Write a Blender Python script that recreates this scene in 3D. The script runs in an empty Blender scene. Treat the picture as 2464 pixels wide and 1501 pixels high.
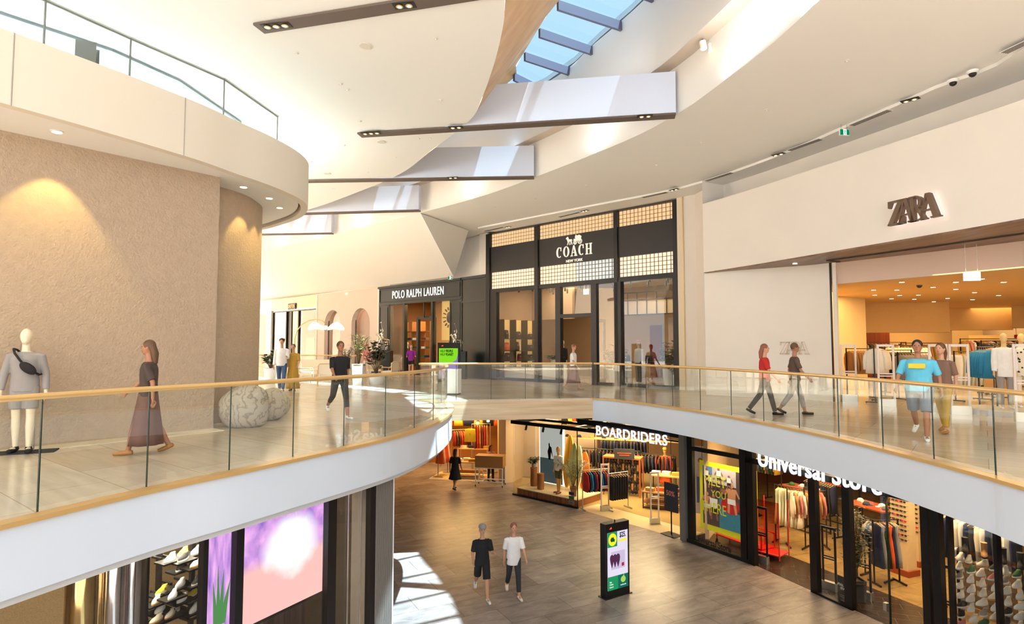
import bpy, math, random
from mathutils import Vector, Matrix, geometry, noise
random.seed(11)
sc = bpy.context.scene
COL = sc.collection
PI = math.pi
R = math.radians
# ------------------------------------------------------------------ camera, world, sun, exposure
FOC, CX, CY, EYE = 1450.0, 1232.0, 750.5, 1.57
PITCH = math.atan2(82.5, FOC)
cd = bpy.data.cameras.new('camera'); cam = bpy.data.objects.new('camera', cd); COL.objects.link(cam)
cd.sensor_width = 36.0; cd.lens = FOC*36.0/2464.0; cd.clip_start = 0.05; cd.clip_end = 400
cam.location = (0, 0, EYE); cam.rotation_euler = (PI/2+PITCH, 0, 0)
sc.camera = cam
sc.view_settings.view_transform = 'Standard'; sc.view_settings.look = 'None'
sc.view_settings.gamma = 1.0; sc.view_settings.use_curve_mapping = False
sc.view_settings.exposure = 0.45
w = bpy.data.worlds.new('world'); sc.world = w; w.use_nodes = True
wb = w.node_tree.nodes['Background']; wb.inputs['Color'].default_value = (0.84, 0.93, 1.0, 1); wb.inputs['Strength'].default_value = 2.6
def lamp(kind, name, loc, energy, color=(1, 1, 1), size=1.0, rot=(0, 0, 0), sizey=None, spot=None, blend=0.5, spread=None):
    l = bpy.data.lights.new(name, kind); l.energy = energy; l.color = color
    if kind == 'AREA':
        l.size = size
        if sizey: l.shape = 'RECTANGLE'; l.size_y = sizey
        if spread: l.spread = R(spread)
    elif kind in ('POINT', 'SPOT'): l.shadow_soft_size = size
    if kind == 'SPOT': l.spot_size = R(spot); l.spot_blend = blend
    o = bpy.data.objects.new(name, l); COL.objects.link(o); o.location = loc; o.rotation_euler = rot
    return o
SUN_FROM = Vector((3.4, -1.0, 10.0)).normalized()
sun = lamp('SUN', 'sun', (3, 12, 20), 60.0, (1.0, 0.97, 0.9)); sun.data.angle = R(0.6)
sun.rotation_euler = SUN_FROM.to_track_quat('Z', 'Y').to_euler()
# ------------------------------------------------------------------ picture helpers
def ray(px, py):
    u = (px-CX)/FOC; v = (CY-py)/FOC
    return Vector((u, math.cos(PITCH)-v*math.sin(PITCH), math.sin(PITCH)+v*math.cos(PITCH)))
def pz(px, py, z):
    d = ray(px, py); t = (z-EYE)/d.z
    return Vector((d.x*t, d.y*t, z))
def pyy(px, py, Y):
    d = ray(px, py); t = Y/d.y
    return Vector((d.x*t, Y, EYE+d.z*t))
def xy(v): return (v[0], v[1])
# ------------------------------------------------------------------ materials
def S(r, g, b):      # sRGB 0-255 to linear
    f = lambda c: (c/255/12.92) if c/255 <= 0.04045 else ((c/255+0.055)/1.055)**2.4
    return (f(r), f(g), f(b), 1)
MATS = {}
def mat(name, col, rough=0.6, metal=0.0, emit=None, estr=1.0, spec=0.5, var=0.0, vscale=5.0, bump=0.0, bscale=40.0, alpha=None, trans=0.0, coat=0.0):
    if name in MATS: return MATS[name]
    m = bpy.data.materials.new(name); m.use_nodes = True; nt = m.node_tree; N = nt.nodes; b = N['Principled BSDF']
    b.inputs['Base Color'].default_value = col; b.inputs['Roughness'].default_value = rough; b.inputs['Metallic'].default_value = metal
    b.inputs['Specular IOR Level'].default_value = spec
    b.inputs['Coat Weight'].default_value = coat
    if emit: b.inputs['Emission Color'].default_value = emit; b.inputs['Emission Strength'].default_value = estr
    if trans: b.inputs['Transmission Weight'].default_value = trans
    if var or bump:
        tc = N.new('ShaderNodeTexCoord')
    if var:
        n = N.new('ShaderNodeTexNoise'); n.inputs['Scale'].default_value = vscale; n.inputs['Detail'].default_value = 4
        nt.links.new(tc.outputs['Object'], n.inputs['Vector'])
        mx = N.new('ShaderNodeMixRGB'); mx.inputs['Color1'].default_value = tuple(c*(1-var) for c in col[:3])+(1,)
        mx.inputs['Color2'].default_value = tuple(min(1, c*(1+var)) for c in col[:3])+(1,)
        nt.links.new(n.outputs['Fac'], mx.inputs['Fac']); nt.links.new(mx.outputs['Color'], b.inputs['Base Color'])
    if bump:
        n2 = N.new('ShaderNodeTexNoise'); n2.inputs['Scale'].default_value = bscale; n2.inputs['Detail'].default_value = 5
        nt.links.new(tc.outputs['Object'], n2.inputs['Vector'])
        bp = N.new('ShaderNodeBump'); bp.inputs['Strength'].default_value = bump; bp.inputs['Distance'].default_value = 0.02
        nt.links.new(n2.outputs['Fac'], bp.inputs['Height']); nt.links.new(bp.outputs['Normal'], b.inputs['Normal'])
    MATS[name] = m
    return m
def emis(name, col, strength):
    if name in MATS: return MATS[name]
    m = bpy.data.materials.new(name); m.use_nodes = True; nt = m.node_tree; nt.nodes.clear()
    e = nt.nodes.new('ShaderNodeEmission'); e.inputs[0].default_value = col; e.inputs[1].default_value = strength
    o = nt.nodes.new('ShaderNodeOutputMaterial'); nt.links.new(e.outputs[0], o.inputs[0]); MATS[name] = m
    return m
def glassm(name, tint, refl=0.10, rough=0.0, gcol=(1, 1, 1, 1)):
    if name in MATS: return MATS[name]
    m = bpy.data.materials.new(name); m.use_nodes = True; nt = m.node_tree; nt.nodes.clear(); N = nt.nodes; L = nt.links
    t = N.new('ShaderNodeBsdfTransparent'); t.inputs[0].default_value = tint
    g = N.new('ShaderNodeBsdfGlossy'); g.inputs['Roughness'].default_value = rough; g.inputs['Color'].default_value = gcol
    f = N.new('ShaderNodeLayerWeight'); f.inputs['Blend'].default_value = 0.5
    pw = N.new('ShaderNodeMath'); pw.operation = 'POWER'; pw.inputs[1].default_value = 4.5; L.new(f.outputs['Facing'], pw.inputs[0])
    mu = N.new('ShaderNodeMath'); mu.operation = 'MULTIPLY_ADD'; mu.inputs[1].default_value = 0.85; mu.inputs[2].default_value = refl; mu.use_clamp = True
    L.new(pw.outputs[0], mu.inputs[0])
    mx = N.new('ShaderNodeMixShader'); L.new(mu.outputs[0], mx.inputs[0]); L.new(t.outputs[0], mx.inputs[1]); L.new(g.outputs[0], mx.inputs[2])
    o = N.new('ShaderNodeOutputMaterial'); L.new(mx.outputs[0], o.inputs[0]); MATS[name] = m
    return m
def tiles(name, c1, c2, mortar, size, rough, rot=0.0, streak=0.15, msize=0.01, bump=0.0, veins=None, w2h=2.0, stretch=(1, 1, 1), nscale=3.0):
    m = bpy.data.materials.new(name); m.use_nodes = True; nt = m.node_tree; N = nt.nodes; L = nt.links; b = N['Principled BSDF']
    tc = N.new('ShaderNodeTexCoord'); mp = N.new('ShaderNodeMapping'); mp.inputs['Rotation'].default_value = (0, 0, rot)
    L.new(tc.outputs['Object'], mp.inputs['Vector'])
    br = N.new('ShaderNodeTexBrick'); br.inputs['Scale'].default_value = 1.0
    br.inputs['Brick Width'].default_value = size*w2h; br.inputs['Row Height'].default_value = size; br.inputs['Mortar Size'].default_value = msize
    br.inputs['Color1'].default_value = c1; br.inputs['Color2'].default_value = c2; br.inputs['Mortar'].default_value = mortar
    L.new(mp.outputs[0], br.inputs['Vector'])
    mp2 = N.new('ShaderNodeMapping'); mp2.inputs['Scale'].default_value = stretch; L.new(mp.outputs[0], mp2.inputs['Vector'])
    n = N.new('ShaderNodeTexNoise'); n.inputs['Scale'].default_value = nscale; n.inputs['Detail'].default_value = 8; n.inputs['Distortion'].default_value = 0.6
    L.new(mp2.outputs[0], n.inputs['Vector'])
    cr = N.new('ShaderNodeValToRGB'); cr.color_ramp.elements[0].position = 0.3; cr.color_ramp.elements[1].position = 0.7
    cr.color_ramp.elements[0].color = (1-streak*2,)*3+(1,); cr.color_ramp.elements[1].color = (1+streak,)*3+(1,)
    L.new(n.outputs['Fac'], cr.inputs[0])
    mx = N.new('ShaderNodeMixRGB'); mx.blend_type = 'MULTIPLY'; mx.inputs['Fac'].default_value = 1
    L.new(br.outputs['Color'], mx.inputs[1]); L.new(cr.outputs[0], mx.inputs[2])
    out = mx
    if veins:
        mp3 = N.new('ShaderNodeMapping'); mp3.inputs['Scale'].default_value = (0.5, 1.4, 1); L.new(mp.outputs[0], mp3.inputs['Vector'])
        v = N.new('ShaderNodeTexNoise'); v.inputs['Scale'].default_value = 1.6; v.inputs['Detail'].default_value = 7; v.inputs['Distortion'].default_value = 1.5
        L.new(mp3.outputs[0], v.inputs['Vector'])
        c2r = N.new('ShaderNodeValToRGB'); e = c2r.color_ramp.elements; e[0].position = 0.47; e[0].color = (0, 0, 0, 1); e[1].position = 0.5; e[1].color = (1, 1, 1, 1)
        e3 = c2r.color_ramp.elements.new(0.53); e3.color = (0, 0, 0, 1)
        L.new(v.outputs['Fac'], c2r.inputs[0])
        mu = N.new('ShaderNodeMath'); mu.operation = 'MULTIPLY'; mu.inputs[1].default_value = 0.16; L.new(c2r.outputs[0], mu.inputs[0])
        m3 = N.new('ShaderNodeMixRGB'); m3.inputs[2].default_value = veins; L.new(mu.outputs[0], m3.inputs[0]); L.new(mx.outputs[0], m3.inputs[1]); out = m3
    L.new(out.outputs[0], b.inputs['Base Color']); b.inputs['Roughness'].default_value = rough
    if bump:
        bp = N.new('ShaderNodeBump'); bp.inputs['Strength'].default_value = bump; bp.inputs['Distance'].default_value = 0.01
        L.new(n.outputs['Fac'], bp.inputs['Height']); L.new(bp.outputs[0], b.inputs['Normal'])
    MATS[name] = m
    return m
def woodm(name, c1, c2, rough=0.5, scale=(1, 12, 12), rot=(0, 0, 0), plank=None):
    m = bpy.data.materials.new(name); m.use_nodes = True; nt = m.node_tree; N = nt.nodes; L = nt.links; b = N['Principled BSDF']
    tc = N.new('ShaderNodeTexCoord'); mp = N.new('ShaderNodeMapping'); mp.inputs['Scale'].default_value = scale; mp.inputs['Rotation'].default_value = rot
    L.new(tc.outputs['Object'], mp.inputs['Vector'])
    n = N.new('ShaderNodeTexNoise'); n.inputs['Scale'].default_value = 1.0; n.inputs['Detail'].default_value = 6; n.inputs['Distortion'].default_value = 0.4
    L.new(mp.outputs[0], n.inputs['Vector'])
    cr = N.new('ShaderNodeValToRGB'); cr.color_ramp.elements[0].position = 0.3; cr.color_ramp.elements[1].position = 0.7
    cr.color_ramp.elements[0].color = c1; cr.color_ramp.elements[1].color = c2
    L.new(n.outputs['Fac'], cr.inputs[0]); L.new(cr.outputs[0], b.inputs['Base Color']); b.inputs['Roughness'].default_value = rough
    MATS[name] = m
    return m
# ------------------------------------------------------------------ mesh builder
class MB:
    def __init__(s, M=None): s.v = []; s.f = []; s.M = M or Matrix.Identity(4)
    def at(s, M): s.M = M; return s
    def add(s, vs, fs):
        n = len(s.v); s.v += [s.M @ Vector(p) for p in vs]; s.f += [tuple(i+n for i in f) for f in fs]; return s
    def box(s, x0, x1, y0, y1, z0, z1):
        if x0 > x1: x0, x1 = x1, x0
        if y0 > y1: y0, y1 = y1, y0
        if z0 > z1: z0, z1 = z1, z0
        return s.add([(x0,y0,z0),(x1,y0,z0),(x1,y1,z0),(x0,y1,z0),(x0,y0,z1),(x1,y0,z1),(x1,y1,z1),(x0,y1,z1)],
                     [(0,3,2,1),(4,5,6,7),(0,1,5,4),(1,2,6,5),(2,3,7,6),(3,0,4,7)])
    def rbox(s, x0, x1, y0, y1, z0, z1, r=0.02, n=3):      # rounded in plan (vertical edges)
        pts = []
        for cx_, cy_, a0 in ((x1-r, y1-r, 0), (x0+r, y1-r, 90), (x0+r, y0+r, 180), (x1-r, y0+r, 270)):
            for k in range(n+1):
                a = R(a0+90*k/n); pts.append((cx_+r*math.cos(a), cy_+r*math.sin(a)))
        return s.prism(pts, z0, z1)
    def bar(s, a, b, wx, wy=None):       # square bar between two points
        a = Vector(a); b = Vector(b); d = (b-a); L = d.length
        if L < 1e-6: return s
        q = d.to_track_quat('Z', 'Y').to_matrix(); hx = wx/2; hy = (wy or wx)/2
        vs = [a+q@Vector((x, y, z)) for z in (0, L) for x, y in ((-hx,-hy),(hx,-hy),(hx,hy),(-hx,hy))]
        return s.add(vs, [(0,3,2,1),(4,5,6,7),(0,1,5,4),(1,2,6,5),(2,3,7,6),(3,0,4,7)])
    def tube(s, pts, r, n=8, caps=True, sq=1.0):
        pts = [Vector(p) for p in pts]
        if not isinstance(r, (list, tuple)): r = [r]*len(pts)
        vs, fs = [], []; up = None
        for i, p in enumerate(pts):
            d = (pts[min(i+1, len(pts)-1)]-pts[max(i-1, 0)])
            if d.length < 1e-9: d = Vector((0, 0, 1))
            d.normalize()
            if up is None: up = Vector((0, 0, 1)) if abs(d.z) < 0.9 else Vector((0, 1, 0))
            a = d.cross(up)
            if a.length < 1e-4: up = Vector((1, 0, 0)); a = d.cross(up)
            a.normalize(); b2 = a.cross(d); up = b2
            for k in range(n):
                t = 2*PI*k/n; vs.append(p+a*math.cos(t)*r[i]+b2*math.sin(t)*r[i]*sq)
        for i in range(len(pts)-1):
            for k in range(n):
                k2 = (k+1) % n; fs.append((i*n+k, i*n+k2, (i+1)*n+k2, (i+1)*n+k))
        if caps: fs.append(tuple(range(n-1, -1, -1))); fs.append(tuple((len(pts)-1)*n+k for k in range(n)))
        return s.add(vs, fs)
    def loft(s, secs, n=16, caps=True):   # secs: (cx, cy, z, rx, ry) stacked ellipses
        vs, fs = [], []
        for (cx_, cy_, z, rx, ry) in secs:
            for k in range(n):
                t = 2*PI*k/n; vs.append((cx_+rx*math.cos(t), cy_+ry*math.sin(t), z))
        for i in range(len(secs)-1):
            for k in range(n):
                k2 = (k+1) % n; fs.append((i*n+k, i*n+k2, (i+1)*n+k2, (i+1)*n+k))
        if caps: fs.append(tuple(range(n-1, -1, -1))); fs.append(tuple((len(secs)-1)*n+k for k in range(n)))
        return s.add(vs, fs)
    def lathe(s, prof, c=(0, 0, 0), n=20):
        return s.loft([(c[0], c[1], c[2]+z, r, r) for r, z in prof], n)
    def ell(s, c, rx, ry, rz, n=12, m=8, M=None):
        vs, fs = [], []
        c = Vector(c)
        for i in range(m+1):
            a = PI*i/m
            for k in range(n):
                t = 2*PI*k/n; p = Vector((rx*math.sin(a)*math.cos(t), ry*math.sin(a)*math.sin(t), rz*math.cos(a)))
                if M: p = M @ p
                vs.append(c+p)
        for i in range(m):
            for k in range(n):
                k2 = (k+1) % n
                fs.append((i*n+k, (i+1)*n+k, (i+1)*n+k2, i*n+k2))
        return s.add(vs, fs)
    def prism(s, poly, z0, z1):
        tri = geometry.tessellate_polygon([[Vector((p[0], p[1], 0)) for p in poly]]); n = len(poly)
        area = sum(poly[i][0]*poly[(i+1) % n][1]-poly[(i+1) % n][0]*poly[i][1] for i in range(n))
        vs = [(p[0], p[1], z0) for p in poly]+[(p[0], p[1], z1) for p in poly]; fs = []
        for t in tri:
            a, b, c = t
            ar = (poly[b][0]-poly[a][0])*(poly[c][1]-poly[a][1])-(poly[c][0]-poly[a][0])*(poly[b][1]-poly[a][1])
            if ar < 0: a, b, c = a, c, b
            fs.append((a+n, b+n, c+n)); fs.append((c, b, a))
        for i in range(n):
            j = (i+1) % n
            fs.append((i, j, j+n, i+n) if area > 0 else (j, i, i+n, j+n))
        return s.add(vs, fs)
    def plate(s, poly, y0, y1):       # polygon in x,z extruded in y
        M = s.M; s.M = M @ Matrix(((1,0,0,0),(0,0,-1,0),(0,1,0,0),(0,0,0,1))); s.prism(poly, -y1, -y0); s.M = M; return s
    def ruled(s, A, B, closed=False):
        n = len(A); vs = list(A)+list(B)
        return s.add(vs, [(i, (i+1) % n, (i+1) % n+n, i+n) for i in range(n if closed else n-1)])
    def wall(s, line, z0, z1, t):     # vertical strip along a plan polyline, thickened to its left by t
        off = offset(line, t)
        return s.prism(list(line)+list(reversed(off)), z0, z1)
    def build(s, name, m=None, parent=None, smooth=False, **kw):
        me = bpy.data.meshes.new(name); me.from_pydata([tuple(p) for p in s.v], [], s.f); me.update()
        ms = m if isinstance(m, (list, tuple)) else [m]
        for x in ms:
            if x: me.materials.append(x)
        if smooth is True: me.polygons.foreach_set('use_smooth', [True]*len(me.polygons))
        elif smooth:
            me.polygons.foreach_set('use_smooth', [True]*len(me.polygons)); me.set_sharp_from_angle(angle=R(smooth))
        o = bpy.data.objects.new(name, me); COL.objects.link(o)
        if parent: o.parent = parent
        for k, v in kw.items(): o[k] = v
        return o
def offset(line, t):
    out = []
    n = len(line)
    for i in range(n):
        a = Vector(line[max(i-1, 0)][:2]); b = Vector(line[min(i+1, n-1)][:2]); d = (b-a).normalized()
        out.append((line[i][0]-d.y*t, line[i][1]+d.x*t))
    return out
def smooth_line(P, k=6):     # Catmull-Rom through 2D/3D points
    P = [Vector(p) for p in P]; out = []
    for i in range(len(P)-1):
        p0 = P[max(i-1, 0)]; p1 = P[i]; p2 = P[i+1]; p3 = P[min(i+2, len(P)-1)]
        for j in range(k):
            t = j/k
            out.append(0.5*((2*p1)+(p2-p0)*t+(2*p0-5*p1+4*p2-p3)*t*t+(3*p1-p0-3*p2+p3)*t**3))
    out.append(P[-1]); return out
def MX(loc, rz=0, rx=0, ry=0, s=1.0):
    return Matrix.Translation(Vector(loc)) @ Matrix.Rotation(rz, 4, 'Z') @ Matrix.Rotation(ry, 4, 'Y') @ Matrix.Rotation(rx, 4, 'X') @ Matrix.Scale(s, 4)
# ------------------------------------------------------------------ scene objects
def thing(name, label, cat, loc=(0, 0, 0), rz=0, group=None):
    o = bpy.data.objects.new(name, None); COL.objects.link(o); o.location = loc; o.rotation_euler = (0, 0, rz)
    o['label'] = label; o['category'] = cat
    if group: o['group'] = group
    return o
def tag(o, label, cat, group=None, kind=None):
    o['label'] = label; o['category'] = cat
    if group: o['group'] = group
    if kind: o['kind'] = kind
    return o
def struct(o): o['kind'] = 'structure'; return o
def dup(root, loc=None, rz=None, label=None, group=None, swap=None, scale=None):
    def cp(o, parent):
        c = o.copy(); COL.objects.link(c)
        if parent: c.parent = parent
        if swap and c.type == 'MESH':
            for (a, b) in swap:
                for i, sl in enumerate(c.material_slots):
                    if sl.material == a: sl.link = 'OBJECT'; sl.material = b
        for ch in [x for x in o.children]: cp(ch, c)
        return c
    r = cp(root, None)
    if loc is not None: r.location = loc
    if rz is not None: r.rotation_euler = (0, 0, rz)
    if scale is not None: r.scale = (scale,)*3 if not isinstance(scale, tuple) else scale
    if label: r['label'] = label
    if group: r['group'] = group
    return r
def text(name, s, size, m, parent=None, M=None, depth=0.02, bold=0.0, sx=1.0, align='CENTER', space=1.0, shear=0.0):
    c = bpy.data.curves.new(name, 'FONT'); c.body = s; c.size = size; c.extrude = depth/2; c.offset = bold; c.align_x = align; c.space_character = space; c.shear = shear
    c.resolution_u = 4
    t = bpy.data.objects.new(name, c); COL.objects.link(t)
    dg = bpy.context.evaluated_depsgraph_get(); me = bpy.data.meshes.new_from_object(t.evaluated_get(dg))
    bpy.data.objects.remove(t); me.materials.clear()
    me.transform(Matrix.Rotation(PI/2, 4, 'X') @ Matrix.Diagonal((sx, 1, 1, 1)))
    if M: me.transform(M)
    me.materials.append(m); me.name = name
    o = bpy.data.objects.new(name, me); COL.objects.link(o)
    if parent: o.parent = parent
    return o
class Plane2:        # a vertical plane through two plan points: local x along A->B, y into the building (away from viewer), z up
    def __init__(s, A, B, z=0):
        s.A = Vector((A[0], A[1], z)); d = Vector((B[0]-A[0], B[1]-A[1], 0)); s.L = d.length; s.d = d.normalized()
        s.rz = math.atan2(s.d.y, s.d.x); s.n = Vector((-s.d.y, s.d.x, 0)); s.z = z
        s.M = Matrix.Translation(s.A) @ Matrix.Rotation(s.rz, 4, 'Z')
    def hit(s, px, py, off=0.0):      # picture point -> (local x, world height above plane origin)
        r = ray(px, py); o = Vector((0, 0, EYE)); A = s.A+s.n*off
        t = (A-o).dot(s.n)/r.dot(s.n); p = o+r*t
        return ((p-A).dot(s.d), p.z-s.z)
    def X(s, px, off=0.0): return s.hit(px, 833, off)[0]
    def P(s, x, y=0, z=0): return s.M @ Vector((x, y, z))
# ------------------------------------------------------------------ common materials
M_ceil = mat('white_plaster', S(233, 230, 225), 0.85)
M_white = mat('white_panel', S(208, 216, 228), 0.35)
M_beam = mat('beam_white', S(204, 213, 232), 0.4)
M_cream = mat('cream_render', S(226, 217, 206), 0.8, var=0.05, vscale=1.3, bump=0.15, bscale=30)
M_sand = mat('sand_render', S(180, 159, 137), 0.95, var=0.10, vscale=9, bump=.9, bscale=24)
M_floor = tiles('travertine', S(216, 201, 182), S(200, 182, 160), S(172, 152, 130), 0.9, 0.16, rot=R(38), streak=0.055, msize=0.006, stretch=(0.6, 5, 1), nscale=1.4)
M_lfloor = tiles('grey_stone', S(160, 149, 144), S(130, 119, 114), S(100, 90, 84), 0.8, 0.34, rot=R(-28), streak=0.20, msize=0.009, veins=S(196, 184, 176), stretch=(0.9, 2.2, 1), nscale=1.8, bump=0.04)
M_wood = woodm('oak_veneer', S(196, 152, 100), S(222, 184, 132), 0.45, (2, 2, 0.25))
M_timber = woodm('pale_stone_cladding', S(196, 166, 128), S(226, 202, 168), 0.5, (0.5, 0.5, 9))
M_gold = mat('brass_handrail', S(222, 182, 118), 0.28, 0.35, coat=0.3)
M_dark = mat('black_metal', S(30, 29, 30), 0.35, 0.3)
M_brown = mat('bronze_channel', S(98, 84, 76), 0.5)
M_glass = glassm('balustrade_glass', (0.90, 0.95, 0.925, 1), 0.09)
M_shop = glassm('shop_glass', (0.94, 0.945, 0.94, 1), 0.035)
M_sky = glassm('skylight_glass', (0.17, 0.25, 0.31, 1), 0.03)
M_cyan = glassm('cyan_glass', (0.36, 0.43, 0.44, 1), 0.03)
M_edge = mat('glass_edge', S(20, 42, 36), 0.15)
M_lampw = emis('lamp_warm', (1.0, 0.78, 0.42, 1), 9.0)
M_steel = mat('brushed_steel', S(190, 190, 188), 0.3, 0.9)
M_groove = mat('dark_groove', S(62, 54, 48), 0.7)
ZL, ZC = -4.5, 7.1
def G(*pts): return [xy(pz(a, b, 0)) for a, b in pts]
# void edges in plan
VL = [(-9.2, -6), (-6.75, 0), (-5.3, 3.35)]+G((0, 1260), (362, 1175), (560, 1134), (713, 1101), (835, 1075), (935, 1052), (1005, 1031), (1050, 1012), (1074, 996), (1083, 983))
tip = G((1080, 974), (1066, 968), (1042, 965), (1012, 963))
VL = [xy(p) for p in smooth_line([(a, b, 0) for a, b in VL+tip], 5)]
VB = G((1012, 963), (1427, 957.5))
VR = G((1427, 957.5), (1488, 962), (1550, 970), (1614, 978.5), (1680, 988), (1754, 1000.5), (1831, 1014.5), (1916, 1031), (2010, 1051), (2115, 1075.5), (2236, 1106), (2383, 1144.5), (2464, 1168))+[(5.75, 4.5), (5.9, 0), (5.9, -6)]
VR = [xy(p) for p in smooth_line([(a, b, 0) for a, b in VR], 4)]
outline = VL+VR
XR, YF = 26, 62
deck = [(-34, -6)]+outline+[(XR, -6), (XR, YF), (-34, YF)]
# upper deck: the slab, its stone top
struct(MB().prism(deck, -0.60, -0.03).build('ceiling', M_white))
struct(MB().prism(deck, -0.03, 0.0).build('floor', M_floor))
struct(MB().prism([(-34, -6), (XR, -6), (XR, YF), (-34, YF)], ZL-0.2, ZL).build('floor', M_lfloor))
# slab edge cladding
iL = len(VL)
def panels(line, z0, z1, t, m, name, step=14):
    r = struct(MB().wall(line, z0, z1, t).build(name, m))
    return r
panels(VL, -0.67, -0.035, -0.05, M_white, 'trim_1')
panels(VB, -0.60, -0.035, -0.05, M_timber, 'trim_2')
panels(VR, -0.665, -0.035, -0.05, M_white, 'trim_3')
for i, (ln, lab) in enumerate(((VL, 4), (VR, 5))):
    struct(MB().wall(offset(ln, 0.06), -0.035, 0.012, -0.16).build('trim_%d' % lab, M_gold))
def seam(px, py0, py1, Y=None):
    pass
# ---- balustrades
def arclen(line):
    s = [0]
    for i in range(1, len(line)): s.append(s[-1]+(Vector(line[i])-Vector(line[i-1])).length)
    return s
def balustrade(label, line, cuts, h0, h1, inset=0.07):
    t = thing('glass_balustrade', label, 'balustrade')
    ln = offset(line, inset); S_ = arclen(ln); tot = S_[-1]
    def pt(s):
        for i in range(1, len(ln)):
            if S_[i] >= s-1e-9:
                f = (s-S_[i-1])/max(1e-9, S_[i]-S_[i-1]); a = Vector(ln[i-1]); b = Vector(ln[i]); return a+(b-a)*f
        return Vector(ln[-1])
    hh = lambda s: h0+(h1-h0)*s/tot
    def seg(s0, s1):
        ss = [s0]+[x for x in S_ if s0+0.02 < x < s1-0.02]+[s1]
        return [xy(pt(x))+(hh(x),) for x in ss]
    for a, b in zip(cuts[:-1], cuts[1:]):
        p = seg(a+0.008, b-0.008)
        mb = MB(); n = len(p)
        A = [(x, y, 0.0) for x, y, h in p]; B = [(x, y, h-0.03) for x, y, h in p]
        mb.ruled(A, B); mb.build('glass_panel', M_glass, t)
        q = pt(b)
        if b < tot-0.01: MB().bar((q[0], q[1], 0.0), (q[0], q[1], hh(b)-0.03), 0.013).build('glass_edge', M_edge, t)
    full = seg(0, tot)
    MB().tube([(x, y, h) for x, y, h in full], 0.032, 10).build('handrail', M_gold, t, smooth=60)
    return t
def cutlist(line, pts, inset=0.07):
    ln = offset(line, inset); S_ = arclen(ln); out = []
    for px, py in pts:
        g = pz(px, py, 0).xy; best = min(range(len(ln)), key=lambda i: (Vector(ln[i])-g).length); out.append(S_[best])
    c = [0]; 
    return c, out, S_
c0, c, SL = cutlist(VL, [(98, 1235), (362, 1175), (560, 1134), (713, 1101), (835, 1075), (935, 1052), (1005, 1031), (1050, 1012)])
pre = [x for x in [c[0]-1.7*k for k in range(5, 0, -1)] if x > 0.2]
balustrade('curved glass balustrade with brass handrail along the left walkway edge', VL, [0]+pre+c+[SL[-1]-1.0, SL[-1]], 1.13, 1.06)
SB = arclen(offset(VB, 0.07))
balustrade('straight glass balustrade along the far side of the void, brass handrail', VB, [SB[-1]*k/5 for k in range(6)], 1.06, 1.05)
c0, c, SR = cutlist(VR, [(1488, 962), (1550, 970), (1614, 978.5), (1680, 988), (1754, 1000.5), (1831, 1014.5), (1916, 1031), (2010, 1051), (2115, 1075.5), (2236, 1106), (2383, 1144.5)])
post = [c[-1]+1.75*k for k in range(1, 7) if c[-1]+1.75*k < SR[-1]-0.2]
balustrade('curved glass balustrade with brass handrail along the right walkway edge', VR, [0]+c+post+[SR[-1]], 1.045, 1.02)
# ------------------------------------------------------------------ roof
def Z(*pts, z=ZC): return [xy(pz(a, b, z)) for a, b in pts]
EL = [(-0.4, -3), (-0.05, 3), (-0.02, 7)]+Z((1215, 0), (1211, 60), (1190, 150), (1160, 235), (1130, 290), (1040, 360), (960, 420), (840, 470), (740, 505))+[(-13.5, 28.6), (-24, 37)]
EL = [xy(p) for p in smooth_line([(a, b, 0) for a, b in EL], 6)]
ER = [(6.3, -3), (5.75, 3), (5.35, 6.5)]+Z((1975, 0), (1850, 112), (1700, 226), (1628, 275), (1500, 341), (1290, 425), (1150, 475), (1010, 512), (800, 565), (625, 606))+[(-25, 45)]
ER = [xy(p) for p in smooth_line([(a, b, 0) for a, b in ER], 6)]
GLz = 10.0
TL = [(2.3, -3), (2.4, 3), (2.3, 7), (2.1, 10), (1.75, 12.6)]+[xy(pz(1340, 0, GLz)), xy(pz(1240, 160, GLz)), xy(pz(1210, 207, GLz))]+[(-5.2, 24.5), (-11, 30), (-21, 39)]
TR = [(4.9, -3), (4.8, 3), (4.5, 8), (3.9, 12)]+[xy(pz(1550, 0, GLz)), xy(pz(1430, 105, GLz)), xy(pz(1305, 205, GLz))]+[(-3.9, 24.5), (-9.5, 30), (-19.5, 39)]
def resample(line, n):
    s = arclen(line); out = []
    for k in range(n):
        t = s[-1]*k/(n-1)
        for i in range(1, len(line)):
            if s[i] >= t-1e-9:
                f = (t-s[i-1])/max(1e-9, s[i]-s[i-1]); out.append(tuple(Vector(line[i-1])+(Vector(line[i])-Vector(line[i-1]))*f)); break
    return out
def by_y(line, ys):      # sample plan line at given Y
    out = []
    for y in ys:
        for i in range(1, len(line)):
            a, b = line[i-1], line[i]
            if min(a[1], b[1])-1e-6 <= y <= max(a[1], b[1])+1e-6 and abs(a[1]-b[1]) > 1e-9:
                f = (y-a[1])/(b[1]-a[1]); out.append((a[0]+f*(b[0]-a[0]), y)); break
        else: out.append(tuple(line[-1]))
    return out
TL = [xy(p) for p in smooth_line([(a, b, 0) for a, b in TL], 5)]
TR = [xy(p) for p in smooth_line([(a, b, 0) for a, b in TR], 5)]
ys = [-3+40*k/60 for k in range(61)]
a_, b_ = by_y(EL, ys), by_y(TL, ys)
def lift(l, z): return [(x, y, z) for x, y in l]
o = MB().ruled(lift(a_, ZC), lift(b_, GLz)).build('wall_skylight_left', M_wood, smooth=True); struct(o)
ys2 = [-3+47.9*k/70 for k in range(71)]
c_ = by_y(ER, ys2); n_ = offset(c_, 0.45); t_ = by_y(TR, [min(y, 38.9) for y in ys2])
t2 = []
for i, y in enumerate(ys2):
    q = by_y(TR, [min(y, 38.9)])[0]; t2.append((q[0] if y < 38.9 else q[0]-(y-38.9)*1.2, y))
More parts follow.
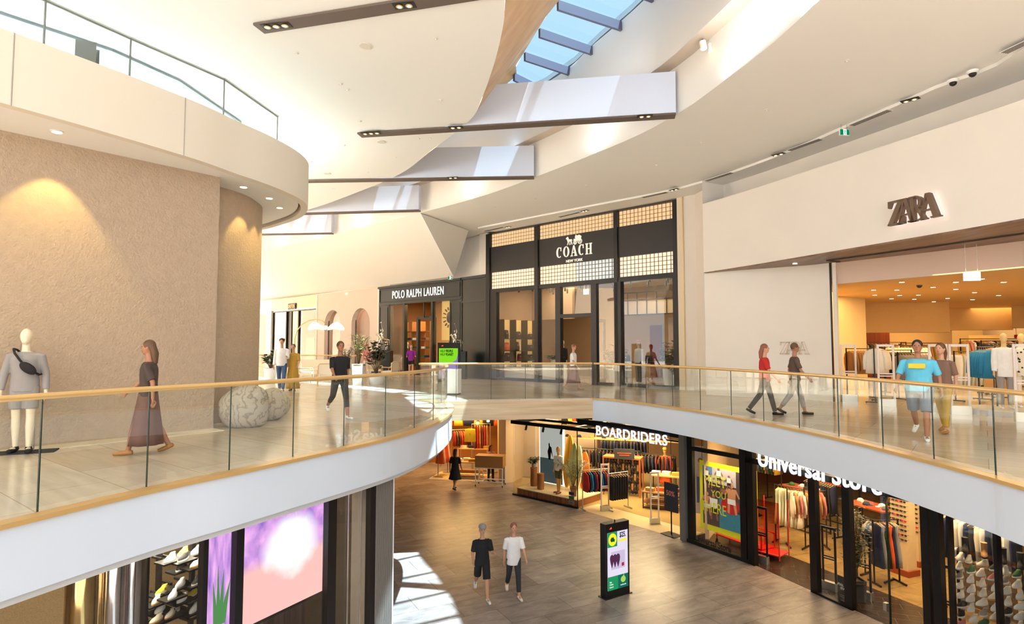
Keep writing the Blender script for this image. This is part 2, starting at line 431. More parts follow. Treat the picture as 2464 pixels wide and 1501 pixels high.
mb = MB(); mb.ruled(lift(c_, ZC), lift(c_, 8.25)); mb.build('wall_skylight_right', M_ceil, smooth=True, kind='structure')
MB().ruled(lift(c_, 8.25), lift(n_, 8.2)).build('trim_6', mat('ledge_taupe', S(198, 180, 160), 0.6), smooth=True, kind='structure')
MB().ruled(lift(n_, 8.2), lift(t2, GLz)).build('wall_skylight_top', M_ceil, smooth=True, kind='structure')
# glass roof
gl = resample(TL, 60); gr = resample(TR, 60)
gys = [-3+42*k/50 for k in range(51)]
struct(MB().ruled(lift(by_y(TL, gys), GLz), lift(by_y(TR, gys), GLz)).build('window_1', M_sky))
# glazing bars
def yl(y): return by_y(TL, [y])[0]
def yr(y): return by_y(TR, [y])[0]
bars = [(yl(12.9), yr(11.4)), (yl(14.2), yr(12.8)), (xy(pz(1330, 45, 10)), xy(pz(1455, 92, 10))), (xy(pz(1292, 105, 10)), xy(pz(1392, 142, 10))), (xy(pz(1252, 157, 10)), xy(pz(1334, 182, 10))), (xy(pz(1218, 200, 10)), xy(pz(1285, 218, 10)))]
dx = Vector(bars[3][1])-Vector(bars[3][0])
M_bar = mat('skylight_bar_grey', S(92, 92, 112), 0.5)
step = 1.3
for k in range(-9, 22):
    y0 = 15.5+step*k; a = yl(min(max(y0, -2.9), 38)); b = yr(min(max(y0+1.0, -2.9), 38)); a = Vector(a); b = Vector(b)
    struct(MB().bar((a.x, a.y, 9.84), (b.x, b.y, 9.86), 0.08, 0.24).build('trim_%d' % (20+k+9), M_bar))
# ceilings
L_left = [p for p in EL]
Gz = [(-9.3, 5.0), (-8.35, 7.6)]+Z((110, 0), (315, 92), (540, 190), (668, 280))
cl = L_left+[(-34, 45), (-34, 20), (-9, 20)]+[(-7.4, 16.6), Gz[5], Gz[4], Gz[3], Gz[2], Gz[1], Gz[0], (-9.6, -3)]
struct(MB().prism(cl, ZC, ZC+0.12).build('ceiling', M_ceil))
PA, PB = pz(1090, 665, 5.07), pz(623, 726, 5.07)
iS = min(range(len(ER)), key=lambda i: (Vector(ER[i])-Vector(xy(pz(1010, 512, ZC)))).length)
flat = ER[:iS+1]+[xy(pz(1125, 553, ZC)), (-3.2, 30.5), (2, 34), (26, 34), (26, -3)]
struct(MB().prism(flat, ZC, ZC+0.12).build('ceiling', M_ceil))
# sloped ceiling over the far shops
eN = [Vector((x, y, ZC)) for x, y in ER[iS:]]
K0 = pz(1125, 553, ZC); dirf = (PB-PA).normalized()
oN = [PA+dirf*(i/(len(eN)-1))*30 for i in range(len(eN))]
mb = MB(); mb.ruled(eN, oN); mb.add([eN[0], K0, PA], [(0, 1, 2)])
o = struct(mb.build('ceiling', mat('slope_white', S(238, 234, 226), 0.8))); md = o.modifiers.new('s', 'SOLIDIFY'); md.thickness = 0.06; md.offset = -1
# lowered light band near the right-hand shops
bandA = [xy(pz(a, b, 7.05)) for a, b in ((1150, 549), (1400, 500), (1640, 452), (1850, 383), (2040, 303), (2250, 212), (2464, 112))]+[(7.3, 5), (7.6, 0)]
bandA = [xy(p) for p in smooth_line([(a, b, 0) for a, b in bandA], 4)]
struct(MB().wall(bandA, 7.03, 7.1, 1.6).build('trim_7', M_ceil))
# roof beams and their light channels
def beam(y0, x0, y1, x1, cx0):
    a = Vector((x0, y0)); b = Vector((x1, y1)); d = (b-a).normalized(); nrm = Vector((-d.y, d.x))
    q = [a, b, b+nrm*0.28, a+nrm*0.28]
    return MB().prism([tuple(v) for v in q], ZC-0.02, ZC+0.98)
s1a, s1b = pz(622, 69, ZC-.04).xy, pz(973, 13, ZC-.04).xy
strips = [(s1a, s1a+(s1b-s1a)*3.5), (pz(865, 322, ZC).xy, pz(1625, 275, ZC).xy), (pz(733, 434, ZC).xy, pz(1285, 425, ZC).xy), ((-9.6, 24.9), pz(1010, 505, ZC).xy), ((-13.5, 29.6), pz(800, 560, ZC).xy), ((-5, 4.6), (5.4, 4.0))]
for k, (a, b) in enumerate(strips):
    a = Vector(a); b = Vector(b); d = (b-a).normalized(); nr = Vector((-d.y, d.x))
    a = a-nr*0.16; b = b-nr*0.16
    el = min(EL, key=lambda p: abs((Vector(p)-a).cross(d) if False else (Vector(p)-a).dot(nr)))
    s0 = (Vector(el)-a).dot(d); s0 = max(s0-0.5, 0)
    p0 = a+d*s0
    struct(MB().prism([tuple(v) for v in (p0, b, b+nr*0.34, p0+nr*0.34)], ZC-0.01, ZC+0.98).build('trim_%d' % (8+k), M_beam))
    ch = struct(MB().prism([tuple(v) for v in (a+nr*0.02, b+nr*0.02, b+nr*0.32, a+nr*0.32)], ZC-0.05, ZC-0.012).build('trim_%d' % (14+k), M_brown))
# ------------------------------------------------------------------ left: textured drum, soffit and ring bulkhead
ring = [(-13, 1), (-10.2, 3.3), (-8.5, 5.3), (-6.73, 7.92), (-5.57, 10.05), (-5.18, 11.1), (-4.85, 12.0), (-4.66, 13.0), (-4.76, 13.9), (-5.25, 14.9), (-6.0, 15.75), (-6.9, 16.55), (-9, 18), (-14, 20)]
ring = [xy(p) for p in smooth_line([(a, b, 0) for a, b in ring], 6)]
struct(MB().wall(ring, 4.80, 5.80, 0.16).build('wall_ring', mat('ring_plaster', S(222, 213, 198), 0.7), smooth=40))
inner = offset(ring, 0.22)
struct(MB().wall(offset(ring, 0.17), 4.93, 4.97, 0.10).build('trim_30', M_groove))
struct(MB().prism(inner+[(-16, 20), (-16, 1)], 4.87, 5.0).build('ceiling', M_ceil))
struct(MB().prism(inner+[(-16, 20), (-16, 1)], 5.0, 5.06).build('ceiling', M_ceil))
W1 = [(-12.5, 3.6), (-9.6, 6.95), xy(pz(513, 1031, 0)), (-6.35, 11.95)]
W1[1] = (-7.75-1.6, 9.0-1.85)
struct(MB().prism([W1[0], W1[1], W1[2], (-6.3, 11.9), (-9, 12.5), (-13, 9)], 0, 4.87).build('wall_left', M_sand))
W2 = [(-6.6, 11.85), (-6.05, 12.35), (-5.85, 12.9), (-5.82, 13.4), (-5.95, 14.2), (-6.35, 14.9), (-7.0, 15.5), (-9, 16.4), (-12, 17)]
W2 = [xy(p) for p in smooth_line([(a, b, 0) for a, b in W2], 5)]
struct(MB().prism(W2+[(-12, 12.6)], 0, 4.87).build('wall_left', M_sand))
# stone skirting strip at the drum
struct(MB().wall([W1[0], W1[1], W1[2]], 0.0, 0.012, -0.45).build('baseboard_left', mat('pale_threshold', S(222, 208, 186), 0.3)))
# clerestory glazing over the ring
gz = [(-9.6, 4.0)]+Gz
mbg = MB()
struct(MB().ruled(lift(gz+[(-7.4, 16.6), (-9, 20)], 5.0), lift(gz+[(-7.4, 16.6), (-9, 20)], ZC)).build('window_2', M_shop))
mf = MB()
for p in gz[3:]+[(-7.4, 16.6)]: mf.bar((p[0], p[1], 5), (p[0], p[1], ZC), 0.022)
for p, q in zip(gz[:-1], gz[1:]): mf.bar((p[0], p[1], ZC-0.02), (q[0], q[1], ZC-0.02), 0.025)
struct(mf.build('trim_31', mat('frame_grey', S(120, 120, 112), 0.5)))
g2 = [(-12, 2.5)]+Z((0, 28), (270, 118), (430, 190), (580, 292))
M_ext = mat('outside_white', S(250, 250, 250), 0.9)
struct(MB().prism(gz+[(-7.0, 16.0)]+[(g[0]-0.0, g[1]) for g in reversed(g2)], ZC+0.0, ZC+0.1).build('ceiling', M_ext))
struct(MB().ruled(lift(g2, 5.0), lift(g2, ZC)).build('window_3', M_cyan))
mf = MB()
for p, q in zip(g2[:-1], g2[1:]): mf.bar((p[0], p[1], ZC-0.03), (q[0], q[1], ZC-0.03), 0.045)
struct(mf.build('trim_32', mat('frame_grey2', S(120, 135, 140), 0.5)))
# grey steel post behind the clerestory
p0 = pz(268, 172, 5.75)
cpos = (-7.45, 10.3)
mb = MB(MX((cpos[0], cpos[1], 0), R(25)))
mb.box(-0.15, 0.15, -0.15, -0.13, 5.0, 6.85); mb.box(-0.15, 0.15, 0.13, 0.15, 5.0, 6.85); mb.box(-0.012, 0.012, -0.13, 0.13, 5.0, 6.85)
struct(mb.build('column_steel', mat('steel_grey', S(110, 110, 106), 0.6)))

struct(MB().wall(offset(VL, 0.03), -.76, -.66, .05).build('trim_41', mat('lip_grey', S(196, 196, 194), .6)))
struct(MB().prism([(-30, -6.2), (26, -6.2), (26, -6), (-30, -6)], ZL, 2.6).build('wall_light_block', M_ceil))  # unseen wall added behind the camera to block low sky light
# unseen building enclosure added to shut out stray sun and sky light: roof over the shops, far and side walls on both levels
rr_ = by_y(TR, [-3+41*k/30 for k in range(31)])
struct(MB().prism(rr_+[(-24, 62), (XR, 62), (XR, -3)], 10.04, 10.2).build('ceiling', M_ceil))
M_off = mat('far_wall_beige', S(196, 178, 156), .8)
struct(MB().prism([(-30, 16), (-29.8, 16), (-29.8, 62), (-30, 62)], 0, 7.2).build('wall_far_left', M_off))
struct(MB().prism([(-30, 61.5), (XR, 61.5), (XR, 62), (-30, 62)], ZL, 10.1).build('wall_far', M_off))
struct(MB().prism([(XR-.2, -6), (XR, -6), (XR, 62), (XR-.2, 62)], ZL, 10.1).build('wall_far_right', M_off))
struct(MB().prism([(-30, -6), (-29.8, -6), (-29.8, 16), (-30, 16)], ZL, 0).build('wall_far_left', M_off))
struct(MB().prism([(-20, 11.5), (-19.8, 11.5), (-19.8, 36), (-20, 36)], ZL, -.7).build('wall_lower_left', M_off))
struct(MB().prism([(-20, 35.5), (-6, 33), (-6, 33.3), (-20, 36)], ZL, -.7).build('wall_lower_left', M_off))
# white cove lights tucked on the lip of the skylight reveal
for k in range(5, 66, 4):
    a = Vector(c_[k-2]); b = Vector(c_[min(k+2, len(c_)-1)]); m_ = (a+b)/2; d = b-a
    ang = math.atan2(d.y, d.x); nn = Vector((-d.y, d.x)).normalized()
    if m_.y < 5 or min(abs(m_.y-q_) for q_ in (14.3, 19.6, 24.4, 29.4)) < .9: continue
    lamp('AREA', 'cove_light', (m_.x+nn.x*.34, m_.y+nn.y*.34, ZC+.02), 10*d.length, (.90, .95, 1), d.length, (PI, 0, -ang), .05)
# panel joints on the slab cladding and the ring
M_joint = mat('joint_grey', S(160, 156, 150), .6)
def joint(line, px, py, z, z0, z1, off=-.052, n_='trim_50'):
    g_ = pz(px, py, z).xy; i = min(range(len(line)), key=lambda j: (Vector(line[j])-g_).length); q = offset(line, off)[i]
    struct(MB().bar((q[0], q[1], z0), (q[0], q[1], z1), .012).build(n_, M_joint))
for px, py in ((577, 1130), (1060, 1006)): joint(VL, px, py, 0, -.66, -.04, .052)
for px, py in ((1553, 971), (2368, 1140), (1900, 1028)): joint(VR, px, py, 0, -.66, -.04, .052)
joint(ring, 429, 367, 4.8, 4.8, 5.8, -.004, 'trim_51'); joint(ring, 60, 262, 4.8, 4.8, 5.8, -.004, 'trim_51')
# ------------------------------------------------------------------ builders: figures, garments, racks, shoes, plants
M_skin = mat('skin', S(206, 152, 122), 0.55); M_skin2 = mat('skin_tan', S(170, 116, 86), 0.55)
M_hairb = mat('hair_dark', S(38, 28, 24), 0.6); M_hairn = mat('hair_brown', S(98, 70, 48), 0.6); M_hairy = mat('hair_blond', S(190, 160, 110), 0.6)
M_man = mat('mannequin_cream', S(232, 216, 188), 0.35)
M_lip = mat('lip', S(160, 82, 72), 0.5); M_eye = mat('eye', S(30, 24, 22), 0.2)
def cl(name, r, g, b, rough=0.85, var=0.08): return mat('cloth_'+name, S(r, g, b), rough, var=var, vscale=14)
M_tan = cl('tan', 176, 128, 76); M_ivory = cl('ivory', 232, 222, 204); M_blk = cl('black', 26, 25, 28); M_blue = cl('blue', 44, 134, 184)
M_grey = cl('grey', 150, 144, 140); M_olive = cl('olive', 92, 88, 52); M_red = cl('red', 190, 40, 34); M_navy = cl('navy', 30, 40, 74)
M_orange = cl('orange', 222, 88, 30); M_yel = cl('yellow', 226, 200, 60); M_mus = cl('mustard', 190, 150, 60); M_pink = cl('pink', 214, 130, 120)
M_green = cl('green', 46, 96, 60); M_denim = cl('denim', 72, 96, 138); M_mar = cl('maroon', 104, 52, 58); M_wht = cl('white', 236, 234, 232)
M_purp = cl('purple', 140, 34, 150); M_sage = cl('sage', 168, 172, 140); M_char = cl('charcoal', 52, 52, 56)
M_hang = mat('hanger_wood', S(206, 158, 92), 0.5)
def rem(o, v, sm=6):
    md = o.modifiers.new('r', 'REMESH'); md.mode = 'VOXEL'; md.voxel_size = v; md.use_smooth_shade = True
    m2 = o.modifiers.new('s', 'SMOOTH'); m2.iterations = sm; m2.factor = 0.5
def figure(name, label, cat, loc, rz, H=1.72, lleg=(20, 5), rleg=(-20, 15), larm=(-15, 8, 15), rarm=(15, 8, 15), skin=None, hair=None, hairkind='short',
           top=None, sleeve=0.5, bottom=None, bkind='trousers', blen=1.0, shoes=None, mann=False, group=None, vox=0.011, width=1.0, headturn=0, skirtw=1.0, toplen=0.0, hat=None):
    t = thing(name, label, cat, loc, rz, group); s = H/1.80
    if mann: skin = skin or M_man
    def leg(sx, a, k):
        a, k = R(a), R(k); hip = Vector((sx*0.09*width, 0, 0)); kn = hip+Vector((sx*0.005, -math.sin(a), -math.cos(a)))*0.43
        an = kn+Vector((-sx*0.005, -math.sin(a-k), -math.cos(a-k)))*0.43
        toe = an+Vector((sx*0.03, -0.17, -0.05))
        heel = an+Vector((0, 0.05, -0.045))
        if a-k < R(-20):
            q = -(a-k)*0.6; toe = an+Vector((sx*0.03, -0.15*math.cos(q)+0.02, -0.05-0.15*math.sin(q))); heel = an+Vector((0, 0.05, -0.02+0.02))
        return hip, kn, an, heel, toe
    L = leg(1, *lleg); Rr = leg(-1, *rleg)
    low = min(min(p.z for p in x) for x in (L, Rr))-0.028
    dz = -low
    up = lambda p: (Vector(p)+Vector((0, 0, dz)))*s
    def arm(sx, a, o, e):
        a, o, e = R(a), R(o), R(e); sh = Vector((sx*0.185*width, 0, 0.475))
        d = Vector((sx*math.sin(o), -math.sin(a)*math.cos(o), -math.cos(a)*math.cos(o))); el = sh+d*0.29
        d2 = Vector((sx*math.sin(o)*0.3, -math.sin(a+e)*math.cos(o), -math.cos(a+e)*math.cos(o))).normalized(); wr = el+d2*0.25
        return sh, el, wr, d2
    AL = arm(1, *larm); AR = arm(-1, *rarm)
    W = width
    secs = [(-0.10, .13, .10), (0, .165, .118), (.09, .155, .11), (.2, .135, .10), (.32, .15, .112), (.42, .168, .11), (.49, .150, .092), (.535, .085, .065)]
    b = MB()
    b.loft([(0, 0.0, (z+dz)*s, rx*s*W, ry*s*W) for z, rx, ry in secs], 18)
    b.tube([up((0, 0, .5)), up((0, -.012, .66))], [.058*s, .05*s], 12)
    Hm = Matrix.Rotation(R(headturn), 3, 'Z')
    b.ell(up((0, -.02, .765)), .076*s, .094*s, .115*s, 18, 12); b.ell(up(Vector((0, -.02, 0))+Hm@Vector((0, -.03, .70))), .055*s, .062*s, .06*s, 12, 8)
    if not mann:
        b.tube([up(Vector((0, -.02, 0))+Hm@Vector((0, -.088, .775))), up(Vector((0, -.02, 0))+Hm@Vector((0, -.108, .745)))], [.008*s, .015*s], 8)
        for sx in (-1, 1): b.ell(up(Vector((0, -.02, 0))+Hm@Vector((sx*.078, .005, .755))), .012*s, .02*s, .03*s, 8, 6)
    for (hip, kn, an, heel, toe) in (L, Rr):
        b.tube([up(hip+Vector((0, 0, .02))), up(hip*.5+kn*.5), up(kn), up(kn*.65+an*.35), up(an), up(an+Vector((0, 0, -.03)))], [.086*s*W, .07*s, .054*s, .056*s, .036*s, .036*s], 12)
        b.tube([up(heel), up(an*0.5+toe*0.5+Vector((0, 0, -.015))), up(toe)], [.032*s, .036*s, .024*s], 10)
    for sx, (sh, el, wr, d2) in ((1, AL), (-1, AR)):
        b.tube([up(sh+Vector((-sx*.04, 0, .01))), up(sh), up(sh*.5+el*.5), up(el), up(wr)], [.040*s, .046*s, .042*s, .036*s, .025*s], 12)
        side = d2.cross(Vector((sx, 0.2, 0))).normalized(); th = d2.cross(side).normalized()
        # palm and fingers: fingers fan along 'side', palm normal faces the thigh
        fan = side; pn = th
        pc = wr+d2*.045
        b.tube([up(wr), up(pc), up(wr+d2*.085)], [.024*s, .03*s, .03*s], 10, sq=.55)
        for k, (o_, ln) in enumerate(((-.028, .062), (-.010, .072), (.009, .068), (.026, .052))):
            p0 = wr+d2*.08+fan*o_; p1 = p0+d2*ln*.5+pn*.008; p2 = p1+d2*ln*.42+pn*.02
            b.tube([up(p0), up(p1), up(p2)], [.0105*s, .0095*s, .008*s], 6)
        q0 = wr+d2*.025+fan*-.022; q1 = q0+d2*.03+fan*-.022; q2 = q1+d2*.03+fan*-.006
        b.tube([up(q0), up(q1), up(q2)], [.013*s, .0115*s, .0095*s], 6)
    bo = b.build('body', skin, t); rem(bo, vox*s, 4)
    hc = up((0, -.02, .765))
    if not mann:
        e = MB()
        for sx in (-1, 1): e.ell(up(Vector((0, -.02, 0))+Hm@Vector((sx*.031, -.083, .775))), .011*s, .008*s, .007*s, 8, 6)
        e.build('eyes', M_eye, t)
        MB().ell(up(Vector((0, -.02, 0))+Hm@Vector((0, -.088, .706))), .022*s, .008*s, .006*s, 8, 6).build('mouth', M_lip, t)
        if hair:
            h = MB(); hh = Hm@Vector((0, .014, .79))
            h.ell(up(Vector((0, -.02, 0))+hh), .088*s, .098*s, .10*s, 16, 10)
            if hairkind == 'long':
                h.tube([up(Vector((0, -.02, 0))+Hm@Vector((0, .05, .78))), up(Vector((0, -.0, 0))+Hm@Vector((0, .075, .66))), up((0, .085, .5))], [.085*s, .082*s, .05*s], 12, sq=.7)
            if hairkind == 'bun': h.ell(up(Vector((0, 0, 0))+Hm@Vector((0, .10, .84))), .05*s, .05*s, .05*s)
            if hairkind == 'curly':
                for k in range(14):
                    a = 2*PI*k/14; h.ell(up(Vector((0, -.02, 0))+Hm@Vector((.07*math.cos(a), .02+.07*math.sin(a), .82+.02*math.sin(3*a)))), .034*s, .034*s, .034*s, 8, 6)
            o = h.build('hair', hair, t); rem(o, .012*s, 2)
    if hat:
        h = MB(); h.loft([(0, hc.y, hc.z+.045*s, .10*s, .115*s), (0, hc.y, hc.z+.09*s, .098*s, .11*s), (0, hc.y, hc.z+.135*s, .06*s, .065*s)], 16)
        h.loft([(0, hc.y-.09*s, hc.z+.045*s, .075*s, .09*s), (0, hc.y-.09*s, hc.z+.055*s, .075*s, .09*s)], 14)
        h.build('cap', hat, t, smooth=40)
    if top:
        g = MB(); e = .022
        z0 = -.06-toplen
        ss = [(z0, .172, .135), (0, .182, .135), (.1, .178, .13), (.2, .165, .124), (.32, .172, .13), (.42, .185, .126), (.495, .165, .105), (.535, .085, .075)]
        g.loft([(0, 0, (z+dz)*s, rx*s*W, ry*s*W) for z, rx, ry in ss], 20)
        for sx, (sh, el, wr, d2) in ((1, AL), (-1, AR)):
            if sleeve <= 0: continue
            if sleeve <= .5: pts = [sh+Vector((-sx*.05, 0, .005)), sh, sh+(el-sh)*sleeve*1.7]; rr = [.056, .061, .061]
            else: pts = [sh+Vector((-sx*.05, 0, .005)), sh, el, el+(wr-el)*.9]; rr = [.056, .060, .054, .046]
            g.tube([up(p) for p in pts], [x*s for x in rr], 12)
        o = g.build('shirt', top, t); rem(o, .012*s, 3)
    if bottom:
        g = MB()
        if bkind in ('trousers', 'shorts'):
            g.loft([(0, 0, (z+dz)*s, rx*s*W, ry*s*W) for z, rx, ry in ((-.1, .145, .12), (-.02, .172, .13), (.07, .165, .12))], 18)
            for (hip, kn, an, heel, toe) in (L, Rr):
                if blen <= .5: pts = [hip+Vector((0, 0, .02)), hip+(kn-hip)*min(1, blen*2)]; rr = [.10, .095]
                else: pts = [hip+Vector((0, 0, .02)), hip*.5+kn*.5, kn, kn+(an-kn)*(blen-.5)*2*.97]; rr = [.098, .083, .068, .056]
                g.tube([up(p) for p in pts], [x*s*(W if i == 0 else 1) for i, x in enumerate(rr)], 14)
            o = g.build('shorts' if bkind == 'shorts' else 'trousers', bottom, t); rem(o, .012*s, 3)
        else:
            ztop = .1 if bkind == 'skirt' else .45; zb = -.90*blen; ymid = (L[1].y+Rr[1].y)/2; n = 30; prof = []
            for i in range(8):
                f = i/7; z = .1+(zb-.1)*f; rx = .165+(.12*skirtw)*f; ry = .125+(.14*skirtw)*f
                prof.append((0, ymid*f, (z+dz)*s, rx*s, ry*s))
            g.loft(prof, n)
            for i, v in enumerate(g.v):
                k = i % n; row = i//n; f = row/7; r_ = 1+.07*f*math.sin(k*2*PI*8/n+row*.3); c = Vector((0, ymid*f, v.z)); g.v[i] = c+(v-c)*r_
            g.build('skirt', bottom, t, smooth=True)
    if shoes:
        for (hip, kn, an, heel, toe) in (L, Rr):
            g = MB(); g.tube([up(heel+Vector((0, .015, 0))), up(heel*.5+toe*.5+Vector((0, 0, -.002))), up(toe+Vector((0, -.03, -.002)))], [.04*s, .046*s, .035*s], 12, sq=.8)
            g.tube([up(an), up(an+Vector((0, 0, -.04)))], [.043*s, .046*s], 10)
            o = g.build('shoe', shoes, t); rem(o, .01*s, 2)
    return t
# ---- garments: hang from a hook at the local origin, width along x
def garment(kind, m, label, group, hangm=None):
    t = thing(kind, label, {'jacket': 'jacket', 'shirt': 'shirt', 'dress': 'dress', 'trousers': 'trousers', 't_shirt': 't-shirt', 'shorts': 'shorts'}.get(kind, 'clothes'), (0, 0, 0), 0, group)
    h = MB(); h.tube([(0, 0, -.02), (.012, 0, 0.0), (0, 0, .012), (-.012, 0, 0.0)], .003, 5)
    h.tube([(-.19, 0, -.125), (0, 0, -.07), (.19, 0, -.125)], [.007, .009, .007], 6); h.tube([(0, 0, -.07), (0, 0, -.01)], .004, 5)
    h.build('hanger', hangm or M_hang, t)
    g = MB(); n = 20
    def rows(rr):
        g.loft([(0, 0, z, rx, ry) for z, rx, ry in rr], n)
    if kind in ('jacket', 'shirt', 't_shirt'):
        Lb = {'jacket': -.76, 'shirt': -.78, 't_shirt': -.70}[kind]; th = {'jacket': .075, 'shirt': .035, 't_shirt': .03}[kind]
        rows([(-.075, .05, .03), (-.10, .13, th*.7), (-.14, .205, th*.9), (-.25, .215, th), (-.45, .21, th*1.05), (Lb, .235, th*1.15)])
        el = {'t_shirt': .42}.get(kind, 1.0)
        for sx in (-1, 1):
            P = [(sx*.18, 0, -.15), (sx*.235, 0, -.30), (sx*.25, -.01, -.45), (sx*.255, -.02, -.66)]
            if el < 1: P = [(sx*.17, 0, -.14), (sx*.26, 0, -.30)]
            g.tube(P, [.055, .052, .048, .042][:len(P)], 10, sq=.6 if kind != 'jacket' else .75)
    elif kind == 'dress':
        rows([(-.09, .10, .02), (-.14, .17, .03), (-.35, .15, .04), (-.5, .16, .05), (-.9, .22, .06), (-1.15, .25, .07)])
    elif kind == 'trousers':
        rows([(-.10, .14, .03), (-.16, .16, .04), (-.35, .17, .045), (-.6, .155, .04), (-.98, .12, .035)])
    elif kind == 'shorts':
        rows([(-.09, .14, .025), (-.2, .17, .035), (-.48, .21, .04)])
    for i, v in enumerate(g.v[:]):
        f = max(0, -v.z-.15); v2 = Vector(v); v2.y += .012*math.sin(v.x*60+v.z*9)*min(1, f*4); g.v[i] = v2
    g.build('cloth', m, t, smooth=True)
    return t
def fill(proto, base, rz, s0, s1, n, h, label, group, swaps=None, jit=0.08, turn=0.0):
    ms = None
    for o in proto.children:
        if o.name.startswith('cloth'): ms = o.data.materials[0]
    for k in range(n):
        f = s0+(s1-s0)*(k+.5)/n; p = Matrix.Rotation(rz, 3, 'Z') @ Vector((f, 0, 0))
        sw = None
        if swaps:
            q = swaps[k % len(swaps)]
            if q is not ms: sw = [(ms, q)]
        dup(proto, (base[0]+p.x, base[1]+p.y, base[2]+h+.0), rz+PI/2+turn+random.uniform(-jit, jit), label, group, swap=sw)
PROTO = {}
def proto(kind, m):
    k = (kind, m.name)
    if k not in PROTO: PROTO[k] = garment(kind, m, 'x', 'x')
    return PROTO[k]
def drop_protos():
    for t in PROTO.values(): wipe(t)
def wipe(t):
    for c in list(t.children): wipe(c)
    bpy.data.objects.remove(t)
def rack(label, loc, rz, L=1.2, h=1.5, m=None, kind='H', feet=True, group=None, low=False):
    m = m or M_dark; t = thing('clothes_rack', label, 'clothes rack', loc, rz, group)
    MB().tube([(-L/2, 0, h), (L/2, 0, h)], .013, 8).build('rail', m, t)
    for sx in (-1, 1):
        u_ = MB().bar((sx*L/2, 0, 0.05), (sx*L/2, 0, h+.02), .03).build('upright', m, t)
        MB().bar((sx*L/2, -.24, .035), (sx*L/2, .24, .035), .035).build('foot', m, u_)
        for sy in (-1, 1): MB().tube([(sx*L/2-.012, sy*.22, .018), (sx*L/2+.012, sy*.22, .018)], .018, 8).build('caster', m, u_)
    return t
def rack_of(label, loc, rz, L, h, kind, m, n, glabel, group, swaps=None, rm=None, turn=0):
    r = rack(label, loc, rz, L, h, rm)
    fill(proto(kind, m), loc, rz, -L/2+.06, L/2-.06, n, h, glabel, group, swaps, turn=turn)
    return r
# ---- sneaker: toe towards -y, length 0.29
def sneaker(label, m, sole, lace, group=None, high=False, name='sneaker'):
    t = thing(name, label, 'shoe', group=group)
    P = [(0, .0), ]
    n = 16; secs = []
    out = []
    for k in range(n):
        a = 2*PI*k/n; y = .145*math.sin(a); x = (.046+.010*math.cos((y+.02)*12))*math.cos(a); x *= 1-.25*max(0, y/.145)
        out.append((x, y))
    MB().prism([(x*1.04, y*1.02) for x, y in out], 0, .028).build('sole', sole, t, smooth=40)
    g = MB(); rows = [(0.02, 1.0, 1.0, 0), (.045, .98, .96, .003), (.07, .82, .78, .025), (.092, .62, .52, .055), (.115 if not high else .15, .56, .42, .075)]
    vs = []; 
    for z, fx, fy, sh in rows: vs += [(x*fx, y*fy+sh, z) for x, y in out]
    fs = [(i*n+k, i*n+(k+1) % n, (i+1)*n+(k+1) % n, (i+1)*n+k) for i in range(4) for k in range(n)]+[tuple(4*n+k for k in range(n))]
    g.add(vs, fs); up_ = g.build('upper', m, t, smooth=True)
    l = MB()
    for k in range(4): l.bar((-.022, -.05+k*.026, .068+k*.011), (.022, -.05+k*.026, .068+k*.011), .007)
    l.build('laces', lace, up_)
    return t
# ---- plants
M_leaf = mat('leaf_green', S(62, 84, 44), 0.45, var=0.25, vscale=3); M_leafl = mat('leaf_light', S(150, 150, 84), 0.45, var=0.2, vscale=3); M_leafd = mat('leaf_olive', S(88, 88, 62), 0.6, var=0.3)
M_bark = mat('bark', S(120, 92, 62), 0.9, bump=0.4)
M_soil = mat('soil', S(60, 46, 36), 0.95, bump=0.6)
def leafs(mb, base, d, L, wd, bend=0.25):
    d = Vector(d).normalized(); sd = d.cross(Vector((0, 0, 1)))
    if sd.length < .05: sd = Vector((1, 0, 0))
    sd.normalize(); nrm = sd.cross(d); P = []
    for i in range(5):
        f = i/4; c = Vector(base)+d*L*f-nrm*0-Vector((0, 0, 1))*bend*L*f*f; wv = wd*(0.08, .75, 1, .7, .03)[i]
        P.append((c-sd*wv+nrm*wd*.12, c, c+sd*wv+nrm*wd*.12))
    vs = [q for p in P for q in p]; fs = []
    for i in range(4):
        for j in range(2): a = i*3+j; fs.append((a, a+1, a+4, a+3))
    mb.add(vs, fs)
def pot(t, r0, r1, h, m, sq=False):
    if sq:
        o = MB().loft([(0, 0, 0, r0, r0), (0, 0, h, r1, r1), (0, 0, h, r1*.88, r1*.88), (0, 0, h-.06, r1*.86, r1*.86)], 4)
        for i, v in enumerate(o.v): o.v[i] = Matrix.Rotation(PI/4, 3, 'Z') @ Vector(v)*1.0
        o.build('pot', m, t)
    else: MB().loft([(0, 0, 0, r0, r0), (0, 0, h*.5, r0*.4+r1*.62, r0*.4+r1*.62), (0, 0, h, r1, r1), (0, 0, h, r1*.9, r1*.9), (0, 0, h-.06, r1*.88, r1*.88)], 28).build('pot', m, t, smooth=50)
    MB().loft([(0, 0, h-.07, r1*.86, r1*.86), (0, 0, h-.05, r1*.84, r1*.84)], 16).build('soil', M_soil, t)
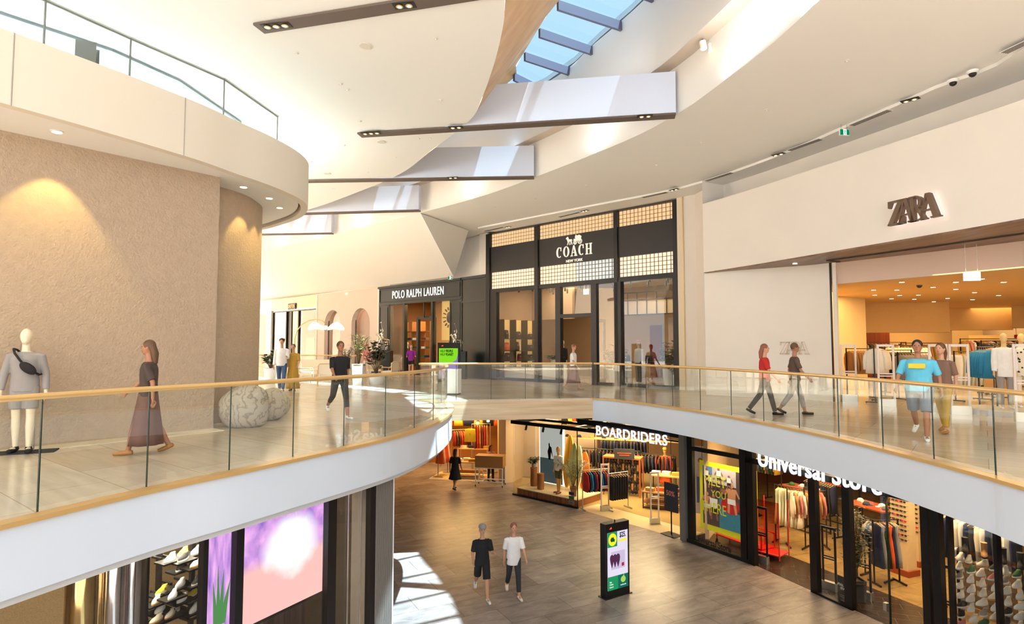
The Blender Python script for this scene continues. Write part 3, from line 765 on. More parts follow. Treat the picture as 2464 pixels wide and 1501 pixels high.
def plant(label, loc, kind='rubber', H=1.3, potr=(.22, .3, .45), potm=None, leafm=None, sq=False, name='potted_plant', spread=.4, n=9, seed=1):
    rnd = random.Random(seed); t = thing(name, label, 'plant', loc); pot(t, potr[0], potr[1], potr[2], potm or M_wht, sq); z0 = potr[2]-.06
    st = MB(); lf = MB(); leafm = leafm or M_leaf
    if kind == 'palm':
        for k in range(n):
            a = 2*PI*k/n+rnd.uniform(-.3, .3); L = spread*rnd.uniform(.8, 1.15); pts = []
            for i in range(8):
                f = i/7; pts.append(Vector((math.cos(a)*L*f, math.sin(a)*L*f, z0+(H-potr[2])*(1.15*f-.55*f*f)*rnd.uniform(.97, 1.03))))
            st.tube(pts, [.009*(1-.7*i/7) for i in range(8)], 5)
            for i in range(2, 8):
                d = (pts[i]-pts[i-1]).normalized(); sd = d.cross(Vector((0, 0, 1))).normalized()
                for q in (-1, 1):
                    leafs(lf, pts[i], d*.7+sd*q, .26*spread/.45*(1.1-.08*i), .016, .3); leafs(lf, (pts[i]+pts[i-1])/2, d*.7+sd*q, .26*spread/.45, .016, .3)
    else:
        for k in range(n):
            a = 2*PI*k/n+rnd.uniform(-.4, .4); rr = spread*rnd.uniform(.25, .9); hh = z0+(H-potr[2])*rnd.uniform(.45, 1.0)
            top = Vector((math.cos(a)*rr, math.sin(a)*rr, hh)); st.tube([(0, 0, z0), (top.x*.35, top.y*.35, z0+(hh-z0)*.45), top], [.022, .014, .008], 6)
            m_ = {'rubber': 15, 'spiky': 16}.get(kind, 55)
            for j in range(m_):
                b = rnd.uniform(0, 2*PI); f = rnd.uniform(.45, 1.0); p = Vector((top.x*f, top.y*f, z0+(hh-z0)*f))
                L, wd = {'rubber': (.27, .08), 'spiky': (.26, .03)}.get(kind, (.085, .026))
                leafs(lf, p if kind != 'bushy' else p+Vector((rnd.gauss(0, .07), rnd.gauss(0, .07), rnd.gauss(0, .07))), (math.cos(b), math.sin(b), rnd.uniform(.0, .9)), L*rnd.uniform(.7, 1.2), wd, .3)
    st.build('stem', M_bark, t, smooth=True); lf.build('foliage', leafm, t, smooth=True)
    return t
def bag(label, loc, rz, m, w_=.3, h=.24, d=.13, kind='tote', group=None, name='handbag'):
    t = thing(name, label, 'bag', loc, rz, group)
    o = MB(); o.loft([(0, 0, z, w_/2*fx, d/2*fy) for z, fx, fy in ((0, .92, .95), (.02, 1, 1), (h*.6, .98, .8), (h*.93, .9, .5), (h, .86, .3))], 20)
    for i, v in enumerate(o.v):       # squarer section
        x = v.x/(w_/2); o.v[i] = Vector((v.x*(1+.12*(1-abs(x))), v.y*(1+.35*abs(x)), v.z))
    o.build('body', m, t, smooth=True)
    hr = .09 if kind == 'tote' else .05
    MB().tube([(math.cos(PI*k/8)*w_*.26, 0, h*.92+math.sin(PI*k/8)*hr) for k in range(9)], .006, 6).build('handle', m, t)
    if kind == 'backpack': MB().rbox(-w_*.3, w_*.3, -d/2-.03, -d/2+.02, .03, h*.5, .02).build('pocket', m, t)
    MB().box(-.02, .02, -d*.5-.004, -d*.36, h*.55, h*.7).build('clasp', M_gold, t)
    return t
# ------------------------------------------------------------------ upper right: tall black-framed leather shop, plaster walls, fashion shop
M_lit = emis('lit_letter', (1.0, 0.86, 0.66, 1), .8); M_litw = emis('lit_letter_white', (1.0, 0.97, 1.0, 1), 2.0)
M_frame = mat('shopfront_black', S(25, 22, 23), 0.4, 0.2)
CO = Plane2(pz(1171, 912, 0), pz(1637, 937, 0))
def coX(px): return CO.X(px)
HT = 6.98
root = thing('shopfront', 'tall black framed shopfront with glass block bands above wide windows', 'shopfront', CO.A, CO.rz)
xs = [0, coX(1293), coX(1487), CO.L]       # the three bays
xm = [0.0, coX(1180), coX(1289), coX(1297), coX(1481), coX(1490), coX(1625), CO.L]
zt0, zt1 = [], []
def bandz(pairs):       # average the height of a horizontal line seen at several picture points
    z = [CO.hit(a, b)[1] for a, b in pairs]; return sum(z)/len(z)
zA1 = bandz([(1180, 568), (1481, 509), (1624, 478)]); zA0 = bandz([(1180, 597), (1481, 547), (1624, 522)])
zB1 = bandz([(1180, 657), (1481, 620), (1624, 600)]); zB0 = bandz([(1180, 697), (1481, 668), (1624, 654)])
zH = bandz([(1196, 704), (1290, 696), (1483, 678), (1625, 666)])
fr = MB()
T = HT
fr.box(0, CO.L, -.08, .22, zA1, T)                         # head
fr.build('head_beam', M_frame, root)
for a, b in ((0, xm[1]), (xm[2], xm[3]), (xm[4], xm[5]), (xm[6], CO.L)):
    MB().box(a, b, -.08, .22, 0, zA1).build('mullion', M_frame, root)
for a, b in ((xm[1], xm[2]), (xm[3], xm[4]), (xm[5], xm[6])):
    MB().box(a, b, .0, .16, zB1, zA0).build('sign_panel', mat('panel_black', S(34, 31, 32), 0.45), root)
    MB().box(a, b, -.05, .16, zH, zB0).build('transom', M_frame, root)
M_blk1 = emis('glassblock_warm', (1.0, 0.66, 0.34, 1), .72); M_blk2 = mat('glassblock_pale', S(206, 222, 226), 0.08, emit=(0.75, 0.9, 1, 1), estr=0.1)
M_blk3 = mat('glassblock_half', S(236, 220, 196), 0.1, emit=(1, 0.75, 0.5, 1), estr=0.35)
def blocks(a, b, z0, z1, nx, nz, m, msplit=None, split=None):
    gx, gz_ = (b-a)/nx, (z1-z0)/nz
    MB().box(a, b, .10, .14, z0, z1).build('block_backing', mat('mortar_bronze', S(104, 76, 46), 0.6), root)
    for half in ((0, split or nx, m), (split or nx, nx, msplit)):
        if half[0] >= half[1]: continue
        mb = MB(); md = MB()
        for i in range(half[0], half[1]):
            for k in range(nz):
                x0, x1, y0, y1 = a+i*gx+gx*.11, a+(i+1)*gx-gx*.11, z0+k*gz_+gz_*.07, z0+(k+1)*gz_-gz_*.07
                mb.box(x0, x1, .08, .10, y0, y1)
                if m is not M_blk1: md.box(x0+gx*.14, x1-gx*.14, .074, .08, y0+gz_*.14, y1-gz_*.14)
        o = mb.build('glass_blocks', half[2], root); o['kind'] = 'stuff'
        if md.v: o = md.build('block_lens', mat('block_lens', S(250, 236, 215), 0.05, emit=(1, .82, .62, 1), estr=.3) if half[2] is not M_blk2 else mat('block_lens2', S(225, 235, 235), 0.05, emit=(.8, .95, 1, 1), estr=.1), root); o['kind'] = 'stuff'
for (a, b, n_) in ((xm[1], xm[2], 18), (xm[3], xm[4], 24), (xm[5], xm[6], 14)):
    blocks(a, b, zA0, zA1, n_, 4, M_blk1)
blocks(xm[1], xm[2], zB0, zB1, 18, 5, M_blk3); blocks(xm[3], xm[4], zB0, zB1, 24, 5, M_blk3, M_blk2, 12); blocks(xm[5], xm[6], zB0, zB1, 14, 5, M_blk3)
# lower glazing: fixed bays and the doorway
gx = [coX(1196), coX(1289), coX(1297), coX(1338), coX(1350), coX(1424), coX(1437), coX(1483), coX(1497), coX(1622)]
zd = bandz([(1350, 757), (1424, 752)]); zd0 = zd-.16
MB().box(xm[1], gx[0], -.05, .16, 0, zH).build('jamb', M_frame, root)
for a, b in ((gx[3], gx[4]), (gx[5], gx[6])): MB().box(a, b, -.05, .16, 0, zH).build('mullion', M_frame, root)
MB().box(gx[7], gx[8], -.08, .18, 0, zH).build('mullion', M_frame, root)
MB().box(gx[4], gx[5], -.05, .16, zd0, zd).build('door_head', M_frame, root)
for a, b, z0 in ((gx[0], gx[1], .12), (gx[2], gx[3], .12), (gx[4], gx[5], zd), (gx[6], gx[7], .12), (gx[8], gx[9], .12)):
    MB().box(a, b, .04, .052, z0, zH).build('glass_pane', M_shop, root)
    if z0 < 1: MB().box(a, b, -.02, .14, 0, .12).build('sill', M_frame, root)
MB().box(gx[9], xm[6], -.05, .16, 0, zH).build('jamb', M_frame, root)
# open door leaf, folded inward
dl = MB(Matrix.Translation(Vector((gx[5], .16, 0))) @ Matrix.Rotation(R(100), 4, 'Z'))
dl.box(0, .12, -.03, .03, .02, zd0-.05); dl.box(.95, 1.07, -.03, .03, .02, zd0-.05); dl.box(.12, .95, -.03, .03, .02, .2); dl.box(.12, .95, -.03, .03, zd0-.2, zd0-.05)
o = dl.build('door', M_frame, root)
# sign lettering: wide slab serifs cut by hand
def serif_letters(word, h, sx, polys):
    out = []; x = 0
    for ch in word:
        w_, P = polys[ch]
        out.append([[(x+px_*sx, pz_*h) for px_, pz_ in p] for p in P]); x += (w_+.14)*sx
    return out, x
def arcp(cx_, cz, rx, rz_, a0, a1, n=14): return [(cx_+rx*math.cos(R(a0+(a1-a0)*k/n)), cz+rz_*math.sin(R(a0+(a1-a0)*k/n))) for k in range(n+1)]
LC = (1.0, [arcp(.5, .5, .45, .5, 50, 310)+list(reversed(arcp(.53, .5, .24, .44, 50, 310))), [(.74, .62), (.84, .62), (.84, .98), (.78, .98)]])
LO = (1.08, [arcp(.52, .5, .48, .5, 0, 180)+list(reversed(arcp(.52, .5, .25, .44, 0, 180))), arcp(.52, .5, .48, .5, 180, 360)+list(reversed(arcp(.52, .5, .25, .44, 180, 360)))])
LA = (1.06, [[(.44, 1), (.60, 1), (.98, .06), (.70, .06)], [(.44, 1), (.52, .92), (.22, .06), (.13, .06)], [(.3, .3), (.72, .3), (.70, .37), (.32, .37)], [(0, 0), (.36, 0), (.36, .07), (0, .07)], [(.6, 0), (1.04, 0), (1.04, .07), (.6, .07)]])
LH = (1.05, [[(.1, .05), (.32, .05), (.32, .95), (.1, .95)], [(.68, .05), (.9, .05), (.9, .95), (.68, .95)], [(.3, .46), (.7, .46), (.7, .54), (.3, .54)], [(0, 0), (.42, 0), (.42, .07), (0, .07)], [(.58, 0), (1, 0), (1, .07), (.58, .07)], [(0, .93), (.42, .93), (.42, 1), (0, 1)], [(.58, .93), (1, .93), (1, 1), (.58, 1)]])
pol = {'C': LC, 'O': LO, 'A': LA, 'H': LH}
sgn = thing('shop_sign', 'lit horse and carriage emblem over serif lettering ending NEW YORK', 'sign', CO.P((gx[4]+gx[5])/2, -.06, 0), CO.rz)
wl = coX(1430)-coX(1340); zc0 = CO.hit(1385, 616)[1]; hC = CO.hit(1385, 590)[1]-zc0
let, tw = serif_letters('COACH', hC, 1.0, pol); k_ = wl/tw; xc = coX(1385)-(gx[4]+gx[5])/2
for P in let:
    mb = MB()
    for p in P: mb.plate([(x*k_-wl/2+xc, z+zc0) for x, z in p], -.01, 0.02)
    mb.build('letter', M_lit, sgn)
zn = CO.hit(1385, 624)[1]
text('small_lettering', 'NEW YORK', .16, M_lit, sgn, MX((xc, 0, zn-.1)), .02, .003, 1.05)
# emblem: carriage with horse
zE = CO.hit(1385, 590)[1]+.03; mb = MB()
def ring2(cx_, cz, r, t_=.02):
    for k in range(16):
        a, b = 2*PI*k/16, 2*PI*(k+1)/16; mb.bar((cx_+r*math.cos(a), 0, cz+r*math.sin(a)), (cx_+r*math.cos(b), 0, cz+r*math.sin(b)), t_, .03)
    for k in range(4):
        a = PI*k/4; mb.bar((cx_+r*math.cos(a), 0, cz+r*math.sin(a)), (cx_-r*math.cos(a), 0, cz-r*math.sin(a)), .01)
ring2(xc+.30, zE+.11, .10); ring2(xc+.05, zE+.08, .075)
mb.plate([(xc-.0, zE+.14), (xc+.34, zE+.14), (xc+.38, zE+.32), (xc+.28, zE+.38), (xc+.12, zE+.36), (xc+.06, zE+.24), (xc-.02, zE+.24)], -.015, .015)
mb.plate([(xc+.04, zE+.28), (xc+.10, zE+.42), (xc+.13, zE+.30)], -.015, .015)
mb.plate([(xc-.34, zE+.14), (xc-.14, zE+.16), (xc-.12, zE+.24), (xc-.28, zE+.25), (xc-.33, zE+.37), (xc-.40, zE+.34), (xc-.44, zE+.28), (xc-.38, zE+.26)], -.015, .015)
for lx, dxx in ((-.32, -.04), (-.28, .03), (-.17, -.02), (-.14, .04)): mb.bar((xc+lx, 0, zE+.16), (xc+lx+dxx, 0, zE+.01), .022)
mb.bar((xc-.14, 0, zE+.2), (xc+.05, 0, zE+.16), .01)
mb.build('emblem', M_lit, sgn)
# walls around the leather shop
M_w = M_cream
def cop(x, y=0): p = CO.P(x, y, 0); return (p.x, p.y)
struct(MB().prism([cop(-.6, .05), cop(0, .05), cop(0, .6), cop(-.6, .6)], 0, 7.08).build('wall_back', M_w))
struct(MB().prism([cop(-3.6, .45), cop(0.0, .45), cop(0, .7), cop(-3.6, .7)], 4.5, 7.08).build('wall_back', M_w))
struct(MB().prism([cop(CO.L+.02, -.1), cop(CO.L+.26, -.1), cop(CO.L+.26, .5), cop(CO.L+.02, .5)], 0, 7.08).build('column_right', mat('pilaster_cream', S(222, 206, 180), .7)))
struct(MB().prism([cop(CO.L+.26, -.14), cop(CO.L+.285, -.14), cop(CO.L+.285, .4), cop(CO.L+.26, .4)], 0, 7.08).build('trim_33', M_gold))
struct(MB().prism([cop(CO.L+.285, -.1), cop(CO.L+.75, -.1), (6.75, 20.3), (7.3, 21), cop(CO.L+.7, 1.2), cop(CO.L+.285, .5)], 0, 7.08).build('wall_right', M_w))
struct(MB().box(0, 0.001, 0, 0.001, 0, 0.001).build('trim_34', M_w)) if False else None
# interior of the leather shop
CI = Plane2(CO.P(-.2, 4.6), CO.P(CO.L+.5, 4.6)); 
mi = MB(CO.M)
mi.box(-.3, CO.L+.6, 6.0, 6.2, 0, 5.2); struct(mi.build('wall_back', mat('shop_beige', S(170, 138, 100), .8)))
struct(MB(CO.M).box(-.45, -.3, .3, 6.2, 0, 5.2).build('wall_left', mat('shop_pinkbeige', S(186, 158, 134), .8)))
struct(MB(CO.M).box(CO.L+.6, CO.L+.75, .6, 6.2, 0, 5.2).build('wall_right', mat('shop_beige', S(170, 138, 100), .8)))
struct(MB(CO.M).box(-.3, CO.L+.6, .25, 6.2, 4.55, 4.7).build('ceiling', mat('shop_ceiling_cream', S(238, 218, 180), .8)))
struct(MB(CO.M).box(-.3, 2.4, 3.6, 3.8, 2.95, 4.55).build('wall_back', mat('shop_pinkbeige', S(186, 158, 134), .8)))
def colamp(x, y, z, e, size=1.5, c=(1, .78, .48)):
    p = CO.P(x, y, z); return lamp('AREA', 'shop_ceiling_light', p, e, c, size)
colamp(2.2, 2.6, 4.5, 75, 2.2); colamp(6.5, 2.6, 4.5, 90, 2.6)
# lit shelving with bags (left bay)
sh = thing('display_shelf', 'tall black shelving unit with lit back behind left window of tall black shopfront', 'shelving', CO.P(coX(1224, ) , 0, 0), CO.rz)
sx0, sx1 = 1.0, 3.55
sh.location = CO.P(.2, 0, 0); sh.rotation_euler = (0, 0, CO.rz+PI/2)
MB().box(sx0, sx1, .42, .45, 0, 2.9).build('back_panel', mat('shelf_back_yellow', S(226, 190, 120), .6, emit=(1, .62, .2, 1), estr=.28), sh)
for x in (sx0, 1.85, 2.7, sx1): MB().box(x-.02, x+.02, .0, .44, 0, 2.9).build('upright', M_dark, sh)
for z in (.35, .85, 1.35, 1.95): MB().box(sx0, sx1, .0, .42, z-.03, z).build('shelf', M_dark, sh)
bx = [(1.3, 1.95, M_blk, 'backpack', 'black backpack on top lit shelf, left compartment', .36, .42), (2.2, 1.95, M_char, 'backpack', 'dark grey backpack in middle of top lit shelf', .38, .36), (3.1, 1.95, M_blk, 'tote', 'small black structured bag at right end of top lit shelf', .32, .26),
      (1.35, 1.35, M_orange, 'backpack', 'orange leather backpack on second lit shelf', .38, .4), (2.1, 1.35, M_blk, 'backpack', 'tall black backpack on second shelf beside orange one', .3, .44), (3.1, 1.35, M_char, 'tote', 'wide charcoal holdall on second lit shelf', .48, .3),
      (1.4, .85, M_blk, 'backpack', 'round black backpack on third lit shelf', .36, .4), (2.3, .85, M_mar, 'tote', 'brown slim messenger bag on third lit shelf', .3, .34), (3.1, .85, M_blk, 'tote', 'black duffel on third shelf right end', .44, .3), (1.6, .35, M_char, 'tote', 'grey duffel on lowest lit shelf', .5, .28), (3.0, .35, M_blk, 'backpack', 'black rucksack on lowest lit shelf', .36, .36)]
for y, z, m, k, lab, w_, h_ in bx: bag(lab, CO.P(.2-.18, y, z), CO.rz+PI/2, m, w_, h_, .18, k, 'bags on the lit shelves', 'backpack' if k == 'backpack' else 'handbag')
M_plinth = mat('plinth_grey', S(206, 200, 196), .6)
def plinth(label, x, y, w_, d, h, m=None):
    t = thing('display_plinth', label, 'plinth', CO.P(x, y, 0), CO.rz); MB().rbox(-w_/2, w_/2, -d/2, d/2, 0, h, .01, 1).build('block', m or M_plinth, t); MB().box(-w_/2-.01, w_/2+.01, -d/2-.01, d/2+.01, h, h+.02).build('top', m or M_plinth, t); return t
plinth('low grey display block behind left window of tall shopfront', 1.5, 1.0, 1.9, .7, .55)
plinth('white topped display table by shop doorway', 3.35, 1.0, 1.0, .6, .8, M_wht)
plant('low leafy planter on white topped display table by doorway', CO.P(3.35, 1.0, .83), 'rubber', .42, (.12, .16, .14), M_wht, None, spread=.38, n=9, seed=3, name='planter')
figure('mannequin', 'pale mannequin in black leather jacket behind narrow pane left of doorway', 'mannequin', CO.P(3.15, 1.9, .0), CO.rz, 1.85, (0, 0), (0, 0), (0, 6, 5), (0, 6, 5), mann=True, top=M_blk, sleeve=1, bottom=M_blk, vox=.014)
figure('mannequin', 'mannequin in pink cap and white printed shirt right of doorway', 'mannequin', CO.P(coX(1474)+.15, 1.7, 0), CO.rz-.3, 1.8, (0, 0), (0, 0), (0, 6, 5), (0, 6, 5), mann=True, top=M_wht, sleeve=1, bottom=M_char, hat=M_pink, vox=.014)
plant('tall leafy plant in white round pot right of doorway inside window', CO.P(coX(1455)-.1, .75, 0), 'rubber', 1.75, (.16, .24, .6), M_wht, M_leaf, spread=.5, n=10, seed=5)
plant('tall leafy plant in white tapered pot behind wide right window', CO.P(coX(1583), .8, 0), 'rubber', 1.85, (.16, .24, .7), M_wht, M_leaf, spread=.5, n=10, seed=6)
plant('shorter plant in white pot beside tall plant behind right window', CO.P(coX(1605), .75, 0), 'rubber', 1.05, (.14, .2, .5), M_wht, M_leafd, spread=.36, n=8, seed=7)
# dark counters and bags at the right of the shop
tb = thing('display_table', 'dark display table carrying black bags behind wide right window', 'table', CO.P(7.6, 2.4, 0), CO.rz)
MB().box(-1.6, 1.6, -.35, .35, .86, .92).build('table_top', M_dark, tb)
for x in (-1.5, 1.5):
    for y in (-.3, .3): MB().bar((x, y, 0), (x, y, .86), .06).build('leg', M_dark, tb)
for k, (x, m, lab) in enumerate(((-1.3, M_blk, 'leftmost black bag on dark display table'), (-.75, M_char, 'dark grey bag second on display table'), (-.2, M_blk, 'black bag in middle of dark display table'), (.4, M_mar, 'brown bag right of middle on display table'), (1.0, M_blk, 'black bag near right end of display table'))):
    bag(lab, CO.P(7.6+x, 2.4, .92), CO.rz, m, .34, .26, .16, 'tote', 'bags on the dark table')
# wall frame display grid, red panel, plaque
gt = thing('hanging_grid', 'black metal grid shelf hung from shop ceiling behind doorway', 'display grid', CO.P(0, 0, 0), CO.rz)
g0, g1 = 4.6, 9.2; mb = MB()
for z in (3.05, 3.75, 4.1): mb.bar((g0, 4.4, z), (g1, 4.4, z), .05)
for k in range(10): mb.bar((g0+(g1-g0)*k/9, 4.4, 3.05), (g0+(g1-g0)*k/9, 4.4, 4.1), .03)
mb.build('grid', M_dark, gt)
MB().box(g0, g1, 4.44, 4.46, 3.07, 3.7).build('panel', mat('grid_panel', S(200, 180, 150), .7), gt)
o = MB(CO.M).box(5.4, 6.0, 5.9, 5.98, .1, 2.6).build('wall_panel', cl('deepred', 110, 24, 22)); tag(o, 'red panel on back wall behind shop doorway', 'panel')
o = MB(CO.M).box(6.9, 8.6, 5.0, 5.3, 0, 2.9).build('partition', mat('grey_part', S(176, 158, 150), .7)); tag(o, 'grey pink partition wall behind wide right window', 'partition')
pq = thing('wall_plaque', 'arched bronze plaque with vertical lettering on grey partition inside shop', 'plaque', CO.P(7.75, 4.97, 0), CO.rz)
MB().plate([(-.26, .95), (.26, .95), (.3, 1.1), (.3, 1.95), (.1, 2.15), (0, 2.3), (-.1, 2.15), (-.3, 1.95), (-.3, 1.1)], -.03, .02).build('plate', mat('bronze_dull', S(120, 100, 84), .35, .5), pq)
text('lettering', 'COACH', .2, M_steel, pq, Matrix.Translation(Vector((.07, -.04, 1.55))) @ Matrix.Rotation(R(-90), 4, 'Y'), .01, .006)
# track lights
tl = []
for r_i, y in enumerate((1.2, 2.2, 3.2)):
    t = thing('track_light', ('front', 'middle', 'rear')[r_i]+' ceiling track rail inside tall black shopfront with small black spotlights', 'track light', CO.P(0, y, 4.5), CO.rz)
    MB().box(.6, 9.4, -.02, .02, -.02, 0.05).build('track', M_dark, t)
    for k in range(10):
        x = 1.0+k*.9+.25*r_i
        MB().tube([(x, 0, -.02), (x, 0, -.12)], .012, 6).tube([(x, 0, -.10), (x+.02, -.02, -.32)], .045, 10).build('spotlight', M_dark, t)
# exit light box hung in doorway
o = MB(CO.M).box(coX(1387), coX(1400), .5, .53, zH-.35, zH-.12).bar((coX(1389), .515, zH-.12), (coX(1389), .515, 4.56), .012).bar((coX(1398), .515, zH-.12), (coX(1398), .515, 4.56), .012).build('hanging_sign', mat('sign_white', S(240, 240, 240), .4, emit=(1, 1, 1, 1), estr=.4)); tag(o, 'small blank white hanging sign over shop doorway', 'sign')
# ------------------------------------------------------------------ fashion shop at right
Fp = [(6.32, 19.75), (7.1, 18.1), (8.1, 15.6), (9.05, 13.2), (9.72, 11.4), (10.6, 8.4), (11.3, 4.5), (11.6, 0)]
Fl = [xy(p) for p in smooth_line([(a, b, 0) for a, b in Fp], 5)]
M_zw = mat('limewash', S(230, 223, 214), .85, var=.035, vscale=1.1, bump=.06, bscale=12)
struct(MB().wall(Fl, 4.0, 6.28, .3).build('wall_fascia', M_zw, smooth=40))
back = offset(Fl, .95)
struct(MB().wall(back, 4.0, 7.08, .2).build('wall_right', M_zw, smooth=40))
struct(MB().prism([Fl[0], back[0], (7.6, 20.9), (6.7, 20.45)], 0, 7.08).build('wall_right', M_zw))
M_soff = woodm('walnut_soffit', S(96, 72, 56), S(140, 108, 84), .4, (6, 1, 1))
In = [(9.3, 17.2), (10.5, 15.4), (11.6, 13.6), (12.6, 11), (13.6, 7), (14, 0)]
struct(MB().prism(offset(Fl, .02)+list(reversed([(6.6, 20.3), (8.2, 18.5)]+In)), 3.96, 4.02).build('ceiling', M_soff))
mid = [((a[0]*.45+b[0]*.55), (a[1]*.45+b[1]*.55)) for a, b in zip([(8.0, 15.9), (8.9, 13.6), (9.7, 11.4), (11.2, 5)], [(9.3, 17.2), (10.8, 15.0), (11.9, 13.0), (13.8, 5)])]
struct(MB().wall([(9.2, 16.9)]+mid, 3.93, 3.962, .07).build('trim_35', M_groove))
cw = [(6.33, 19.75), (7.0, 19.0), (7.6, 18.55), (8.2, 18.1), (8.75, 17.7), (9.12, 17.2)]
cw = [xy(p) for p in smooth_line([(a, b, 0) for a, b in cw], 5)]
struct(MB().prism(cw+[(9.2, 17.9), (8.4, 19), (7.2, 20.4)], 0, 3.97).build('wall_right', M_zw, smooth=40))
struct(MB().bar((9.135, 17.22, 0), (9.135, 17.22, 3.96), .05).build('trim_36', M_dark))
struct(MB().prism([(9.17, 17.17), (9.24, 17.1), (9.5, 17.5), (9.4, 17.6)], 0, 3.97).build('trim_37', M_zw))
struct(MB().wall(In, 3.35, 3.97, .15).build('wall_bulkhead', mat('pinkish_bulkhead', S(216, 190, 172), .8)))
M_zc = mat('shop_ceiling_sand', S(224, 184, 122), .8)
struct(MB().prism(offset(In, .1)+[(25, 0), (26, 45), (8, 45), (9.2, 24), (9.2, 18)], 3.4, 3.5).build('ceiling', M_zc))
M_zi = mat('shop_wall_sand', S(218, 176, 112), .85, var=.05)
# interior volumes
def zpt(px, d): return ((px-CX)/FOC*d, d)
struct(MB().prism([(9.4, 18), (11.9, 22.0), zpt(2050, 22.4), zpt(2084, 23), (13.6, 26), (9, 26)], 0, 3.4).build('column_interior', mat('shop_wall_pale', S(226, 196, 140), .85)))
struct(MB().prism([zpt(2083, 25.5), zpt(2180, 25.2), zpt(2286, 24.8), zpt(2286, 25.6), zpt(2083, 26.2)], 2.15, 3.4).build('wall_bulkhead', M_zi))
struct(MB().prism([zpt(2283, 29), zpt(2438, 28.2), zpt(2438, 29), zpt(2283, 29.8)], 2.35, 3.4).build('wall_bulkhead', M_zi))
struct(MB().prism([zpt(2436, 27), zpt(2600, 26), zpt(2600, 27), zpt(2436, 28)], 2.4, 3.4).build('wall_bulkhead', M_zi))
struct(MB().prism([(9, 36), (26, 33), (26, 34), (9, 37)], 0, 3.4).build('wall_back', mat('shop_wall_pale', S(226, 196, 140), .85)))
struct(MB().prism([zpt(2084, 29), zpt(2140, 29), zpt(2140, 29.5), zpt(2084, 29.5)], 0, 2.3).build('wall_interior', woodm('red_slats', S(120, 50, 24), S(150, 70, 34), .5, (14, 14, .2))))
struct(MB().prism([zpt(2140, 29.6), zpt(2290, 29.6), zpt(2290, 30), zpt(2140, 30)], 0, 2.6).build('wall_interior', mat('shop_wall_pale', S(226, 196, 140), .85)))
struct(MB().prism([zpt(2330, 32), zpt(2425, 31.5), zpt(2425, 31.8), zpt(2330, 32.3)], 0, 2.15).build('wall_interior', M_zi))
for (px, d, e, sz) in ((2060, 21.2, 40, 1.2), (2120, 19, 110, 2.5), (2300, 20, 170, 3), (2500, 19, 160, 3), (2200, 26.8, 110, 2.5), (2380, 28.9, 60, 2), (2420, 14.5, 120, 2.5), (2360, 31, 110, 2.2)):
    x, y = zpt(px, d); lamp('AREA', 'ceiling_panel_light', (x, y, 3.38), e*.6, (1, .70, .34), sz)
lamp('AREA', 'cove_light', (*zpt(2200, 28.9), 2.5), 14, (1, .55, .2), 3.0, (0, 0, 0), .2)
# ceiling downlights inside
k = 0
dlp = thing('ceiling_downlight', 'x', 'downlight'); MB().lathe([(.09, 0), (.10, -.012), (.07, -.012)], n=16).build('trim_ring', M_zc, dlp); MB().lathe([(.065, -.006), (.065, -.017)], n=14).build('lens', M_lampw, dlp)
for px, py in ((2102, 697), (2158, 697), (2165, 710), (2210, 709), (2245, 690), (2300, 695), (2345, 703), (2403, 710), (2145, 718), (2280, 717), (2340, 720), (2200, 719), (2105, 709), (2247, 725), (2170, 678), (2362, 670), (2415, 678), (2300, 678)):
    p = pz(px, py, 3.4); dup(dlp, p, 0, 'small recessed downlight in sandy ceiling of fashion shop', 'downlights in the fashion shop ceiling'); k += 1
# sign ZARA with overlapping letters
ZP = Plane2((9.02, 13.27), (9.68, 11.5))
zs = thing('shop_sign', 'large bronze sign of four overlapping serif letters on curved plaster fascia', 'sign', (0, 0, 0), 0)
zx0, zz0 = ZP.hit(2155, 546); zx1, zz1 = ZP.hit(2272, 462); zb_ = ZP.hit(2272, 523)[1]; zt_ = ZP.hit(2155, 487)[1]
ZH = ((zt_-zz0)+(zz1-zb_))/2*1.0; Wd = zx1-zx0; zbase = (zz0+zb_)/2
M_zs = mat('sign_bronze', S(112, 92, 74), .4, .4); M_glow = emis('halo_pink', (1, .72, .66, 1), 1.6)
def zlet(word):
    q = lambda P, x, w_: [[(x+a*w_, b) for a, b in p] for p in P]
    A = [[(.40, 1), (.62, 1), (1.02, .05), (.76, .05)], [(.40, 1), (.48, .93), (.16, .05), (.10, .05)], [(.22, .32), (.72, .32), (.70, .37), (.24, .37)], [(0, 0), (.28, 0), (.28, .06), (0, .06)], [(.64, 0), (1.1, 0), (1.1, .06), (.64, .06)]]
    Zl = [[(.02, .93), (1, .93), (1, 1), (.02, 1)], [(.02, .72), (.07, .72), (.2, .93), (.02, .96)], [(.66, .95), (1, .97), (.3, .05), (-.04, .03)], [(-.04, 0), (.95, 0), (.95, .07), (-.04, .07)], [(.95, .3), (.9, .3), (.74, .06), (.95, .03)]]
    Rl = [[(.12, .04), (.34, .04), (.34, .96), (.12, .96)], [(0, 0), (.46, 0), (.46, .06), (0, .06)], [(0, .94), (.5, .94), (.5, 1), (0, 1)], arcp(.46, .73, .40, .27, -90, 90)+list(reversed(arcp(.44, .73, .19, .21, -90, 90))), [(.44, .48), (.66, .50), (1.04, .06), (.82, .02), (.78, .1)], [(.8, 0), (1.12, 0), (1.12, .06), (.8, .06)]]
    return [q(Zl, 0, .34), q(A, .18, .36), q(Rl, .44, .30), q(A, .62, .38)]
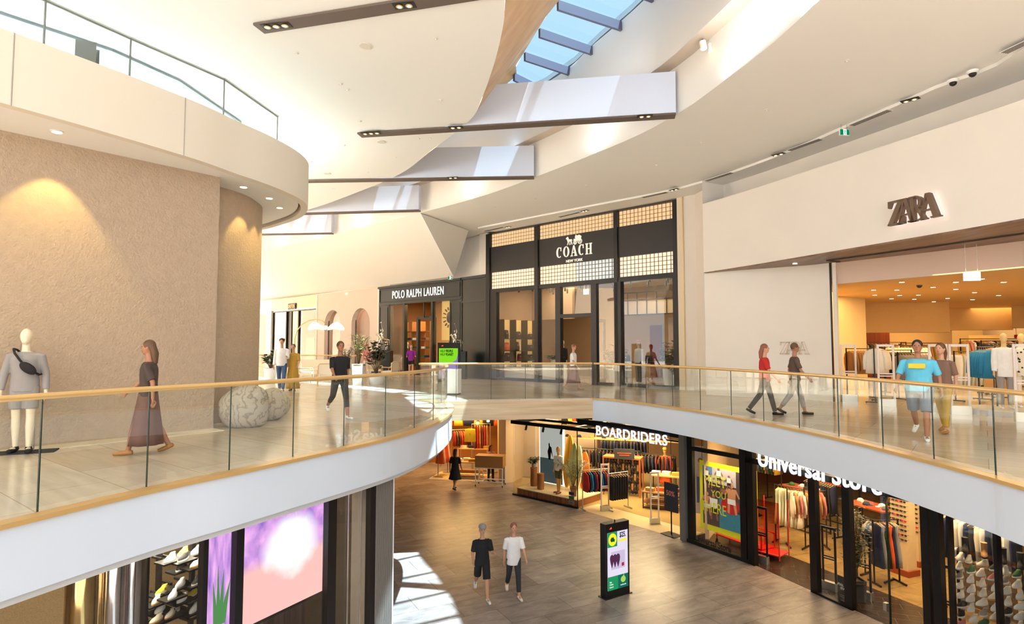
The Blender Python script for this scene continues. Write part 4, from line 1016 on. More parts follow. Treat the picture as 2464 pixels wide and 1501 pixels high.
for P in zlet('ZARA'):
    mb = MB(ZP.M)
    for p in P:
        mb.plate([(zx0+a*Wd, zbase+b*ZH) for a, b in p], -.24, -.12)
    mb.build('letter', M_zs, zs)
    mb = MB(ZP.M)
    for p in P:
        cx_ = sum(a for a, b in p)/len(p); cz_ = sum(b for a, b in p)/len(p)
        mb.plate([(zx0+(cx_+(a-cx_)*1.06)*Wd, zbase+(cz_+(b-cz_)*1.05)*ZH) for a, b in p], -.11, -.10)
    mb.build('backlight', M_glow, zs)
# engraved sign on the curved wall
e0, e1 = (8.35, 17.98), (9.0, 17.45)
EP = Plane2((8.05, 18.2), (8.72, 17.72)); ex0 = EP.hit(1878, 852, -.02); ex1 = EP.hit(1945, 822, -.02)
es = thing('engraved_sign', 'thin etched four letter sign on curved plaster wall', 'sign')
for P in zlet('ZARA'):
    mb = MB(EP.M)
    for p in P:
        n_ = len(p)
        for i in range(n_):
            a, b = p[i], p[(i+1) % n_]; w2 = ex1[0]-ex0[0]; h2 = ex1[1]-ex0[1]
            mb.bar((ex0[0]+a[0]*w2, -.04, ex0[1]+a[1]*h2), (ex0[0]+b[0]*w2, -.04, ex0[1]+b[1]*h2), .006)
    mb.build('letter', mat('etched_brown', S(176, 148, 124), .8), es)
# security gates
def gate(label, loc, rz, m, h=1.55, w_=.42):
    t = thing('security_gate', label, 'security gate', loc, rz, 'security gates at shop entrances')
    f = MB(); f.rbox(-w_/2, -w_/2+.05, -.02, .02, .12, h, .008, 1); f.rbox(w_/2-.05, w_/2, -.02, .02, .12, h, .008, 1); f.box(-w_/2+.05, w_/2-.05, -.02, .02, h-.06, h); f.box(-w_/2+.05, w_/2-.05, -.018, .018, h*.48, h*.48+.03); f.box(-w_/2+.05, w_/2-.05, -.018, .018, h*.48+.06, h*.48+.09)
    f.build('frame', m, t); MB().rbox(-w_/2-.01, w_/2+.01, -.06, .06, 0, .2, .015, 2).build('base', M_steel, t)
    return t
M_gatew = mat('gate_white', S(228, 214, 206), .4)
gates = [(2045, 966, 'white gate nearest the curved plaster wall of fashion shop'), (2135, 978, 'white gate second from the curved plaster wall'), (2262, 990, 'white gate directly behind man in light blue shirt'), (2313, 997, 'white gate left of blue blazers'), (2472, 1015, 'white gate at the right edge beside floral shirt')]
for px, py, lab in gates: gate(lab, pz(px, py, 0), R(-20), M_gatew, 1.62, .40)
# garments
def ra(label, px, d, rz, L, h, kind, m, n, gl, grp, sw=None, turn=0): x, y = zpt(px, d); return rack_of(label, (x, y, 0), rz, L, h, kind, m, n, gl, grp, sw, turn=turn)
ra('black rack of brown jackets just inside fashion shop, left end', 2066, 18.3, R(0), .8, 1.50, 'jacket', M_tan, 8, 'brown jacket on black rack just inside fashion shop', 'brown jackets left of the gates')
ra('black rack of ivory knits in front of the brown jackets', 2108, 17.0, R(50), .9, 1.58, 'jacket', M_ivory, 7, 'ivory jacket hanging right of brown jackets', 'ivory jackets near left gates')
ra('black rack with dark coats behind second gate', 2158, 19.0, R(20), 1.2, 1.45, 'jacket', M_blk, 9, 'black coat hanging behind second white gate', 'dark coats behind gate')
ra('rack of cream shirts behind second gate', 2180, 20.5, R(0), 1.5, 1.6, 'shirt', M_ivory, 12, 'cream shirt hanging behind and above the black coats', 'cream shirts')
ra('rack of striped grey shirts behind man in blue', 2196, 18.0, R(15), 1.2, 1.38, 'shirt', M_grey, 10, 'grey striped shirt on low rack behind man in blue', 'grey shirts')
ra('rack of olive and brown tops at shop back wall', 2110, 27.5, R(0), 2.6, 1.75, 'shirt', M_mus, 16, 'olive brown top on rear rack below red slats', 'rear rack tops', [M_mus, M_ivory, M_olive])
ra('black loop rack of brown knits behind head of man in blue', 2215, 24.0, R(0), 1.6, 1.7, 'shirt', M_mus, 11, 'brown knit on rack behind head of man in blue shirt', 'brown knits', [M_mus, M_tan])
ra('rack of cream trousers right of man in blue', 2325, 17.5, R(25), 1.3, 1.42, 'trousers', M_ivory, 12, 'cream trousers hanging behind gates right of man in blue', 'cream trousers', [M_ivory, M_sage])
ra('rack of bright blue blazers near right side of entrance', 2370, 15.0, R(72), 1.0, 1.55, 'jacket', M_blue, 7, 'bright blue blazer on rack in fashion shop entrance', 'bright blue blazers')
ra('rear rack of mixed tops above blue blazers', 2385, 23.0, R(0), 2.4, 1.85, 'shirt', M_mus, 16, 'mixed coloured top on rear rack behind blue blazers', 'mixed tops', [M_mus, M_pink, M_ivory, M_blk, M_tan])
ra('rack of pale grey shirts right of blue blazers', 2395, 18.8, R(60), 1.2, 1.6, 'shirt', M_grey, 9, 'pale grey shirt peeking behind blue blazers', 'pale grey shirts', [M_grey, M_pink])
ra('rack of black jackets at rear right', 2410, 20.0, R(0), 1.4, 1.75, 'jacket', M_blk, 9, 'black jacket on rear rack right of the blazers', 'black jackets rear')
# mannequin busts at right
def bust(label, loc, rz, topm, botm, name='mannequin'):
    t = figure(name, label, 'mannequin', loc, rz, 1.72, (0, 0), (0, 0), (0, 5, 5), (0, 5, 5), mann=True, skin=mat('mannequin_wood', S(226, 190, 130), .5), top=topm, sleeve=1, bottom=botm, toplen=.12, vox=.014, shoes=M_wht)
    return t
pl = thing('display_plinth', 'low round grey plinth carrying two mannequins in fashion shop entrance', 'plinth', (*zpt(2440, 14.0), 0)); MB().lathe([(.95, 0), (.95, .12), (.93, .14)], n=40).build('disc', mat('plinth_grey', S(206, 200, 196), .6), pl)
bust('mannequin in white shirt and grey trousers beside blue blazers', (*zpt(2413, 14.0), .14), R(-25), M_wht, M_grey)
M_floral = mat('cloth_floral', S(232, 224, 210), .8); nt = M_floral.node_tree; vo = nt.nodes.new('ShaderNodeTexVoronoi'); vo.inputs['Scale'].default_value = 11; tc = nt.nodes.new('ShaderNodeTexCoord'); cr = nt.nodes.new('ShaderNodeValToRGB'); cr.color_ramp.elements[0].position = .25; cr.color_ramp.elements[0].color = S(40, 40, 36); cr.color_ramp.elements[1].position = .28; cr.color_ramp.elements[1].color = S(232, 224, 210)
nt.links.new(tc.outputs['Object'], vo.inputs['Vector']); nt.links.new(vo.outputs['Distance'], cr.inputs[0]); nt.links.new(cr.outputs[0], nt.nodes['Principled BSDF'].inputs['Base Color'])
bust('mannequin in white shirt with dark floral print and pale shorts', (*zpt(2455, 14.3), .14), R(-20), M_floral, M_ivory)
# emergency and shop signs, fire call point, camera dome
def hang_sign(label, p, rz, w_, h, m, drop=.15, name='hanging_sign'):
    t = thing(name, label, 'sign', p, rz); MB().box(-w_/2, w_/2, -.02, .02, -h, 0).build('panel', m, t)
    for sx in (-1, 1): MB().bar((sx*w_*.35, 0, 0), (sx*w_*.35, 0, drop), .006).build('rod', M_steel, t)
    return t
hang_sign('small white sign hanging from sandy ceiling of fashion shop', pz(2338, 655, 3.3), R(-15), .34, .2, mat('sign_lilac', S(224, 214, 232), .5, emit=(.9, .85, 1, 1), estr=.4), .66)
o = MB(MX(pz(2212, 686, 3.4))).lathe([(.08, 0), (.08, -.03), (.05, -.07), (.01, -.085)], n=16).build('dome_camera', M_dark); tag(o, 'black dome camera on sandy ceiling of fashion shop', 'camera')
x, y = zpt(2444, 27.2); o = MB(MX((x, y, 1.93))).box(-.09, .09, -.03, .0, 0, .16).bar((0, -.015, .16), (0, -.015, .49), .012).build('fire_call_sign', M_red); tag(o, 'small red fire sign at far right inside fashion shop', 'sign')
# ------------------------------------------------------------------ far shops on the left, seating area
PW = Plane2(pz(623, 722, 5.07), pz(1110, 668, 5.05))
M_pg = mat('dark_green_paint', S(36, 43, 42), .4); M_pgd = mat('dark_green_deep', S(24, 34, 32), .35)
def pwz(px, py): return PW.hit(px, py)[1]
t = thing('shopfront', 'dark green panelled shopfront with three white words across its header', 'shopfront', PW.A, PW.rz)
x0, x1 = PW.X(912), PW.L; zt = 5.03; zs = (pwz(914, 732)+pwz(1110, 718))/2
X = PW.X
MB().box(x0, x1, -.02, .4, zs, zt).build('sign_board', M_pg, t)
MB().box(x0-.06, x1+.03, -.10, .42, zt-.12, zt).build('cornice', M_pg, t)
MB().box(x0, x1, -.05, .3, zs-.06, zs+.04).build('moulding', M_pg, t)
MB().bar((x0+.06, -.04, zs+.12), (x1-.06, -.04, zs+.12), .03).bar((x0+.06, -.04, zt-.2), (x1-.06, -.04, zt-.2), .03).bar((x0+.06, -.04, zs+.12), (x0+.06, -.04, zt-.2), .03).bar((x1-.06, -.04, zs+.12), (x1-.06, -.04, zt-.2), .03).build('panel_moulding', M_pg, t)
for a, b in ((912, 935), (1082, 1111)):
    MB().box(X(a), X(b) if b < 1111 else x1, -.02, .3, 0, zs).build('pilaster', M_pg, t)
    MB().bar((X(a)+.08, -.03, .3), (X(a)+.08, -.03, zs-.2), .03).bar((X(b)-.1, -.03, .3), (X(b)-.1, -.03, zs-.2), .03).build('panel_moulding', M_pg, t)
for a in (969, 1037): MB().box(X(a), X(a+4), -.02, .2, 0, zs).build('mullion', M_pgd, t)
for a, b in ((935, 970), (1041, 1082)):
    MB().box(X(a), X(b), .04, .05, .25, zs).build('glass_pane', M_shop, t); MB().box(X(a), X(b), -.02, .15, 0, .25).build('sill', M_pgd, t)
zdo = pwz(1015, 764)
MB().bar((X(996), .3, 0), (X(996), .3, zdo), .16).bar((X(1034), .3, 0), (X(1034), .3, zdo), .16).bar((X(996), .3, zdo), (X(1034), .3, zdo), .16).build('door_frame', M_pgd, t)
MB().box(X(1014), X(1016), .1, .16, zdo, zs).build('transom_bar', M_pgd, t)
text('lettering', 'POLO RALPH LAUREN', .62, mat('letter_white', S(245, 243, 238), .4, emit=(1, 1, 1, 1), estr=.5), t, MX(((X(947)+X(1066))/2, -.06, (pwz(947, 719)+pwz(1066, 708))/2), 0), .02, .004, .66, space=1.12)
# the angled side face
SF = Plane2(xy(PW.P(PW.L)), CO.P(-.02, -.02))
for z0, z1 in ((0, 3.75), (3.85, 5.03)):
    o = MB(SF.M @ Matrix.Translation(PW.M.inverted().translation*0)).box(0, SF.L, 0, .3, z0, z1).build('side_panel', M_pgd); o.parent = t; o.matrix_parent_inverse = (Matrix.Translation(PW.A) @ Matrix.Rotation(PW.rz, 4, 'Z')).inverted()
o = MB(SF.M).box(-.02, SF.L, -.03, .3, 3.75, 3.85).box(-.02, SF.L, -.05, .3, 4.92, 5.05).box(0, .08, -.03, .1, 0, 5).box(SF.L-.08, SF.L, -.03, .1, 0, 5).build('side_moulding', M_pg); o.parent = t; o.matrix_parent_inverse = (Matrix.Translation(PW.A) @ Matrix.Rotation(PW.rz, 4, 'Z')).inverted()
# cream return wall above
a1 = PW.P(PW.L, .3); c0_ = CO.P(-.02, .06)
struct(MB().prism([(a1.x, a1.y), (c0_.x, c0_.y), (c0_.x+1, c0_.y+1.2), (a1.x+1, a1.y+1.2)], 5.03, 7.08).build('wall_return', M_cream))
p6 = PW.P(PW.L-6.5, .35)
struct(MB().prism([(a1.x, a1.y), (a1.x+.6, a1.y+.8), (p6.x+.6, p6.y+.8), (p6.x, p6.y)], 5.03, 7.08).build('wall_return', M_cream))
# shop interior
struct(MB(PW.M).box(x0, x1, 4.0, 4.15, 0, 4.6).build('wall_back', mat('shop_yellow', S(190, 146, 84), .8)))
struct(MB(PW.M).box(x0-.1, x0, .3, 4.1, 0, 4.6).build('wall_side', mat('shop_brown', S(120, 84, 52), .7)))
struct(MB(PW.M).box(x1-.2, x1-.1, .5, 4.1, 0, 4.6).build('wall_side', mat('shop_brown', S(120, 84, 52), .7)))
struct(MB(PW.M).box(x0, x1, .3, 4.1, 4.3, 4.4).build('ceiling', mat('shop_brown', S(120, 84, 52), .7)))
lamp('AREA', 'shop_ceiling_light', PW.P((x0+x1)/2, 2.2, 4.2), 260, (1, .68, .32), 2.4)
XS = lambda q: PW.X(q, 1.5)
sh = thing('display_shelf', 'wooden shelving inside dark green shop behind the doorway', 'shelving', PW.P(0, 1.5, 0), PW.rz)
for z in (.4, .9, 1.4, 1.9, 2.4): MB().box(XS(975), XS(1040), -.2, .2, z, z+.04).build('shelf', mat('oak_shelf', S(150, 100, 54), .5), sh)
for a in (975, 996, 1016, 1040): MB().box(XS(a), XS(a)+.05, -.2, .2, 0, 3.0).build('upright', mat('oak_shelf', S(150, 100, 54), .5), sh)
rnd = random.Random(4)
fp = MB().rbox(-.16, .16, -.12, .12, 0, .12, .03).build('folded_clothes', M_navy); tag(fp, 'navy folded stack at left on top shelf inside dark green shop', 'folded clothes', 'folded clothes on shop shelves')
cs = [M_navy, M_wht, M_olive, M_mar, M_tan, M_denim, M_green]; first = True
for zi, z in enumerate((.44, .94, 1.44, 1.94)):
    for k in range(6):
        p = PW.P(XS(976)+.2+k*.4, 1.45, z)
        if first: fp.location = p; fp.rotation_euler = (0, 0, PW.rz); first = False; continue
        m = cs[(k+zi*2) % 7]; dup(fp, p, PW.rz, '%s folded stack on %s shelf inside dark green shop' % (('navy', 'white', 'olive', 'maroon', 'tan', 'denim', 'green')[(k+zi*2) % 7], ('lowest', 'second', 'third', 'upper')[zi]), None, [(M_navy, m)] if m is not M_navy else None)
o = MB(PW.M).box(X(1042), X(1080), .6, .66, 1.9, 4.0).build('hanging_display', mat('gold_panel', S(214, 168, 80), .4, emit=(1, .7, .25, 1), estr=.3)); tag(o, 'golden crest panel in right window of dark green shop', 'panel')
mb = MB(PW.M); cxx = (X(1042)+X(1080))/2
for k in range(14):
    a = 2*PI*k/14; mb.bar((cxx+.3*math.cos(a), .57, 3.1+.4*math.sin(a)), (cxx+.5*math.cos(a), .57, 3.1+.55*math.sin(a)), .05)
mb.ell((cxx, .57, 3.1), .22, .03, .3); mb.build('crest', M_brown); tag(bpy.data.objects['crest'], 'dark round crest on the golden panel in shop window', 'emblem')
figure('mannequin', 'mannequin in navy top behind left window of dark green shop', 'mannequin', PW.P(X(950), .9, 0), PW.rz, 1.8, (0, 0), (0, 0), mann=True, top=M_mar, sleeve=1, bottom=M_navy, vox=.02)
# arches wall
def arch(cxp, wl, wr, topz, zb=0):
    a, b = X(wl), X(wr); r = (b-a)/2; c = (a+b)/2
    return [(a, zb)]+[(a, z) for z in (topz-r,)]+[(c-r*math.cos(PI*k/14), topz-r+r*1.0*math.sin(PI*k/14)) for k in range(1, 14)]+[(b, topz-r), (b, zb)]
w0, w1 = X(762), X(912); ztop = 5.0
A1 = arch(0, 780, 818, pwz(799, 746)); A2 = arch(0, 845, 889, pwz(868, 741))
poly = [(w0, ztop), (w0, 0)]+A1+A2+[(w1, 0), (w1, ztop)]
struct(MB(PW.M).plate([(p[0], p[1]) for p in poly], .0, .35).build('wall_arches', mat('greige_plaster', S(212, 194, 178), .85)))
struct(MB(PW.M).box(w0, w1, .9, 1.0, 0, 5).build('wall_back', mat('mauve_room', S(206, 176, 160), .8)))
M_mv = mat('mauve_glass', S(150, 120, 104), .1)
for k, (A_, lab) in enumerate(((A1, 'left'), (A2, 'right'))):
    tt = thing('arched_window', lab+' tall arched window in greige plaster wall', 'arched window', PW.A, PW.rz); MB().plate(A_, .30, .31).build('glass_pane', M_shop, tt)
    c = (A_[0][0]+A_[-1][0])/2; MB().box(A_[0][0], A_[0][0]+.05, .26, .33, 0, 3.6).box(A_[-1][0]-.05, A_[-1][0], .26, .33, 0, 3.6).build('frame', M_brown, tt)
    wl = MB(PW.M).lathe([(.05, 0), (.07, .1), (.05, .2)], (c+.3, .8, 2.4)).build('wall_light', M_lampw); tag(wl, 'small warm wall light glowing inside %s arched window' % lab, 'wall light')
lamp('AREA', 'shop_ceiling_light', PW.P((w0+w1)/2, .6, 4.9), 40, (1, .75, .55), 1)
struct(MB(PW.M).box(w1-.12, w1, -.05, .3, 0, 5.03).build('trim_38', M_cream)); struct(MB(PW.M).box(w0-.1, w0+.03, -.04, .35, 0, 5.0).build('trim_39', M_cream))
# glazed shop with small black sign
g0, g1 = X(651), X(762)
t = thing('shopfront', 'cream shopfront with wide glass either side of black doorway and lit top edge', 'shopfront', PW.A, PW.rz)
zf = (pwz(655, 752)+pwz(760, 745))/2
MB().box(g0, g1-.1, 0, .3, zf+.15, 5.0).build('fascia', mat('cream_fascia', S(224, 208, 176), .8), t)
MB().box(g0+.4, g1-.15, -.02, .06, zf+.08, zf+.15).build('light_strip', emis('strip_warm', (1, .8, .4, 1), 4), t)
for a in (653, 686, 715, 759): MB().box(X(a), X(a)+.12, 0, .2, 0, zf+.1).build('mullion', M_dark, t)
MB().box(X(653), X(760), 0, .2, zf, zf+.12).build('head', M_dark, t)
MB().box(X(686), X(697), .1, .2, 0, zf).build('door', M_dark, t)
for a, b in ((655, 686), (717, 759)): MB().box(X(a), X(b), .08, .09, 0.1, zf).build('glass_pane', M_shop, t)
MB().box(X(694), X(712), -.1, -.02, zf+.12, zf+.55).build('sign_plate', M_dark, t)
text('lettering', 'OROTON', .30, M_gold, t, MX((X(703), -.12, zf+.24)), .03, .0, .72)
struct(MB(PW.M).box(g0-1, g1, 3.0, 3.1, 0, 4.6).build('wall_back', mat('shop_olive', S(120, 88, 44), .8)))
lamp('AREA', 'shop_ceiling_light', PW.P((g0+g1)/2, 1.6, 4.4), 60, (1, .68, .3), 2.5)
for k in range(5):
    o = MB(PW.M).box(X(657)+k*2.3, X(657)+k*2.3+1.2, 2.6, 2.9, 0, 2.2+.3*(k % 2)).build('display_cabinet', mat('cabinet_amber', S(190, 140, 60), .5)); tag(o, 'amber display cabinet number-free wall unit inside cream shopfront'.replace('number-free ', ''), 'cabinet', 'amber cabinets in cream shop')
# leftmost white shop with pink interior
t = thing('shopfront', 'white shopfront with pinkish window at far left end of shop row', 'shopfront', PW.A, PW.rz)
MB().box(X(600), X(651), 0, .3, pwz(630, 757), 5.0).build('fascia', M_ceil, t); MB().box(X(640), X(651), 0, .3, 0, pwz(630, 757)).build('pier', M_ceil, t)
MB().box(X(600), X(640), .1, .12, 0, pwz(630, 757)).build('window_pane', mat('pink_interior', S(196, 150, 124), .4, emit=(1, .6, .45, 1), estr=.12), t)
text('lettering', 'LUCY', .55, mat('letter_silver', S(250, 240, 235), .4, emit=(1, .9, .85, 1), estr=.5), t, MX((X(630), -.03, pwz(630, 748))), .05, .01, .9)
# blade sign on the drum
bs = thing('blade_sign', 'small dark blade sign with bronze letters projecting from textured drum', 'sign')
BP = Plane2(zpt(597, 14.1), zpt(622, 14.3)); a = BP.hit(598, 757); b = BP.hit(621, 727)
MB(BP.M).box(a[0], b[0], -.02, .02, a[1], b[1]).build('panel', mat('sign_brown', S(62, 50, 44), .5), bs)
text('lettering', 'AJE', .13, M_gold, bs, BP.M @ MX(((a[0]+b[0])/2, -.03, a[1]+.09)), .01, .003)
MB(BP.M).box(-.15, a[0], -.01, .01, (a[1]+b[1])/2-.02, (a[1]+b[1])/2+.02).build('bracket', M_dark, bs)
# polo player statues
M_silver = mat('polished_silver', S(214, 206, 190), .22, .95)
def statue(label, loc, rz, s=1.0):
    t = thing('polo_rider_statue', label, 'statue', loc, rz); b = MB()
    b.tube([(0, .35, .95), (0, .1, 1.0), (0, -.25, 1.02)], [.17, .16, .17], 12); b.tube([(0, -.25, 1.05), (0, -.42, 1.35), (0, -.48, 1.5)], [.13, .10, .08], 10); b.tube([(0, -.45, 1.52), (0, -.66, 1.36)], [.085, .045], 8)
    for sx, y, f in ((.09, -.25, -.25), (-.09, -.22, .05), (.09, .38, .1), (-.09, .38, -.12)): b.tube([(sx, y, .95), (sx, y+f*.6, .55), (sx, y+f*.2, .28), (sx, y+f*.3-.02, .02)], [.075, .045, .032, .04], 8)
    b.tube([(0, .45, 1.0), (0, .62, .9), (0, .66, .55)], [.05, .05, .02], 8)
    bo = b.build('horse', M_silver, t, smooth=True); rem(bo, .02, 3)
    r = MB(); r.tube([(0, .02, 1.1), (0, -.05, 1.4), (0, -.1, 1.6)], [.12, .13, .1], 10); r.ell((0, -.14, 1.78), .08, .09, .10); r.ell((0, -.14, 1.84), .11, .12, .05)
    for sx in (-1, 1): r.tube([(sx*.08, .0, 1.12), (sx*.2, -.18, .98), (sx*.2, -.1, .68)], [.08, .07, .05], 8)
    r.tube([(.12, -.1, 1.56), (.26, -.05, 1.72), (.24, -.1, 1.95)], [.045, .04, .03], 8); r.tube([(-.12, -.1, 1.56), (-.16, -.3, 1.4), (-.03, -.42, 1.42)], [.045, .04, .03], 8)
    bo = r.build('rider', M_silver, t, smooth=True); rem(bo, .018, 3)
    MB().tube([(.24, -.1, 1.95), (.3, -.3, 2.5)], .012, 6).tube([(.24, -.34, 2.49), (.38, -.28, 2.53)], .03, 8).build('mallet', M_silver, t)
    MB().rbox(-.28, .28, -.5, .6, -.04, 0.0, .05).build('base', M_dark, t)
    t.scale = (s,)*3; return t
pp = pyy(1097, 826, 23.4)
sp = thing('display_plinth', 'dark square plinth under silver polo rider statue right of shop doorway', 'plinth', (pp.x+.15, 27.6, 0)); MB().rbox(-.5, .5, -.5, .5, 0, 1.32, .02).build('block', M_pgd, sp)
x, y = zpt(1098, 29.3); sp.location = (x, y, 0)
statue('silver polo rider statue with raised mallet right of the shop doorway', (x, y, 1.36), R(-60), .52)
x, y = zpt(921, 33.2)
sp2 = dup(sp, (x, y, 0), 0, 'dark square plinth under silver polo rider statue behind the plants'); statue('silver polo rider statue with raised mallet behind leafy plants', (x, y, 1.36), R(-60), .6)
# ---------------- seating area
def chair(label, loc, rz, m=None, seatm=None):
    t = thing('armchair', label, 'armchair', loc, rz, 'wooden armchairs in the seating area'); m = m or mat('blond_wood', S(206, 164, 110), .45); seatm = seatm or mat('cream_cushion', S(232, 216, 190), .8)
    MB().rbox(-.30, .30, -.28, .28, .38, .47, .05).build('seat', seatm, t); MB().rbox(-.30, .30, .22, .30, .47, .84, .03).build('backrest', seatm, t)
    MB().tube([(-.33, .30, .3), (-.33, .30, .80), (-.28, .32, .88), (.28, .32, .88), (.33, .30, .80), (.33, .30, .3)], .018, 8).build('back_frame', m, t)
    for sx in (-1, 1):
        MB().tube([(sx*.33, .3, .62), (sx*.34, -.2, .64), (sx*.33, -.26, .58), (sx*.33, -.26, 0)], .018, 8).build('arm', m, t); MB().tube([(sx*.33, .3, .4), (sx*.33, .32, 0)], .018, 8).build('leg', m, t)
    return t
def flr(px, py): return pz(px, py, 0)
chair('blond wood armchair nearest the glass rail, back to camera', flr(785, 928), R(200)); chair('blond wood armchair left of white tall planter', flr(832, 922), R(150)); 
chair('blond wood armchair at left end near arc lamp', flr(735, 921), R(100)); chair('blond wood armchair at right behind the bowl planter', flr(938, 917), R(250)); chair('blond wood armchair behind the planters', flr(900, 912), R(30))
ct = thing('coffee_table', 'round white coffee table lit by the sun in the seating area', 'table', flr(750, 912)); MB().lathe([(.5, .42), (.52, .44), (.52, .46), (.5, .47)], n=30).build('table_top', M_wht, ct); MB().lathe([(.25, 0), (.2, .05), (.06, .1), (.06, .42)], n=20).build('pedestal', M_wht, ct)
sf = thing('sofa', 'long white curved-back sofa behind the armchairs', 'sofa', flr(762, 903), R(0)); MB().rbox(-1.5, 1.5, -.4, .4, .12, .45, .12, 5).build('seat', mat('cream_cushion', S(232, 216, 190), .8), sf); MB().rbox(-1.5, 1.5, .2, .42, .45, .85, .1, 5).build('backrest', mat('cream_cushion', S(232, 216, 190), .8), sf)
for sx in (-1, 1): MB().lathe([(.03, 0), (.03, .12)], (sx*1.3, 0, 0)).build('leg', M_brown, sf)
tp = flr(862, 926); plant('slender plant with yellow green leaves in tall square white planter', tp, 'spiky', 2.15, (.25, .32, .86), M_wht, M_leafl, True, spread=.55, n=11, seed=12)
tp = flr(905, 925); plant('large rubber plant in round white bowl planter', tp, 'rubber', 2.0, (.26, .36, .46), M_wht, mat('rubber_leaf', S(84, 92, 66), .25), spread=.62, n=14, seed=13)
tp = flr(829, 914); plant('fine leaved olive grey plant in white tapered planter', tp, 'bushy', 1.75, (.2, .3, .6), M_wht, M_leafd, spread=.55, n=12, seed=14)
tp = flr(650, 918); plant('green leafy plant in white pot behind man in white shirt', tp, 'rubber', 1.5, (.2, .28, .6), M_wht, M_leaf, spread=.5, n=10, seed=15)
# arc lamp
al = thing('arc_lamp', 'brass arc floor lamp with white petal shade over seating area', 'lamp', pz(709, 900, 0)); d_ = al.location.y
def lp(px, py): q = pyy(px, py, d_)-al.location; return (q.x, 0, q.z)
al.location.y = 24.5; al.location.x = (709-CX)/FOC*24.5; d_ = 24.5
MB().tube([(0, 0, 0), lp(709, 850), lp(709, 815), lp(715, 795), lp(728, 779), lp(745, 770), lp(763, 768), lp(776, 772), lp(783, 778)], .022, 8).build('arc', M_gold, al, smooth=True); MB().lathe([(.28, 0), (.28, .04), (.05, .06)], n=28).build('base', M_gold, al)
pc = Vector(lp(783, 787)); M_pet = mat('petal_white', S(250, 248, 244), .6, emit=(1, 1, 1, 1), estr=.2)
MB().lathe([(.08, .06), (.13, -.08)], tuple(pc), 16).build('lamp_shade', M_pet, al)
for k in range(4):
    a = [R(8), R(172), R(250), R(290)][k]; mb = MB(); n = 12; L_ = .66; dv = Vector((math.cos(a), math.sin(a), 0)); sv = Vector((-dv.y*.6, dv.x*.6, .75)) if k < 2 else Vector((-dv.y, dv.x, 0)); vs = []
    for i in range(n+1):
        f = i/n; wv = .20*math.sin(PI*min(1, f*.93+.04))**.6; c = pc+dv*(.08+L_*f)+Vector((0, 0, -.08+.05*math.sin(f*PI)))
        vs += [c-sv*wv+Vector((0, 0, .09*math.sin(f*PI))), c+Vector((0, 0, -.04)), c+sv*wv+Vector((0, 0, .09*math.sin(f*PI)))]
    o = mb.add(vs, [(i*3+j, i*3+j+1, i*3+j+4, i*3+j+3) for i in range(n) for j in range(2)]).build('petal', M_pet, al, smooth=True); md = o.modifiers.new('s', 'SOLIDIFY'); md.thickness = .01
# far balustrade
fb = thing('glass_balustrade', 'distant straight glass balustrade behind the seating area', 'balustrade'); a = Vector(zpt(600, 37)); b = Vector(zpt(862, 33.5))
MB().tube([(a.x, a.y, 1.05), (b.x, b.y, 1.05)], .035, 8).build('handrail', M_gold, fb)
for k in range(6): p, q = a.lerp(b, k/6+.003), a.lerp(b, (k+1)/6-.003); MB().ruled([(p.x, p.y, 0), (q.x, q.y, 0)], [(p.x, p.y, 1.02), (q.x, q.y, 1.02)]).build('glass_panel', M_glass, fb)
# boulders
M_rock = mat('river_boulder', S(182, 172, 158), .75, bump=.5, bscale=9)
nt = M_rock.node_tree; wv = nt.nodes.new('ShaderNodeTexWave'); wv.inputs['Scale'].default_value = 2.2; wv.inputs['Distortion'].default_value = 16; wv.inputs['Detail'].default_value = 6; wv.inputs['Detail Scale'].default_value = 1.6; cr = nt.nodes.new('ShaderNodeValToRGB'); cr.color_ramp.elements[0].position = .0; cr.color_ramp.elements[0].color = S(150, 138, 122); cr.color_ramp.elements[1].position = .25; cr.color_ramp.elements[1].color = S(186, 175, 160)
tc = nt.nodes.new('ShaderNodeTexCoord'); nt.links.new(tc.outputs['Object'], wv.inputs['Vector']); nt.links.new(wv.outputs['Fac'], cr.inputs[0]); nt.links.new(cr.outputs[0], nt.nodes['Principled BSDF'].inputs['Base Color'])
def boulder(label, p, rx, ry, h, seed):
    mb = MB(); mb.ell((0, 0, h*.45), rx, ry, h*.55, 32, 20)
    for i, v in enumerate(mb.v):
        nz = noise.noise(Vector((v.x*1.4+seed*7, v.y*1.4, v.z*1.4)))*.30; v = Vector((v.x*(1+nz), v.y*(1+nz), v.z*(1+nz*.5))); v.z = max(0, v.z); mb.v[i] = v
    o = mb.build('boulder', M_rock, smooth=True); o.location = p; tag(o, label, 'boulder', 'boulders beside the textured drum')
boulder('largest veined grey boulder beside the textured drum', (-5.27, 11.92, 0), .56, .42, .80, 1)
boulder('middle grey boulder, half hidden behind the largest one', (-5.22, 13.0, 0), .36, .34, .66, 2)
boulder('farthest smooth grey boulder at right of the three', (-5.45, 14.0, 0), .32, .32, .62, 3)
